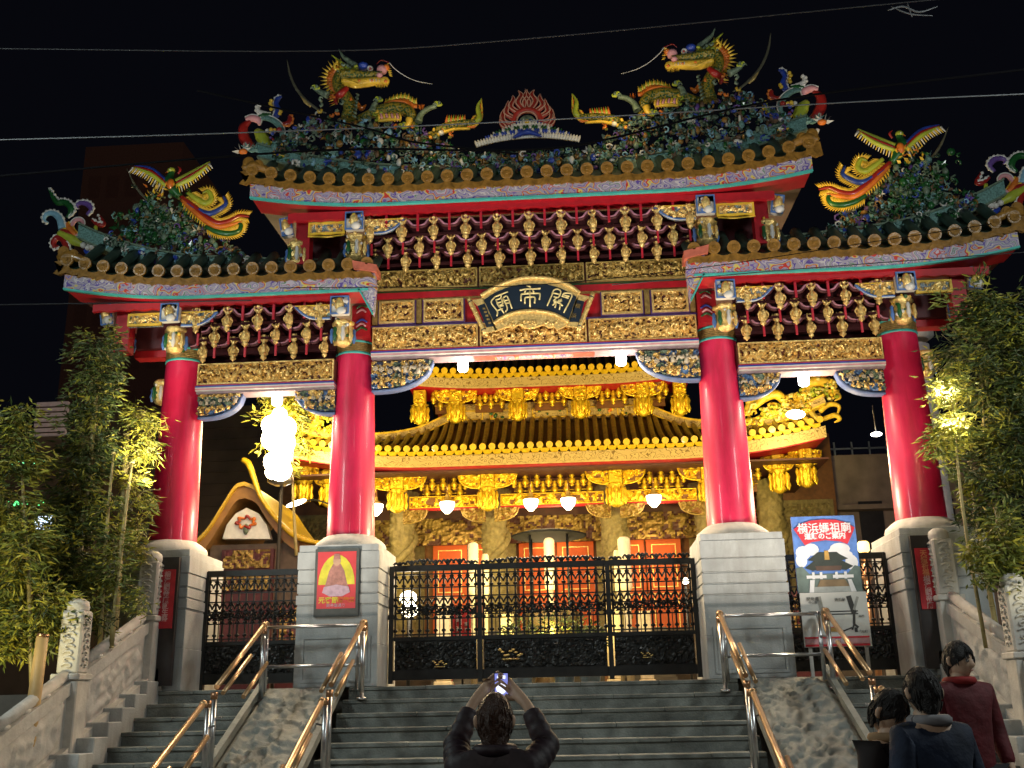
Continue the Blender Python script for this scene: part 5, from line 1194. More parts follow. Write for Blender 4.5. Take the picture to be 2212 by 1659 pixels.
# ================================================================== IRON GATES BETWEEN THE PEDESTALS
def lattice(m2, x0, x1, zA, zB, Y, seed):
    """cast iron lattice: bars with knots, three ornamental bands and a pierced foot panel"""
    n_ = max(3, round((x1 - x0) / .105)); dx = (x1 - x0) / n_
    for k in range(n_ + 1):
        x = x0 + k * dx; m2.box(x - .012, x + .012, Y - .01, Y + .01, 2.46, zB)
        for z in (3.26, 3.14, 2.96, 2.88, 2.72, 2.55):
            m2.ball((x, Y - .005, z), (.034, .02, .022), 0, 7, 5)
        if k < n_:
            xm = x + dx / 2
            for z in (3.20, 2.92, 2.80):
                for s in (-1, 1): m2.tube([(xm + s * dx * .5, Y, z + .05), (xm + s * dx * .18, Y, z + .02), (xm, Y, z - .03)], [.012, .014, .008], 5, 0, sub=2)
            m2.box(xm - .005, xm + .005, Y - .006, Y + .006, 2.46, 2.80) if k % 2 else None
    for z in (3.29, 3.11, 2.99, 2.86, 2.78, 2.70, 2.50): m2.box(x0, x1, Y - .012, Y + .012, z - .008, z + .008)
    relief(m2, x0, x1, 2.74, 2.86, Y - .01, .03, .012, 0, 0, 20, seed, lambda x, z: hfun(x, z, 20, seed) > .2)
    relief(m2, x0, x1, 2.06, 2.40, Y, .035, .018, 0, 0, 14, seed + 3); m2.box(x0, x1, Y + .001, Y + .012, 2.04, 2.42)
def crest(m2, x0, x1, Y, z):
    n_ = int((x1 - x0) / .16)
    for k in range(n_):
        x = x0 + (x1 - x0) * (k + .5) / n_; h = .03 + .03 * math.sin(3.14 * (k + .5) / n_) + .01 * (k % 3)
        for s in (-1, 1): m2.tube([(x, Y, z), (x + s * .05, Y - .01, z + h), (x + s * .08, Y, z + h * .4), (x + s * .055, Y, z + .02)], [.016, .018, .012, .006], 6, 0, sub=3)
        m2.ball((x, Y - .01, z + h * .8), (.03, .02, .025), 0, 8, 5)
YG = 14.0
fg = thing('iron_gate', 'wide ornate black iron gate closing the centre bay', 'gate', (0, YG, 1.84), 'iron gates between the pedestals')
for a, b in ((-1.98, -.84), (-.80, .87), (.91, 2.0)):
    m2 = MB(); lattice(m2, a + .03, b - .03, 2.0, 3.33, YG, a * 3); crest(m2, a, b, YG, 3.41)
    m2.box(a, b, YG - .03, YG + .03, 3.33, 3.41); m2.box(a, b, YG - .025, YG + .025, 2.42, 2.47); m2.box(a, b, YG - .025, YG + .025, 1.92, 2.04)
    m2.build('gate_leaf', IRON, fg)
for x in (-2.0, -.82, .89, 2.02):
    m2 = MB(); m2.box(x - .03, x + .03, YG - .045, YG + .045, 1.88, 3.40)
    m2.box(x - .04, x + .04, YG - .055, YG + .055, 2.7, 2.76); m2.build('post', IRON, fg)
m2 = MB()
for (x, z, s) in ((-.42, 2.24, 1), (-1.35, 2.13, .6), (1.35, 2.18, .5)):
    for k in range(9): m2.ball((x + .035 * s * (k - 4), YG - .045, z + .04 * s * math.cos(k * 1.3)), (.028 * s, .01, .014 * s), 0, 7, 4)
    for k in range(5): m2.ball((x + .045 * s * (k - 2), YG - .045, z - .08 * s), (.03 * s, .01, .012 * s), 0, 7, 4)
m2.build('gilded_emblem', GOLD, fg)
for sg, lab in ((-1, 'narrow dark iron gate in the left side bay'), (1, 'narrow dark iron gate in the right side bay behind the map sign')):
    g2 = thing('iron_gate', lab, 'gate', (sg * 3.85, YG, 1.84), 'iron gates between the pedestals'); x0, x1 = sorted((sg * 3.13, sg * 4.53))
    m2 = MB(); lattice(m2, x0 + .03, x1 - .03, 2.0, 3.33, YG, sg * 5); m2.box(x0, x1, YG - .03, YG + .03, 3.33, 3.41); m2.box(x0, x1, YG - .025, YG + .025, 2.42, 2.47); m2.box(x0, x1, YG - .025, YG + .025, 1.92, 2.04); m2.build('gate_leaf', IRON, g2)
    for x in (x0, x1): m2 = MB(); m2.box(x - .03, x + .03, YG - .045, YG + .045, 1.84, 3.40); m2.build('post', IRON, g2)

# ================================================================== COURTYARD THINGS BEHIND THE GATE
t = thing('incense_burner', 'bronze incense burner under a wide black disc canopy behind the iron gate', 'burner', (.05, 17, 1.84))
m2 = MB(); m2.lathe(.05, 17, [(.3, 1.84), (.25, 2.1), (.2, 2.3), (.42, 2.6), (.48, 2.9), (.44, 3.0)], 28); m2.build('bowl', mat('dark_bronze', (.10, .07, .03), .4, .7), t)
m2 = MB(); m2.lathe(.05, 17, [(.60, 4.20), (.62, 4.22), (.45, 4.27), (.12, 4.31), (.02, 4.33)], 36); m2.build('canopy', mat('black_canopy_paint', (.008, .008, .007), .8, 0, .2, spec=.2), t)
for s in (-1, 1):
    for d in (-1, 1): m2 = MB(); m2.cyl((.05 + s * .3, 17 + d * .25, 2.9), (.05 + s * .3, 17 + d * .25, 4.22), .02, n=8); m2.build('leg', IRON, t)
CL = None
for x, y, zt, r, lab in ((.06, 16.6, 4.12, .085, 'cream ribbed lantern post in front of the incense burner canopy'), (-1.2, 17, 4.14, .085, 'cream lantern post left of the incense burner'), (1.27, 17, 4.16, .10, 'cream lantern post right of the incense burner'), (-1.02, 17.2, 3.98, .06, 'short cream lantern stub beside the left lantern post'), (1.15, 17.2, 3.98, .05, 'short cream lantern stub beside the right lantern post')):
    t = thing('lantern_post', lab, 'lantern', (x, y, 1.84), 'cream lantern posts in the courtyard')
    m2 = MB(); prof = [(r * .7, 3.3), (r, 3.34)]
    for k in range(int((zt - 3.4) / .055)): prof += [(r, 3.36 + .055 * k), (r * 1.05, 3.385 + .055 * k)]
    prof += [(r, zt - .03), (r * .7, zt)]
    m2.lathe(x, y, prof, 18); m2.build('lantern', CREAM, t); m2 = MB(); m2.cyl((x, y, 1.84), (x, y, 3.3), r * .6, n=12); m2.build('pole', mat('cream_pole', (.5, .42, .25), .6), t)
# offerings, pots, benches and notices
ln = 0
def small(name, lab, cat, loc, fn, mats):
    t = thing(name, lab, cat, loc); m2 = MB(); fn(m2); o = m2.build(cat if False else 'body', mats, t); return t
VER = mat('vermilion_cloth', (.55, .03, .03), .7)
def table(m2): m2.bbox(-.9, 1.0, 18.2, 18.8, 2.55, 2.62); [m2.box(a, a + .06, b, b + .06, 1.84, 2.55) for a in (-.85, .9) for b in (18.22, 18.7)]; m2.box(-.85, .95, 18.19, 18.2, 2.1, 2.55, 1)
t = thing('offering_table', 'long wooden offering table with an ochre cloth behind the gate', 'table', (.05, 18.5, 1.84)); m2 = MB(); m2.bbox(-.9, 1.0, 18.2, 18.8, 2.55, 2.62); m2.build('tabletop', mat('table_wood', (.25, .12, .04), .5), t)
for a in (-.85, .9):
    for b in (18.22, 18.7): m2 = MB(); m2.box(a, a + .06, b, b + .06, 1.84, 2.55); m2.build('leg', mat('table_wood', (.25, .12, .04), .5), t)
m2 = MB()
for k in range(19): m2.box(-.88 + .1 * k, -.79 + .1 * k, 18.17 + .012 * (k % 2), 18.19 + .012 * (k % 2), 2.05 + .02 * (k % 3), 2.55)
m2.build('cloth', mat('ochre_cloth', (.45, .22, .03), .8), t)
for x, y, h, c, lab in ((-1.62, 16.5, 1.35, (.6, .5, .3), 'cream stone pillar seen through the left leaf of the iron gate'), (-1.78, 18, .9, (.35, .02, .02), 'dark red chest behind the left end of the iron gate'), (1.62, 18.5, 1.2, (.62, .52, .34), 'cream stone pillar behind the right leaf of the iron gate'), (1.05, 17.8, 1.25, (.6, .5, .28), 'pale stone pillar right of the incense burner'), (-.72, 17.8, 1.15, (.62, .55, .3), 'pale stone pillar left of the incense burner')):
    t = thing('stone_pillar' if c[0] > .4 else 'wooden_chest', lab, 'pillar' if c[0] > .4 else 'chest', (x, y, 1.84)); MM = mat('m%d_pillar_paint' % int(x * 100), c, .6)
    m2 = MB(); m2.bbox(x - .11, x + .11, y - .11, y + .11, 1.95, 1.84 + h); m2.build('shaft' if c[0] > .4 else 'body', MM, t); m2 = MB(); m2.bbox(x - .14, x + .14, y - .14, y + .14, 1.84, 1.95); m2.bbox(x - .13, x + .13, y - .13, y + .13, 1.84 + h, 1.89 + h); m2.build('cap' if c[0] > .4 else 'lid', MM, t)
t = thing('red_notice', 'upright red notice with white characters behind the left part of the iron gate', 'sign', (-1.12, 14.6, 1.9)); m2 = MB(); m2.box(-1.25, -1.0, 14.6, 14.62, 2.42, 2.86); m2.build('board', VER, t)
m2 = MB()
for k, ch in enumerate('閉門時間'): text(m2, ch, .095, facing(-1.17, 14.597, 2.79 - .1 * k), 0, .002)
for k, ch in enumerate('開門'): text(m2, ch, .06, facing(-1.06, 14.597, 2.66 - .08 * k), 0, .002)
m2.build('lettering', WHITE, t)
m2 = MB(); m2.box(-1.14, -1.11, 14.62, 14.65, 1.84, 2.6); m2.build('stand', IRON, t)
for x, z, lab, c in ((-1.95, 3.06, 'round white lamp glowing at the left end behind the iron gate', 0), (-1.93, 2.88, 'lower round white lamp at the left end behind the iron gate', 0), (1.93, 3.20, 'small white lamp behind the right end of the iron gate', 1)):
    t = thing('globe_lamp', lab, 'lamp', (x, 15.6, z)); r = .13 if c == 0 else .06; xx = x * 1.06 + .03
    m2 = MB(); m2.ball((xx, 15.6, z + .08), (r, r, r * .8), 0, 16, 10); m2.build('globe', GLOWW, t); m2 = MB(); m2.cyl((xx + .0, 15.6, 1.84), (xx, 15.6, z + .0), .02, n=8); m2.build('pole', IRON, t)
point((-1.9, 15.5, 3.3), 12, (1, .85, .6), .1)
for x, y, s, lab in ((-.35, 15.4, .3, 'dark clipped shrub left of the middle behind the iron gate'), (.25, 15.6, .38, 'dark low shrub in the middle behind the iron gate'), (.62, 15.2, .26, 'small bright green shrub right of the middle behind the iron gate')):
    t = thing('potted_shrub', lab, 'plant', (x, y, 1.84), 'potted shrubs in the courtyard'); m2 = MB(); m2.lathe(x, y, [(.13, 1.84), (.19, 2.15), (.21, 2.2), (.19, 2.2)], 18); m2.build('pot', mat('glazed_pot', (.05, .10, .16), .3, coat=.4), t)
    m2 = MB()
    for k in range(420):
        d = Vector((random.gauss(0, 1), random.gauss(0, 1), random.gauss(0, .8))).normalized() * s * ur(.5, 1); m2.leaf(Vector((x, y, 2.2 + s)) + d, d + Vector((ur(-1, 1), ur(-1, 1), 0)) * .3, .09, .035, random.choice((0, 1, 1)))
    m2.build('foliage', LEAF, t)
# yellow altar front under the middle doors, glimpsed through the lattice
for x, lab in ((-3.8, 'gilded carved screen glimpsed through the left side gate'), (3.9, 'gilded carved screen dim behind the right side gate')):
    t = thing('carved_screen', lab, 'screen', (x, 16.8, 1.84), 'carved screens behind the side gates'); m2 = MB(); m2.box(x - .55, x + .55, 16.8, 16.86, 1.84, 3.2, 1); relief(m2, x - .5, x + .5, 2.2, 3.15, 16.79, .06, .04, 0, 1, 6, x, thr=.4); m2.build('panel', [GOLDD, MAROON], t)
    m2 = MB(); m2.box(x + .32, x + .45, 16.7, 16.72, 2.2, 3.1); m2.build('red_strip', VER, t)

# ================================================================== SIDE SHRINE, LEFT
YS = 18.0; qs_ = lambda x, y: P(x, y, YS)
sh = thing('side_shrine', 'small shrine with curved ochre gable roof and white gable panel left of the hall', 'shrine', (-5.3, YS, 1.84))
BRW = mat('ochre_plaster', (.26, .13, .035), .55, 0, .2, 5)
def arch(pts, w, y0, y1, mi, m2):
    q = catmull([qs_(*p) for p in pts], 6)
    for a, b in zip(q[:-1], q[1:]):
        a = Vector((a.x, (y0 + y1) / 2, a.z)); b = Vector((b.x, (y0 + y1) / 2, b.z)); m2.add([(a.x, y0, a.z), (b.x, y0, b.z), (b.x, y0, b.z - w), (a.x, y0, a.z - w), (a.x, y1, a.z), (b.x, y1, b.z), (b.x, y1, b.z - w), (a.x, y1, a.z - w)], [(0, 1, 2, 3), (4, 7, 6, 5), (0, 4, 5, 1), (3, 2, 6, 7)], mi, False)
m2 = MB(); Lp = [(425, 1180), (455, 1150), (490, 1095), (515, 1058), (535, 1050)]; Rp = [(535, 1050), (560, 1062), (585, 1100), (625, 1148), (665, 1170), (705, 1178)]
arch(Lp, .24, YS - .12, YS + 2.4, 0, m2); arch(Rp, .24, YS - .12, YS + 2.4, 0, m2)
arch([(x, y - 5) for x, y in Lp], .07, YS - .2, YS + 2.5, 1, m2); arch([(x, y - 5) for x, y in Rp], .07, YS - .2, YS + 2.5, 1, m2)
for k in range(8):
    p = catmull([qs_(*p) for p in Rp], 3)[k + 6] if False else qs_(610 + 12 * k, 1140 + 5 * k); m2.tube([(p.x, YS - .2, p.z - .02), (p.x, YS + 2.4, p.z + .1)], .03, 6, 1, sub=0)
m2.build('gable_roof', [BRW, YTILE], sh)
m2 = MB(); a = [qs_(*p) for p in ((535, 1000), (548, 1010), (560, 1042), (575, 1082), (610, 1130), (650, 1165), (700, 1180))]
m2.tube([Vector((p.x, YS - .3, p.z)) for p in a], [.05, .06, .05, .04, .04, .05, .03], 8, 0); m2.build('swept_ridge', YTILE, sh)
m2 = MB(); pts = [qs_(*p) for p in ((483, 1165), (492, 1135), (512, 1110), (535, 1098), (560, 1110), (578, 1135), (586, 1165))]; m2.prism([(p.x, p.z) for p in pts][::-1], YS - .06, YS + .1, 0); m2.build('gable_panel', WHITE, sh)
m2 = MB(); c = qs_(535, 1130)
for k in range(7): a = k * .9; m2.tube([(c.x + .12 * math.cos(a), YS - .09, c.z + .07 * math.sin(a)), (c.x + .18 * math.cos(a + .6), YS - .1, c.z + .11 * math.sin(a + .6)), (c.x + .1 * math.cos(a + 1), YS - .09, c.z + .05 * math.sin(a + 1))], [.02, .03, .01], 6, 0 if k % 2 else 1)
m2.ball((c.x, YS - .08, c.z - .12), (.05, .03, .1), 2); m2.build('gable_ornament', [DRED, ORANGE, GGREY], sh)
m2 = MB(); L_, R_ = qs_(425, 1200), qs_(700, 1200); m2.box(L_.x + .2, R_.x - .3, YS + .1, YS + 2.3, 1.84, 4.4, 0); p1, p2 = qs_(478, 1215), qs_(590, 1215); m2.box(p1.x, p2.x, YS, YS + .1, 1.84, p1.z + .22, 1); m2.build('wall', [mat('shrine_wall_dark', (.10, .07, .05), .7), MAROON], sh)
m2 = MB(); relief(m2, p1.x + .05, p2.x - .05, p1.z - .12, p1.z + .2, YS - .02, .05, .03, 0, 1, 7, 3); relief(m2, p1.x + .05, p2.x - .05, p1.z - .5, p1.z - .2, YS - .02, .05, .03, 0, 1, 7, 4); m2.build('carved_panel', [GOLDD, MAROON], sh)

# ================================================================== BUILDINGS AROUND
WALLD = mat('dark_brown_cladding', (.09, .065, .05), .8, 0, .2, 2)
b = thing('apartment_building', 'dark brown clad building behind the left side bay', 'building', (-10, 27, 0)); m2 = MB(); m2.box(-13, -6.4, 27, 33, 0, 9.6)
for k in range(30): m2.box(-13, -6.4, 26.96, 27.0, .3 + .31 * k, .33 + .31 * k)
m2.build('wall', WALLD, b)
b = thing('tower_block', 'tall dim reddish brown tower far behind the left roof', 'building', (-28, 60, 0)); m2 = MB(); m2.box(-31.3, -24.6, 60, 70, 0, 37.9, 0); m2.build('wall', mat('tower_brown_glow', (.10, .055, .045), .85, emit=.05, ecol=(.12, .05, .035)), b)  # faint emission put into the wall in place of light on it
wm = MB(); wm.box(0, .8, -.07, 0, 0, 1.6); wm = wm.mesh('window', mat('dim_tower_glass', (.09, .045, .036), .6, emit=.042, ecol=(.12, .05, .035)))  # panes get nearly the wall's emission so they hardly stand out
for i in range(5):
    for k in range(11): inst('window', wm, b, (-30.8 + 1.25 * i, 59.999, 4 + 3 * k))
pw = P(110, 900, 24); b = thing('lit_shop_house', 'pale sided house front half hidden by the left bamboo', 'building', (pw.x, 24, 0)); m2 = MB(); m2.box(pw.x - 1.6, pw.x + .9, 24, 30, 0, pw.z - .45, 0); m2.build('wall', WALLD, b)
m2 = MB(); m2.box(pw.x - .35, pw.x + .45, 23.9, 24, pw.z - .5, pw.z + .35, 0)
for k in range(6): m2.box(pw.x - .35, pw.x + .45, 23.88, 23.9, pw.z - .45 + .13 * k, pw.z - .42 + .13 * k, 1)
m2.build('sided_dormer', [mat('pale_glowing_siding', (.35, .28, .28), .7, emit=.12, ecol=(.5, .38, .38)), WALLD], b)  # emission in the siding stands in for light falling on it
for x, y, w_, h, c, lab in ((45, 1090, 1.3, .22, (.15, 1, .3), 'green neon shop sign glowing through the left leaves'), (95, 1130, .5, .5, (.7, .85, 1), 'round bluish white shop lamp behind the left leaves'), (60, 1000, .9, .14, (.25, 1, .45), 'small upper green neon strip behind the left leaves')):
    p = P(x, y, 23); t = thing('shop_sign', lab, 'sign', (p.x, 23, p.z)); m2 = MB(); m2.bbox(p.x - w_ / 2, p.x + w_ / 2, 23, 23.1, p.z - h / 2, p.z + h / 2, .02); m2.build('case', IRON, t)
    m2 = MB()
    for k in range(6): m2.tube([(p.x - w_ * .42 + w_ * .15 * k, 22.97, p.z - h * .3), (p.x - w_ * .38 + w_ * .15 * k, 22.97, p.z + h * .3), (p.x - w_ * .32 + w_ * .15 * k, 22.97, p.z)], .02, 6)
    m2.build('tubes', mat('neon_%d' % x, c, .5, 0, 0, emit=2.2, ecol=c), t)
# right: grey annex with balcony rails and pale concrete pillar
p0, p1 = P(1765, 985, 27), P(1900, 975, 27); b = thing('grey_annex', 'dim grey annex with railing on its flat roof right of the hall', 'building', (p0.x + 1, 27, 0)); m2 = MB(); m2.box(p0.x - .2, p1.x + 2.5, 27, 34, 0, p0.z, 0); m2.box(p0.x - .2, p1.x + 2.5, 26.6, 27, p0.z - 1.5, p0.z - 1.38, 0); m2.build('wall', mat('annex_render', (.24, .19, .18), .8, 0, .4, 1.5), b)
m2 = MB()
for k in range(9): m2.box(p0.x + .45 * k, p0.x + .45 * k + .04, 27, 27.04, p0.z, p0.z + .35)
m2.box(p0.x - .2, p1.x + 2.5, 27, 27.04, p0.z + .15, p0.z + .19); m2.build('railing', STEEL, b)
for k in range(3): m2 = MB(); m2.box(p0.x + .9 + .9 * k, p0.x + 1.5 + .9 * k, 26.95, 27, 5.0, 6.4); m2.build('window', mat('dark_glass', (.02, .016, .018), .3), b)
pa, pb = P(1985, 760, 15.4), P(2052, 1120, 15.4); t = thing('stone_column', 'pale grey stone column standing just behind the outer right column', 'column', (5.75, 15.4, 1.84))
m2 = MB(); m2.lathe(5.72, 15.4, [(.30, 1.84), (.30, 3.2)] + [(.27 + .0 * k, 3.2 + .1 * k) for k in range(36)], 26, fn=lambda a, z: 1 + .06 * noise.noise(Vector((math.cos(a) * 3, math.sin(a) * 3, z * 3)))); m2.build('shaft', mat('pale_grey_stone', (.42, .40, .40), .7, 0, .2, 5, .5, 20), t)
m2 = MB(); m2.lathe(5.72, 15.4, [(.27, 6.79), (.36, 6.85), (.36, 6.95)], 26); m2.build('capital', STONE, t)
pq = P(1893, 938, 17); t = thing('globe_lamp', 'small white lamp hanging between the two right columns', 'lamp', (pq.x, 17, pq.z)); m2 = MB(); m2.ball(pq, (.09, .09, .035), 0, 14, 8); m2.build('globe', GLOW, t); m2 = MB(); m2.cyl(pq + Vector((0, 0, .03)), pq + Vector((0, 0, .5)), .01, n=6); m2.build('rod', IRON, t)
pq = P(1865, 1180, 15.5); t = thing('yellow_lantern', 'yellow lit lantern on a dark post right of the map sign', 'lantern', (pq.x, 15.5, 1.84)); m2 = MB(); m2.lathe(pq.x, 15.5, [(.06, pq.z - .09), (.085, pq.z - .06), (.085, pq.z + .04), (.06, pq.z + .07)], 16); m2.build('shade', mat('lantern_yellow', (1, .8, .3), .5, 0, 0, emit=2.6, ecol=(1, .72, .25)), t); m2 = MB(); m2.cyl((pq.x, 15.5, 1.84), (pq.x, 15.5, pq.z - .09), .05, n=12); m2.lathe(pq.x, 15.5, [(.05, pq.z - .5), (.09, pq.z - .45), (.05, pq.z - .38), (.09, pq.z - .3), (.05, pq.z - .24)], 12); m2.build('post', BRONZE, t)

# ================================================================== SIGNS
c8 = crop(1960, 1280, 3.95)
t = thing('temple_poster_sign', 'standing sign with a blue sky temple picture above a white street map', 'sign', (3.7, 13.45, 1.84))
YB = 13.2
A, B, D, E_ = c8(62, 50, YB), c8(695, 50, YB), c8(145, 800, YB), c8(775, 800, YB)
X0_, X1_ = (A.x + D.x) / 2, (B.x + E_.x) / 2; zt, zm, zl = A.z, D.z, c8(190, 1340, YB).z; W_ = X1_ - X0_
def sp_(u, v): return X0_ + W_ * u, zt - (zt - zm) * v
m2 = MB(); m2.box(X0_, X1_, YB, YB + .03, zm, zt); SKY = mat('poster_sky_blue', (.10, .22, .60), .5); m2.build('picture_board', SKY, t)
m2 = MB(); L = 0
def dab(poly, mi): 
    global L; L += 1; m2.prism([sp_(u, v) for u, v in poly], YB - .001 - .0011 * L, YB - .0005, mi)
def disc(u, v, a, b_, mi): dab([(u + a * math.cos(-k * .5236), v + b_ * math.sin(-k * .5236)) for k in range(12)][::-1], mi)
for u, v, a, b_ in ((.14, .48, .12, .09), (.27, .44, .12, .08), (.10, .58, .09, .09), (.72, .44, .16, .08), (.62, .50, .12, .07), (.88, .62, .10, .10), (.82, .52, .09, .05)): disc(u, v, a, b_, 0)
dab([(0, .68), (.1, .66), (.2, .76), (.8, .76), (.92, .66), (1, .68), (1, 1), (0, 1)], 1)
dab([(.14, .68), (.28, .60), (.4, .58), (.62, .58), (.74, .60), (.9, .67), (.78, .72), (.5, .68), (.26, .72)], 2)
dab([(.2, .58), (.3, .52), (.36, .48), (.66, .48), (.72, .52), (.83, .57), (.7, .60), (.5, .57), (.33, .60)], 2)
dab([(.3, .66), (.72, .66), (.70, .72), (.32, .72)], 3); dab([(.47, .46), (.53, .46), (.54, .58), (.46, .58)], 4)
for u in (.24, .36, .60, .74): dab([(u, .74), (u + .04, .74), (u + .04, .83), (u, .83)], 0)
dab([(.15, .78), (.46, .78), (.46, .82), (.15, .82)], 0); dab([(.56, .78), (.88, .78), (.88, .82), (.56, .82)], 0); dab([(.36, .84), (.74, .84), (.8, .93), (.3, .93)], 5)
dab([(.2, .84), (.27, .84), (.24, 1), (.17, 1)], 0); dab([(.78, .84), (.84, .84), (.9, 1), (.82, 1)], 0); dab([(.26, .93), (.8, .93), (.82, 1), (.24, 1)], 6)
m2.build('picture', [mat('print_white', (.75, .76, .8), .5, 0, .08), mat('print_grey_green', (.12, .17, .16), .5), mat('print_dark_roof', (.025, .035, .03), .5), mat('print_brown', (.09, .05, .035), .5), mat('print_gold', (.45, .26, .06), .5), mat('print_tan', (.22, .15, .08), .5), mat('print_grey', (.35, .38, .38), .5)], t)
m2 = MB(); fanp = [(.02, .17), (.14, .10), (.30, .06), (.5, .05), (.7, .06), (.86, .10), (.98, .17), (.92, .27), (.84, .385), (.72, .345), (.5, .325), (.28, .345), (.17, .385), (.09, .27)]
m2.prism([sp_(u, v) for u, v in fanp], YB - .028, YB - .0255, 0); m2.build('fan_label', mat('print_crimson', (.62, .03, .05), .5), t)
m2 = MB(); px_, pz = sp_(.5, .175); text(m2, '横浜媽祖廟', .140, facing(px_, YB - .030, pz), 0, .002, .002, .95); px_, pz = sp_(.5, .275); text(m2, '道順のご案内', .085, facing(px_, YB - .030, pz), 0, .002, .003, 1.0); m2.build('lettering', mat('print_white', (.75, .76, .8)), t)
m2 = MB(); m2.box(X0_ + .01, X1_ + .03, YB - .03, YB + .0, zl, zm - .004, 0); m2.build('map_board', mat('sign_white', (.62, .62, .60), .5, 0, .05), t)
mh = zm - zl
def mp_(u, v): return X0_ + W_ * (.02 + u), zm - mh * v
m2 = MB(); L2 = [0]
def rd(a, b, w_, mi=0):
    L2[0] += 1; (xa, za), (xb, zb2) = mp_(*a), mp_(*b); d = Vector((xb - xa, 0, zb2 - za)).normalized(); n_ = Vector((-d.z, 0, d.x)) * w_ / 2; y = YB - .032 - .0006 * L2[0]
    m2.prism([(xa + n_.x, za + n_.z), (xb + n_.x, zb2 + n_.z), (xb - n_.x, zb2 - n_.z), (xa - n_.x, za - n_.z)], y, y + .0004, mi)
rd((.1, .36), (.86, .36), .014); rd((.1, .41), (.86, .41), .014); rd((.1, .36), (.1, .41), .014); rd((.28, .08), (.32, .44), .05, 1); rd((.74, .08), (.80, .40), .06); rd((.88, .10), (.80, .34), .03, 1); rd((.80, .36), (.78, .60), .03); rd((.78, .60), (.84, .66), .025); rd((.78, .6), (.74, .70), .02); rd((.80, .66), (.80, .74), .035); rd((.74, .66), (.60, .72), .015)
rd((.34, .685), (.56, .685), .055, 2); rd((.33, .645), (.56, .645), .008, 3); rd((0.0, .83), (.99, .83), .02, 3); rd((0, .97), (.99, .97), .025, 3); rd((.0, .9), (.99, .9), .06, 4)
m2.build('map', [mat('print_black', (.03, .03, .03), .5), mat('print_midgrey', (.3, .3, .28), .5), mat('print_gold', (.45, .26, .06), .5), mat('print_crimson', (.62, .03, .05)), mat('print_pinkish', (.60, .32, .34), .5)], t)
m2 = MB()
for u, v, s, sz in ((.18, .13, '関帝廟', .05), (.18, .19, '中山路', .036), (.60, .15, '媽祖廟', .044), (.9, .46, '南門', .034), (.92, .74, '元町', .04), (.86, .72, '〒', .03)): x, z = mp_(u, v); text(m2, s, sz, facing(x, YB - .045, z), 0, .001)
m2.build('map_lettering', mat('print_black', (.03, .03, .03), .5), t)
m2 = MB(); x, z = mp_(.5, .9); text(m2, '横浜中華街', .06, facing(x, YB - .047, z), 0, .001); m2.build('footer_lettering', mat('print_white', (.7, .7, .7)), t)
for x in (X0_ + .08, X1_ - .03): m2 = MB(); m2.box(x - .02, x + .02, YB + .0, YB + .03, 1.84, zl + .05); m2.build('leg', mat('sign_frame_grey', (.45, .44, .42), .5), t)
# red poster with a seated figure on the inner left pedestal
t = thing('red_poster', 'red and yellow framed poster of a seated statue on the inner left pedestal', 'poster', (-2.58, 13.27, 3.1)); m2 = MB(); YQ = 13.25
m2.box(-2.87, -2.30, YQ, YQ + .045, 2.70, 3.56, 0); m2.box(-2.835, -2.335, YQ - .003, YQ - .0005, 2.80, 3.52, 1); m2.build('frame', [mat('dark_grey_frame', (.07, .075, .07), .5), mat('poster_red', (.62, .05, .06), .45, 0, .1, 6)], t)
m2 = MB(); cx_ = -2.585
m2.prism([(cx_ + .235 * math.cos(k * math.pi / 12) , 3.10 + .38 * math.sin(k * math.pi / 12)) for k in range(13)], YQ - .006, YQ - .0035, 0)
m2.prism([(cx_ - .17, 3.02), (cx_ + .17, 3.02), (cx_ + .13, 3.14), (cx_ + .10, 3.27), (cx_ + .05, 3.36), (cx_ - .05, 3.36), (cx_ - .10, 3.27), (cx_ - .13, 3.14)], YQ - .009, YQ - .0065, 1)
m2.prism([(cx_ + .05 * math.cos(k * .5236), 3.40 + .065 * math.sin(k * .5236)) for k in range(12)], YQ - .011, YQ - .0092, 2)
m2.prism([(cx_ - .045, 3.42), (cx_ + .045, 3.42), (cx_ + .035, 3.49), (cx_ - .035, 3.49)], YQ - .013, YQ - .0112, 1)
m2.prism([(cx_ - .18, 3.0), (cx_ - .08, 2.95), (cx_ + .08, 2.95), (cx_ + .18, 3.0), (cx_ + .16, 3.07), (cx_, 3.10), (cx_ - .16, 3.07)], YQ - .014, YQ - .0115, 3)
m2.build('printed_figure', [mat('poster_yellow', (.62, .56, .04), .45), mat('poster_brown_pink', (.38, .17, .14), .5, 0, .3, 20), mat('poster_skin', (.5, .3, .2), .5), mat('poster_mauve', (.50, .34, .42), .5, 0, .2, 20)], t)
m2 = MB(); text(m2, '元宵節', .085, facing(cx_ - .10, YQ - .0055, 2.90), 0, .001, .002); text(m2, '燈籠祭', .075, facing(cx_ + .13, YQ - .0055, 2.90), 1, .001, .002); text(m2, '関帝廟通り', .05, facing(cx_, YQ - .0055, 2.835), 2, .001)
m2.build('lettering', [mat('poster_yellow', (.6, .5, .04)), ORANGE, mat('poster_mauve', (.5, .34, .42))], t)
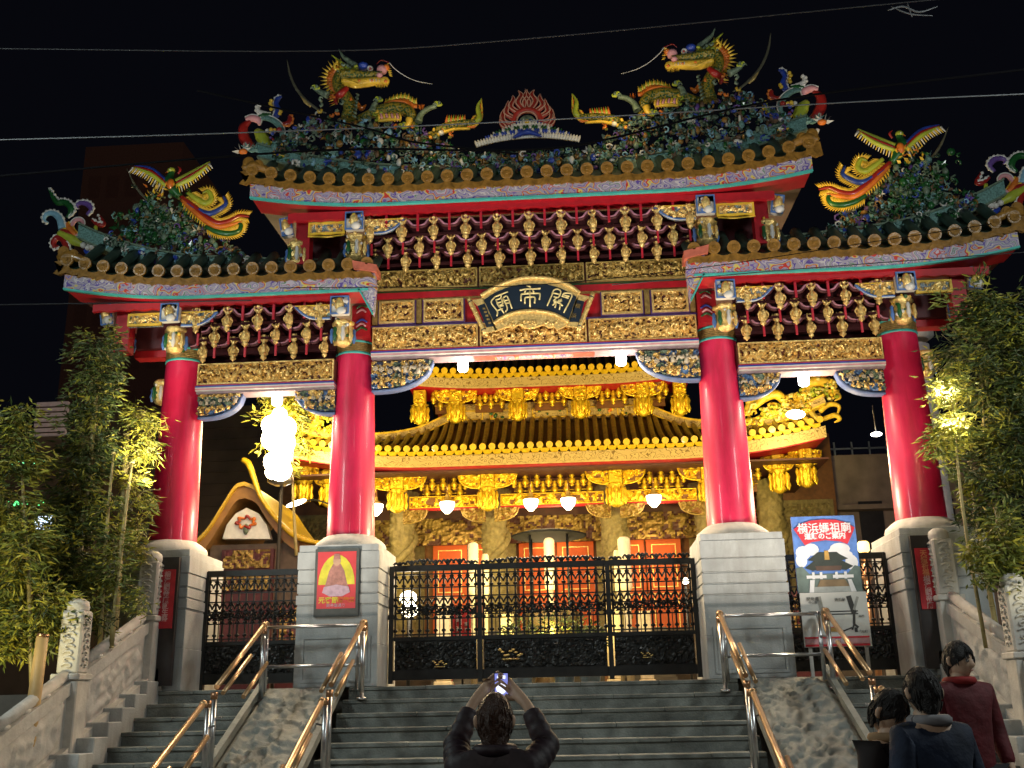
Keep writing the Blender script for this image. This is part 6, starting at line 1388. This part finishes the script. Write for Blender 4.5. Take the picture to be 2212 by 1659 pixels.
# red banners beside the outer pedestals
for sg, lab, s in ((-1, 'narrow red banner with pale characters beside the outer left pedestal', '横濱關帝廟誕生祭'), (1, 'narrow red banner with orange and white characters beside the outer right pedestal', '天燈祈福横濱關帝廟')):
    x = sg * 4.76; t = thing('red_banner', lab, 'banner', (x, 13.1, 1.84), 'red banners on dark boards'); m2 = MB(); m2.box(x - .13, x + .13, 13.17, 13.24, 1.9, 3.5, 0); m2.build('backing_board', mat('dark_board', (.022, .018, .02), .5), t)
    m2 = MB(); m2.box(x - .10, x + .10, 13.155, 13.168, 2.60, 3.34); m2.build('banner', mat('banner_red', (.50, .02, .035), .55), t); m2 = MB()
    for k, ch in enumerate(s): text(m2, ch, .085, facing(x, 13.15, 3.27 - .079 * k), 0 if (sg > 0 and k < 4) else 1, .001, .002)
    m2.build('lettering', [mat('banner_orange_print', (.65, .25, .12)), mat('banner_pink_print', (.6, .36, .38))], t)

# ================================================================== PLANTING
CULM = BARK
def plant(name, lab, cat, base, blobs, Y, n_, L=.13, W=.022, culms=(), pal=(0, 0, 1, 1, 1, 2), group=None, droop=.5, yr=.5, stem='culm'):
    """crown of separate long leaves on twigs, in uneven clumps traced from the photograph"""
    t = thing(name, lab, cat, base, group)
    for cpts, r in culms:
        m2 = MB(); pts = [P(a, b, Y) for a, b in cpts]; m2.tube(pts, r, 9, 0, sub=4)
        pc = catmull(pts, 6)
        for p in pc[::2]: m2.tube([p, p + Vector((0, 0, .02))], [lerpl(r, .5) * 1.18] * 2, 9, 0, sub=0)
        m2.build(stem, CULM, t)
    m2 = MB(); tw = MB(); tot = sum(r * r for _, _, r in blobs)
    for bx, by, r in blobs:
        c = P(bx, by, Y); R = r * .0050 * Y / 12; k_ = int(n_ * r * r / tot); nc = max(4, k_ // 26)
        for j in range(nc):
            d = Vector((random.gauss(0, .52), random.gauss(0, .5) * yr * 1.6, random.gauss(0, .52))); cc_ = c + d * R; dd = Vector((d.x, d.y, d.z * .3 - .15)).normalized(); mi0 = random.choice(pal)
            tw.tube([cc_ - dd * .15, cc_ + dd * .12], [.005, .002], 4, 0, sub=0)
            for i in range(max(1, k_ // nc)):
                p = cc_ + Vector((random.gauss(0, .07), random.gauss(0, .07), random.gauss(0, .06)))
                m2.leaf(p, dd * ur(.3, 1) + Vector((ur(-1, 1) * .7, ur(-1, 1) * .7, ur(-1, .6) * droop)), L * ur(.6, 1.3), W * ur(.8, 1.3), mi0 if rnd() < .7 else random.choice(pal))
    m2.build('crown', LEAF, t); tw.build('twigs', BARK, t); return t
pl_ = lambda x, y, Y, z=1.2: (P(x, y, Y).x, Y, z)
plant('column_tree', 'tall narrow column of dark foliage left of the outer left column', 'tree', pl_(180, 1400, 12.3), [(215, 745, 44), (222, 790, 42), (205, 840, 48), (200, 900, 52), (190, 960, 54), (175, 1020, 62), (160, 1090, 72), (150, 1160, 78), (140, 1230, 80), (125, 1300, 74)], 12.3, 9500, .11, .026, [([(150, 1480), (165, 1250), (195, 1000), (215, 760)], [.05, .04, .02])], (0, 1, 1, 1, 1, 2), stem='trunk')
plant('bamboo', 'leafy bamboo clump at the far left edge with yellow tips', 'bamboo', pl_(40, 1450, 11.5), [(40, 900, 34), (45, 950, 40), (30, 1010, 48), (20, 1090, 55), (50, 1180, 62), (30, 1260, 66), (90, 1310, 58), (40, 1350, 50), (110, 1375, 38), (20, 1395, 34)], 11.5, 6200, .12, .026, [([(70, 1500), (60, 1200), (40, 950)], [.03, .025, .01])], (0, 0, 1, 2, 2), 'bamboo clumps beside the stairs')
plant('bamboo', 'thin bamboo shoots between the column tree and the lit palm', 'bamboo', pl_(210, 1420, 12.2), [(235, 1090, 26), (250, 1180, 30), (220, 1240, 34), (190, 1290, 36), (245, 1250, 26), (300, 1300, 22), (215, 1340, 26)], 12.2, 2000, .11, .02, [([(215, 1400), (230, 1150), (245, 980)], [.028, .022, .012]), ([(240, 1400), (262, 1180), (285, 1000)], [.03, .026, .014])], (0, 0, 1, 2), 'bamboo clumps beside the stairs')
YLF = [0]
plant('palm', 'floodlit slim palm with pale trunk and feathery yellow leaves', 'palm', pl_(255, 1400, 12.6), [(300, 900, 22), (325, 915, 16), (318, 950, 18), (300, 985, 16), (322, 975, 12), (285, 1040, 20), (310, 1090, 18), (290, 1150, 22), (300, 1190, 16)], 12.6, 1900, .12, .016, [([(245, 1400), (262, 1150), (274, 940)], [.045, .04, .03]), ([(262, 1040), (290, 985), (312, 968)], [.02, .014, .006]), ([(275, 1100), (310, 1062), (345, 1058)], [.01, .006, .003])], (0, 2, 2), stem='trunk')
spot((-4.45, 12.0, 4.0), P(300, 940, 12.6), 520, (1, .88, .55), 46)
plant('glare_leaves', 'added leaves on a thin stem shaping the glare round the floodlights', 'tree', (-4.2, 16.7, 1.84), [(575, 850, 13), (592, 838, 15), (630, 870, 16), (638, 915, 14), (650, 960, 18), (566, 905, 11), (572, 960, 9), (628, 1005, 12), (600, 862, 16), (645, 890, 14)], 17.2, 900, .16, .05, [([(640, 1200), (632, 1040), (636, 930)], [.03, .02, .01])], (2, 2, 0), stem='stem')  # leaves added to give the floodlight glare a ragged outline
spot((-5.9, 9.7, 1.7), P(60, 1330, 11.5), 170, (1, .85, .42), 60)
RB = 'bamboo clumps beside the stairs'
plant('bamboo', 'big dark bamboo clump at the right edge reaching the side roof', 'bamboo', pl_(2150, 1300, 12.2), [(2130, 655, 44), (2170, 680, 50), (2100, 700, 44), (2180, 750, 60), (2120, 760, 60), (2060, 765, 26), (2180, 830, 60), (2130, 850, 50), (2190, 920, 55), (2150, 960, 50), (2190, 1010, 50), (2120, 1030, 40), (2170, 1090, 50), (2110, 1120, 30)], 12.2, 9500, .125, .026, [([(2195, 1400), (2160, 1150), (2130, 980), (2120, 800)], [.032, .028, .02, .01]), ([(2160, 1400), (2115, 1150), (2095, 1000)], [.03, .026, .012])], (0, 1, 1, 1, 2), RB)
plant('bamboo', 'glaring floodlit leaves beside the outer right column', 'bamboo', pl_(2050, 1300, 12.0), [(2045, 800, 14), (2040, 835, 20), (2060, 850, 20), (2035, 860, 14), (2055, 905, 20), (2060, 940, 26), (2035, 950, 20), (2085, 930, 18), (2030, 975, 14)], 12.0, 1700, .11, .028, [([(2130, 1400), (2080, 1100), (2055, 840)], [.022, .018, .008])], (0, 2, 2), RB)
plant('bamboo', 'low sparse bamboo with bright green tips right of the balustrade', 'bamboo', pl_(2150, 1350, 11.6), [(2110, 1195, 26), (2140, 1215, 28), (2180, 1190, 34), (2195, 1240, 30), (2120, 1245, 20), (2165, 1150, 30)], 11.6, 1500, .11, .03, [([(2190, 1330), (2165, 1200), (2150, 1100)], [.02, .018, .01])], (0, 0, 2), RB)
pg = P(2052, 905, 12.1)
for dz_ in (.30, -.12):
    t = thing('garden_floodlight', 'glaring garden floodlight among the leaves right of the outer right column, %s' % ('upper one' if dz_ > 0 else 'lower one'), 'lamp', pg, 'floodlights in the right bamboo'); m2 = MB(); m2.ball(pg + Vector((0, .03, dz_)), (.11, .05, .10), 0, 14, 8); m2.build('lens', FLOOD, t); m2 = MB(); m2.ball(pg + Vector((0, .075, dz_)), (.08, .04, .07), 0, 12, 8); m2.build('housing', IRON, t)
    point(pg + Vector((-.05, -.16, dz_)), 85, (1, .9, .6), .06)
spot((5.6, 10.4, 2.4), P(2160, 1200, 11.6), 40, (1, .9, .6), 60)
# planters behind the balustrades
for sg, lab in ((-1, 'grey stone planter wall outside the left balustrade'), (1, 'grey stone planter wall outside the right balustrade')):
    t = thing('stone_planter', lab, 'planter', (sg * 7, 12, 0), 'stone planters beside the stairs'); m2 = MB(); m2.bbox(sg * 5.6, sg * 12, 10.4, 13.9, 0, 1.15, .02); m2.build('wall', STONE, t)
    m2 = MB(); m2.box(*sorted((sg * 5.7, sg * 11.9)), 10.5, 13.8, 1.151, 1.2); m2.build('soil', mat('dark_soil', (.03, .025, .02), .9), t)
pw1, pw2 = P(92, 1375, 10.9), P(68, 1555, 10.9); t = thing('wooden_post', 'tan wooden post standing in front of the left planter', 'post', (pw2.x, 10.9, 0)); m2 = MB(); m2.tube([(pw2.x - .02, 10.9, 0), pw2, pw1], [.072, .07, .062], 14, 0, sub=0)
m2.build('shaft', mat('tan_wood', (.55, .36, .14), .55, 0, .2, 4), t); m2 = MB(); m2.tube([pw1, pw1 + Vector((.005, 0, .03))], [.066, .06], 14, 0, sub=0); m2.build('cap', BRONZE, t)

# ================================================================== OVERHEAD LINES
def line(lab, pts, r, mt, Y=9.5):
    t = thing('power_line', lab, 'cable', P(*pts[0], Y), 'cables across the night sky'); m2 = MB(); ext = [P(*p, Y) for p in pts]
    ext = [ext[0] + (ext[0] - ext[1]) * .6] + ext + [ext[-1] + (ext[-1] - ext[-2]) * .6]
    m2.tube(ext, r, 5, 0, sub=5); m2.build('cable', mt, t)
WG = mat('grey_cable', (.13, .14, .15), .5, 0, 0); WD = mat('black_cable', (.004, .004, .005), .9, 0, 0, spec=.05); WF = mat('faint_cable', (.012, .013, .017), .6, 0, 0)
line('pale cable crossing the whole picture in front of the top ridge', [(0, 302), (484, 288), (1123, 262), (1832, 221), (2212, 203)], .0065, WG)
line('black cable sagging across the left ridge and rising to the right', [(0, 380), (513, 336), (784, 322), (1028, 324), (1261, 311), (1668, 218), (2212, 150)], .012, WD)
line('black cable dropping from the left dragon towards the ridge middle', [(560, 225), (788, 276), (884, 305), (1028, 322)], .011, WD)
line('faint cable high in the sky above the dragons', [(0, 105), (700, 110), (1123, 85), (1800, 20)], .007, WF)
line('faint grey cable at the left end, level with the left side eave', [(0, 658), (215, 655), (420, 651)], .010, WF, 12.6)
line('thin cable rising over the right side roof', [(1500, 600), (1800, 575), (2212, 545)], .007, WF, 12.4)
line('thin dark cable over the name board and upper carving', [(800, 620), (1130, 617), (1500, 580), (1900, 520)], .006, WD, 12.5)
pk = P(1975, 22, 9.5); t = thing('cable_joint', 'small pale cable joint hanging in the upper right sky', 'cable fitting', pk); m2 = MB()
m2.tube([P(1918, 22, 9.5), P(1950, 14, 9.5), P(1985, 26, 9.5), P(2025, 14, 9.5)], [.006, .01, .01, .005], 6); m2.tube([P(1925, 14, 9.5), P(1965, 30, 9.5), P(2015, 34, 9.5)], [.005, .008, .004], 6); m2.tube([P(1960, 8, 9.5), P(1970, 36, 9.5)], .006, 6); m2.build('clamp', WG, t)

# ================================================================== PEOPLE
def skin(verts, edges, name, root=0, sub=2):
    me = bpy.data.meshes.new(name); me.from_pydata([v[0] for v in verts], edges, []); o = bpy.data.objects.new(name, me); C.objects.link(o)
    o.modifiers.new('s', 'SKIN'); 
    for i, v in enumerate(verts): d = me.skin_vertices[0].data[i]; d.radius = v[1] if isinstance(v[1], tuple) else (v[1], v[1]); d.use_root = (i == root)
    s = o.modifiers.new('u', 'SUBSURF'); s.levels = sub; s.render_levels = sub; bpy.context.view_layer.update()
    m = bpy.data.meshes.new_from_object(o.evaluated_get(bpy.context.evaluated_depsgraph_get())); out = MB(); out.add([tuple(v.co) for v in m.vertices], [tuple(p.vertices) for p in m.polygons], 0, True)
    bpy.data.objects.remove(o); return out
SKIN = mat('skin', (.58, .40, .28), .5, 0, .1, 20); HAIR = mat('black_hair', (.008, .006, .006), .55, 0, .3, 60, .6, 150); HAIRB = mat('dark_brown_hair', (.05, .019, .008), .38, 0, .3, 60, .6, 150)
def hand(H, wrist, ctr, side, up, S=1):
    """five bent fingers rooted in a palm; returned as (verts, edges) to join the body skeleton"""
def body(t, base, yaw, Hh, lean=0, armL=None, armR=None, head_yaw=0, head_pitch=0, hair=HAIR, jacket=None, trousers=None, hair_len=.06, hands=True, collar=None, puff=0):
    R = Matrix.Rotation(yaw, 3, 'Z'); base = Vector(base); k = Hh / 1.7
    def W(x, y, z): return base + R @ Vector((x * k, (y + lean * max(0, z - .9)) * k, z * k))
    V = []; E2 = []
    def v(p, r): V.append((tuple(p), r * k if not isinstance(r, tuple) else (r[0] * k, r[1] * k))); return len(V) - 1
    pel = v(W(0, 0, .93), (.15, .11)); wa = v(W(0, 0, 1.08), (.125, .10)); ch = v(W(0, .0, 1.28), (.16, .11)); sh_ = v(W(0, .01, 1.40), (.10, .08)); nk = v(W(0, -.01, 1.47), .055); hb = v(W(0, -.02, 1.54), .07)
    E2 += [(pel, wa), (wa, ch), (ch, sh_), (sh_, nk), (nk, hb)]
    hands_at = []
    for s, arm in ((-1, armL), (1, armR)):
        shd = v(W(s * .17, 0, 1.385), .062); el = v(arm[0], .045); wr = v(arm[1], (.026, .03)); pm_ = v(arm[2], (.038, .022)); E2 += [(sh_, shd), (shd, el), (el, wr), (wr, pm_)]
        if hands:
            fwd = (Vector(arm[2]) - Vector(arm[1])).normalized(); sd = Vector(arm[3]).normalized(); cl = fwd.cross(sd).normalized() * (arm[4] if len(arm) > 4 else 1)
            for fi in range(4):
                o_ = (fi - 1.5) * .021; L_ = (.068, .078, .072, .056)[fi] * k; b0 = Vector(arm[2]) + fwd * .03 + sd * o_ * k; a1 = b0 + fwd * L_ * .5 + cl * L_ * .12; a2 = a1 + fwd * L_ * .3 + cl * L_ * .35; a3 = a2 + fwd * L_ * .05 + cl * L_ * .35
                i0 = v(b0, .011); i1 = v(a1, .0095); i2 = v(a2, .0085); i3 = v(a3, .007); E2 += [(pm_, i0), (i0, i1), (i1, i2), (i2, i3)]
            b0 = Vector(arm[2]) - sd * .035 * k * (1); a1 = b0 - sd * .022 * k + fwd * .03 + cl * .015; a2 = a1 + fwd * .028 + cl * .012; i0 = v(b0, .013); i1 = v(a1, .011); i2 = v(a2, .009); E2 += [(pm_, i0), (i0, i1), (i1, i2)]
    for s in (-1, 1):
        hp_ = v(W(s * .09, 0, .87), .085); kn = v(W(s * .10, -.02, .48), .06); an = v(W(s * .10, .02, .09), .04); toe = v(W(s * .11, -.12, .035), (.04, .03)); E2 += [(pel, hp_), (hp_, kn), (kn, an), (an, toe)]
    bm = skin(V, E2, 'body'); o = len(bm.v)
    # head: one sculpted surface with brow, nose, lips, chin and ears, joined to the neck
    RH = R @ Matrix.Rotation(head_yaw, 3, 'Z') @ Matrix.Rotation(head_pitch, 3, 'X'); hc = W(0, -.02, 1.585); nu, nv = 32, 24
    def hs(a, th):
        x = math.sin(th) * math.sin(a); y = -math.sin(th) * math.cos(a); z = math.cos(th); f = max(0, -y)
        X = x * .077 * (1 - .22 * max(0, -z) ** 1.2); Y = y * .095; Z = z * .118
        g = lambda cx, cz, sx, sz: math.exp(-((x - cx) / sx) ** 2 - ((z - cz) / sz) ** 2) if y < 0 else 0
        Y -= .026 * g(0, -.16, .13, .17) + .010 * g(0, .05, .1, .2) + .010 * g(0, -.48, .22, .09) + .012 * g(0, -.80, .3, .16); Y += .013 * (g(.38, .08, .18, .12) + g(-.38, .08, .18, .12)) + .004 * g(0, -.35, .3, .05)
        return Vector((X, Y, Z))
    vs = [hc + RH @ (hs(2 * math.pi * i / nu, math.pi * j / nv) * k) for j in range(nv + 1) for i in range(nu)]
    bm.add(vs, [(j * nu + i, (j + 1) * nu + i, (j + 1) * nu + (i + 1) % nu, j * nu + (i + 1) % nu) for j in range(nv) for i in range(nu)], 0, True)
    hp = lambda x, y, z: hc + RH @ (Vector((x, y, z)) * k)
    for s in (-1, 1):
        bm.tube([hp(s * .073, .01, .03), hp(s * .088, .02, .015), hp(s * .085, .018, -.015), hp(s * .074, .008, -.03)], [.008, .014, .013, .006], 8, 0)
        bm.ball(hp(s * .031, -.083, .010), .0115 * k, 1, 10, 8); bm.ball(hp(s * .031, -.0925, .010), .0055 * k, 2, 8, 6)
        bm.tube([hp(s * .016, -.094, .030), hp(s * .032, -.094, .036), hp(s * .050, -.084, .030)], [.003, .004, .002], 6, 2)
    bm.tube([hp(-.024, -.090, -.052), hp(0, -.101, -.050), hp(.024, -.090, -.052)], [.002, .006, .002], 6, 3)
    bm.build('body', [SKIN, mat('eye_white', (.28, .26, .25), .4), mat('eye_dark', (.01, .008, .008), .3), mat('lip', (.38, .16, .13), .5)], t)
    # hair cap: thick uneven shell leaving the face free
    hm = MB(); nu2, nv2 = 40, 20; vs = []
    for j in range(nv2 + 1):
        for i in range(nu2):
            a = 2 * math.pi * i / nu2; fr = math.cos(a); lim = 1.15 + (.98 + hair_len * 6) * (.5 - .5 * fr) ** .7; th = lim * j / nv2
            p = hs(a, min(th, 2.5)); n_ = 1 + (.16 + .05 * noise.noise(Vector((a * 3, th * 4, Hh)))) * (1 - .75 * (j / nv2) ** 6) 
            q = Vector((p.x * n_, p.y * n_, p.z * n_ + .004)); 
            if th > 1.9: q.z -= (th - 1.9) * hair_len * 1.2
            vs.append(hc + RH @ (q * k))
    hm.add(vs, [(j * nu2 + i, (j + 1) * nu2 + i, (j + 1) * nu2 + (i + 1) % nu2, j * nu2 + (i + 1) % nu2) for j in range(nv2) for i in range(nu2)], 0, True)
    for q in range(150):
        a = ur(0, 6.28); fr = math.cos(a); lim = 1.1 + (.98 + hair_len * 6) * (.5 - .5 * fr) ** .7; th = ur(.1, lim); p = hs(a, min(th, 2.5)) * 1.15; p2 = hs(a + ur(-.15, .15), min(th + .35, 2.6)) * 1.19
        hm.tube([hc + RH @ (p * k), hc + RH @ ((p * .4 + p2 * .6) * 1.01 * k), hc + RH @ (p2 * k)], [.006, .005, .001], 4, 0, sub=1)
    hm.build('hair', hair, t)
    # jacket and trousers over the body
    JV = []; JE = []
    def j_(p, r): JV.append((tuple(p), r * k if not isinstance(r, tuple) else (r[0] * k, r[1] * k))); return len(JV) - 1
    a0 = j_(W(0, 0, .80), (.185, .14)); a1 = j_(W(0, 0, 1.0), (.17, .135)); a2 = j_(W(0, 0, 1.2), (.19, .14)); a3 = j_(W(0, .01, 1.39), (.135, .10)); a4 = j_(W(0, 0, 1.465), (.085, .08)); JE += [(a0, a1), (a1, a2), (a2, a3), (a3, a4)]
    for s, arm in ((-1, armL), (1, armR)):
        shp = W(s * .17, 0, 1.385); pr = j_(shp, .085); JE.append((a3, pr)); nseg = 7 if puff else 3
        P1, P2 = Vector(arm[0]), Vector(arm[1])
        for q0, q1, r0, r1 in ((shp, P1, .078, .068), (P1, P2, .066, .050)):
            for q in range(1, nseg + 1):
                f = q / nseg; f2 = f * (.88 if q1 is P2 else 1); c_ = j_(Vector(q0).lerp(q1, f2), (r0 + (r1 - r0) * f) * (1 + puff * (1 if q % 2 else -1))); JE.append((pr, c_)); pr = c_
    jm = skin(JV, JE, 'jacket', 0, 2)
    if puff:
        for z in (.92, 1.0, 1.08, 1.16, 1.24, 1.32): 
            c0 = W(0, 0, z); 
            jm.tube([c0 + R @ (Vector((.178 * math.cos(a * .524), .128 * math.sin(a * .524), 0)) * k) for a in range(13)], [.022 * k, .022 * k], 6, 0)
    jm.tube([W(.085 * math.cos(a * .524), .085 * math.sin(a * .524), 1.46) for a in range(13)], [.028 * k, .028 * k], 7, 1 if collar else 0)
    jm.build('jacket', [jacket, collar or jacket], t)
    LV = []; LE = []
    def l_(p, r): LV.append((tuple(p), r * k if not isinstance(r, tuple) else (r[0] * k, r[1] * k))); return len(LV) - 1
    p0 = l_(W(0, 0, .93), (.155, .12))
    for s in (-1, 1): b1 = l_(W(s * .09, 0, .85), .10); b2 = l_(W(s * .10, -.02, .48), .075); b3 = l_(W(s * .10, .02, .12), .062); LE += [(p0, b1), (b1, b2), (b2, b3)]
    skin(LV, LE, 'trousers').build('trousers', trousers, t)
    for s in (-1, 1):
        sm = MB(); A, B = W(s * .10, .06, .04), W(s * .11, -.15, .03); sm.tube([A, A.lerp(B, .5) + Vector((0, 0, .012)), B], [.04 * k, .048 * k, .035 * k], 10, 0); sm.build('shoe', mat('black_shoe', (.015, .014, .014), .5), t)
    return W, hp
DK = mat('dark_plum_quilted_nylon', (.022, .011, .017), .6, 0, .3, 20, .5, 12); JEAN = mat('dark_trousers', (.02, .022, .03), .8)
# photographer: seen from behind, both hands raised with a phone
Yp = 5.0; T1 = thing('person', 'person seen from behind in a dark quilted jacket raising a glowing phone', 'person', (.08, Yp, 0), None)
ph = P(1083, 1480, Yp + .28)
armL = (P(985, 1612, Yp + .12), P(1020, 1520, Yp + .20), P(1048, 1490, Yp + .26), (0, .3, 1), 1); armR = (P(1182, 1612, Yp + .12), P(1140, 1524, Yp + .2), P(1112, 1494, Yp + .26), (0, .3, 1), -1)
W_, hp_ = body(T1, (.075, Yp, 0), math.pi, 1.63, 0, (armR[0], armR[1], armR[2], armR[3], -1), (armL[0], armL[1], armL[2], armL[3], 1), 0, .15, HAIRB, DK, JEAN, .10, True, None, .10)
t = thing('smartphone', 'glowing smartphone held up by the person in the dark jacket', 'phone', ph); m2 = MB(); m2.bbox(ph.x - .036, ph.x + .036, ph.y, ph.y + .009, ph.z - .062, ph.z + .062, .003); m2.build('case', IRON, t)
m2 = MB(); m2.box(ph.x - .032, ph.x + .032, ph.y - .001, ph.y - .0002, ph.z - .052, ph.z + .055); m2.build('screen', mat('phone_screen', (.5, .55, 1), .3, 0, 0, emit=.75, ecol=(.25, .28, .85)), t)
m2 = MB(); m2.ball((ph.x, ph.y - .001, ph.z - .012), (.026, .002, .03), 0, 14, 8); m2.bbox(ph.x - .02, ph.x + .02, ph.y - .003, ph.y - .001, ph.z + .03, ph.z + .045, .0008); m2.build('screen_image', mat('phone_bright', (.8, .85, 1), .3, 0, 0, emit=1.6, ecol=(.75, .82, 1)), t)
def hang(W, s, bend=.1): return (W(s * .24, .02, 1.12), W(s * .23, -bend, .88), W(s * .22, -bend - .02, .80), (0, 1, 0), s)
def mkW(base, yaw, Hh):
    R = Matrix.Rotation(yaw, 3, 'Z'); b = Vector(base); k = Hh / 1.7; return lambda x, y, z: b + R @ Vector((x * k, y * k, z * k))
def person(lab, x, Y, z0, Hh, yaw, hy, hpch, jk, tr, hr=HAIR, hl=.03, arms=None, collar=None, lean=0, group='visitors at the right foot of the stairs'):
    t = thing('person', lab, 'person', (x, Y, z0), group); W = mkW((x, Y, z0), yaw, Hh); aL = hang(W, -1); aR = hang(W, 1)
    if arms == 'phone': aL = (W(-.22, -.05, 1.15), W(-.10, -.26, 1.22), W(-.05, -.30, 1.28), (0, 0, 1), -1); aR = (W(.22, -.05, 1.15), W(.10, -.26, 1.2), W(.05, -.30, 1.26), (0, 0, 1), 1)
    body(t, (x, Y, z0), yaw, Hh, lean, aL, aR, hy, hpch, hr, jk, tr, hl, True, collar); return t
p = P(2068, 1440, 8.0); person('young man with short black hair in a dark red jacket on the right', p.x, 8.0, .15, 1.80, .25, .45, .1, mat('dark_red_jacket', (.10, .006, .012), .75, 0, .3, 6, 1.0, 9), JEAN, collar=mat('red_collar', (.26, .012, .012), .8))
p = P(2000, 1500, 5.7); person('black-haired visitor in a navy and pale blue jacket in front of the red jacket', p.x, 5.7, 0, 1.72, -2.7, -.3, .25, mat('navy_jacket', (.016, .028, .06), .8, 0, .5, 5, 1.0, 9), JEAN, collar=mat('pale_scarf', (.3, .3, .32), .8), hl=.05)
p = P(1912, 1540, 5.9); person('dark-haired visitor bowing the head over a beige scarf, beside the right ramp', p.x, 5.9, 0, 1.62, .75, .1, .5, mat('black_jacket', (.02, .015, .016), .8), JEAN, collar=mat('beige_scarf', (.36, .24, .13), .9), hl=.05)
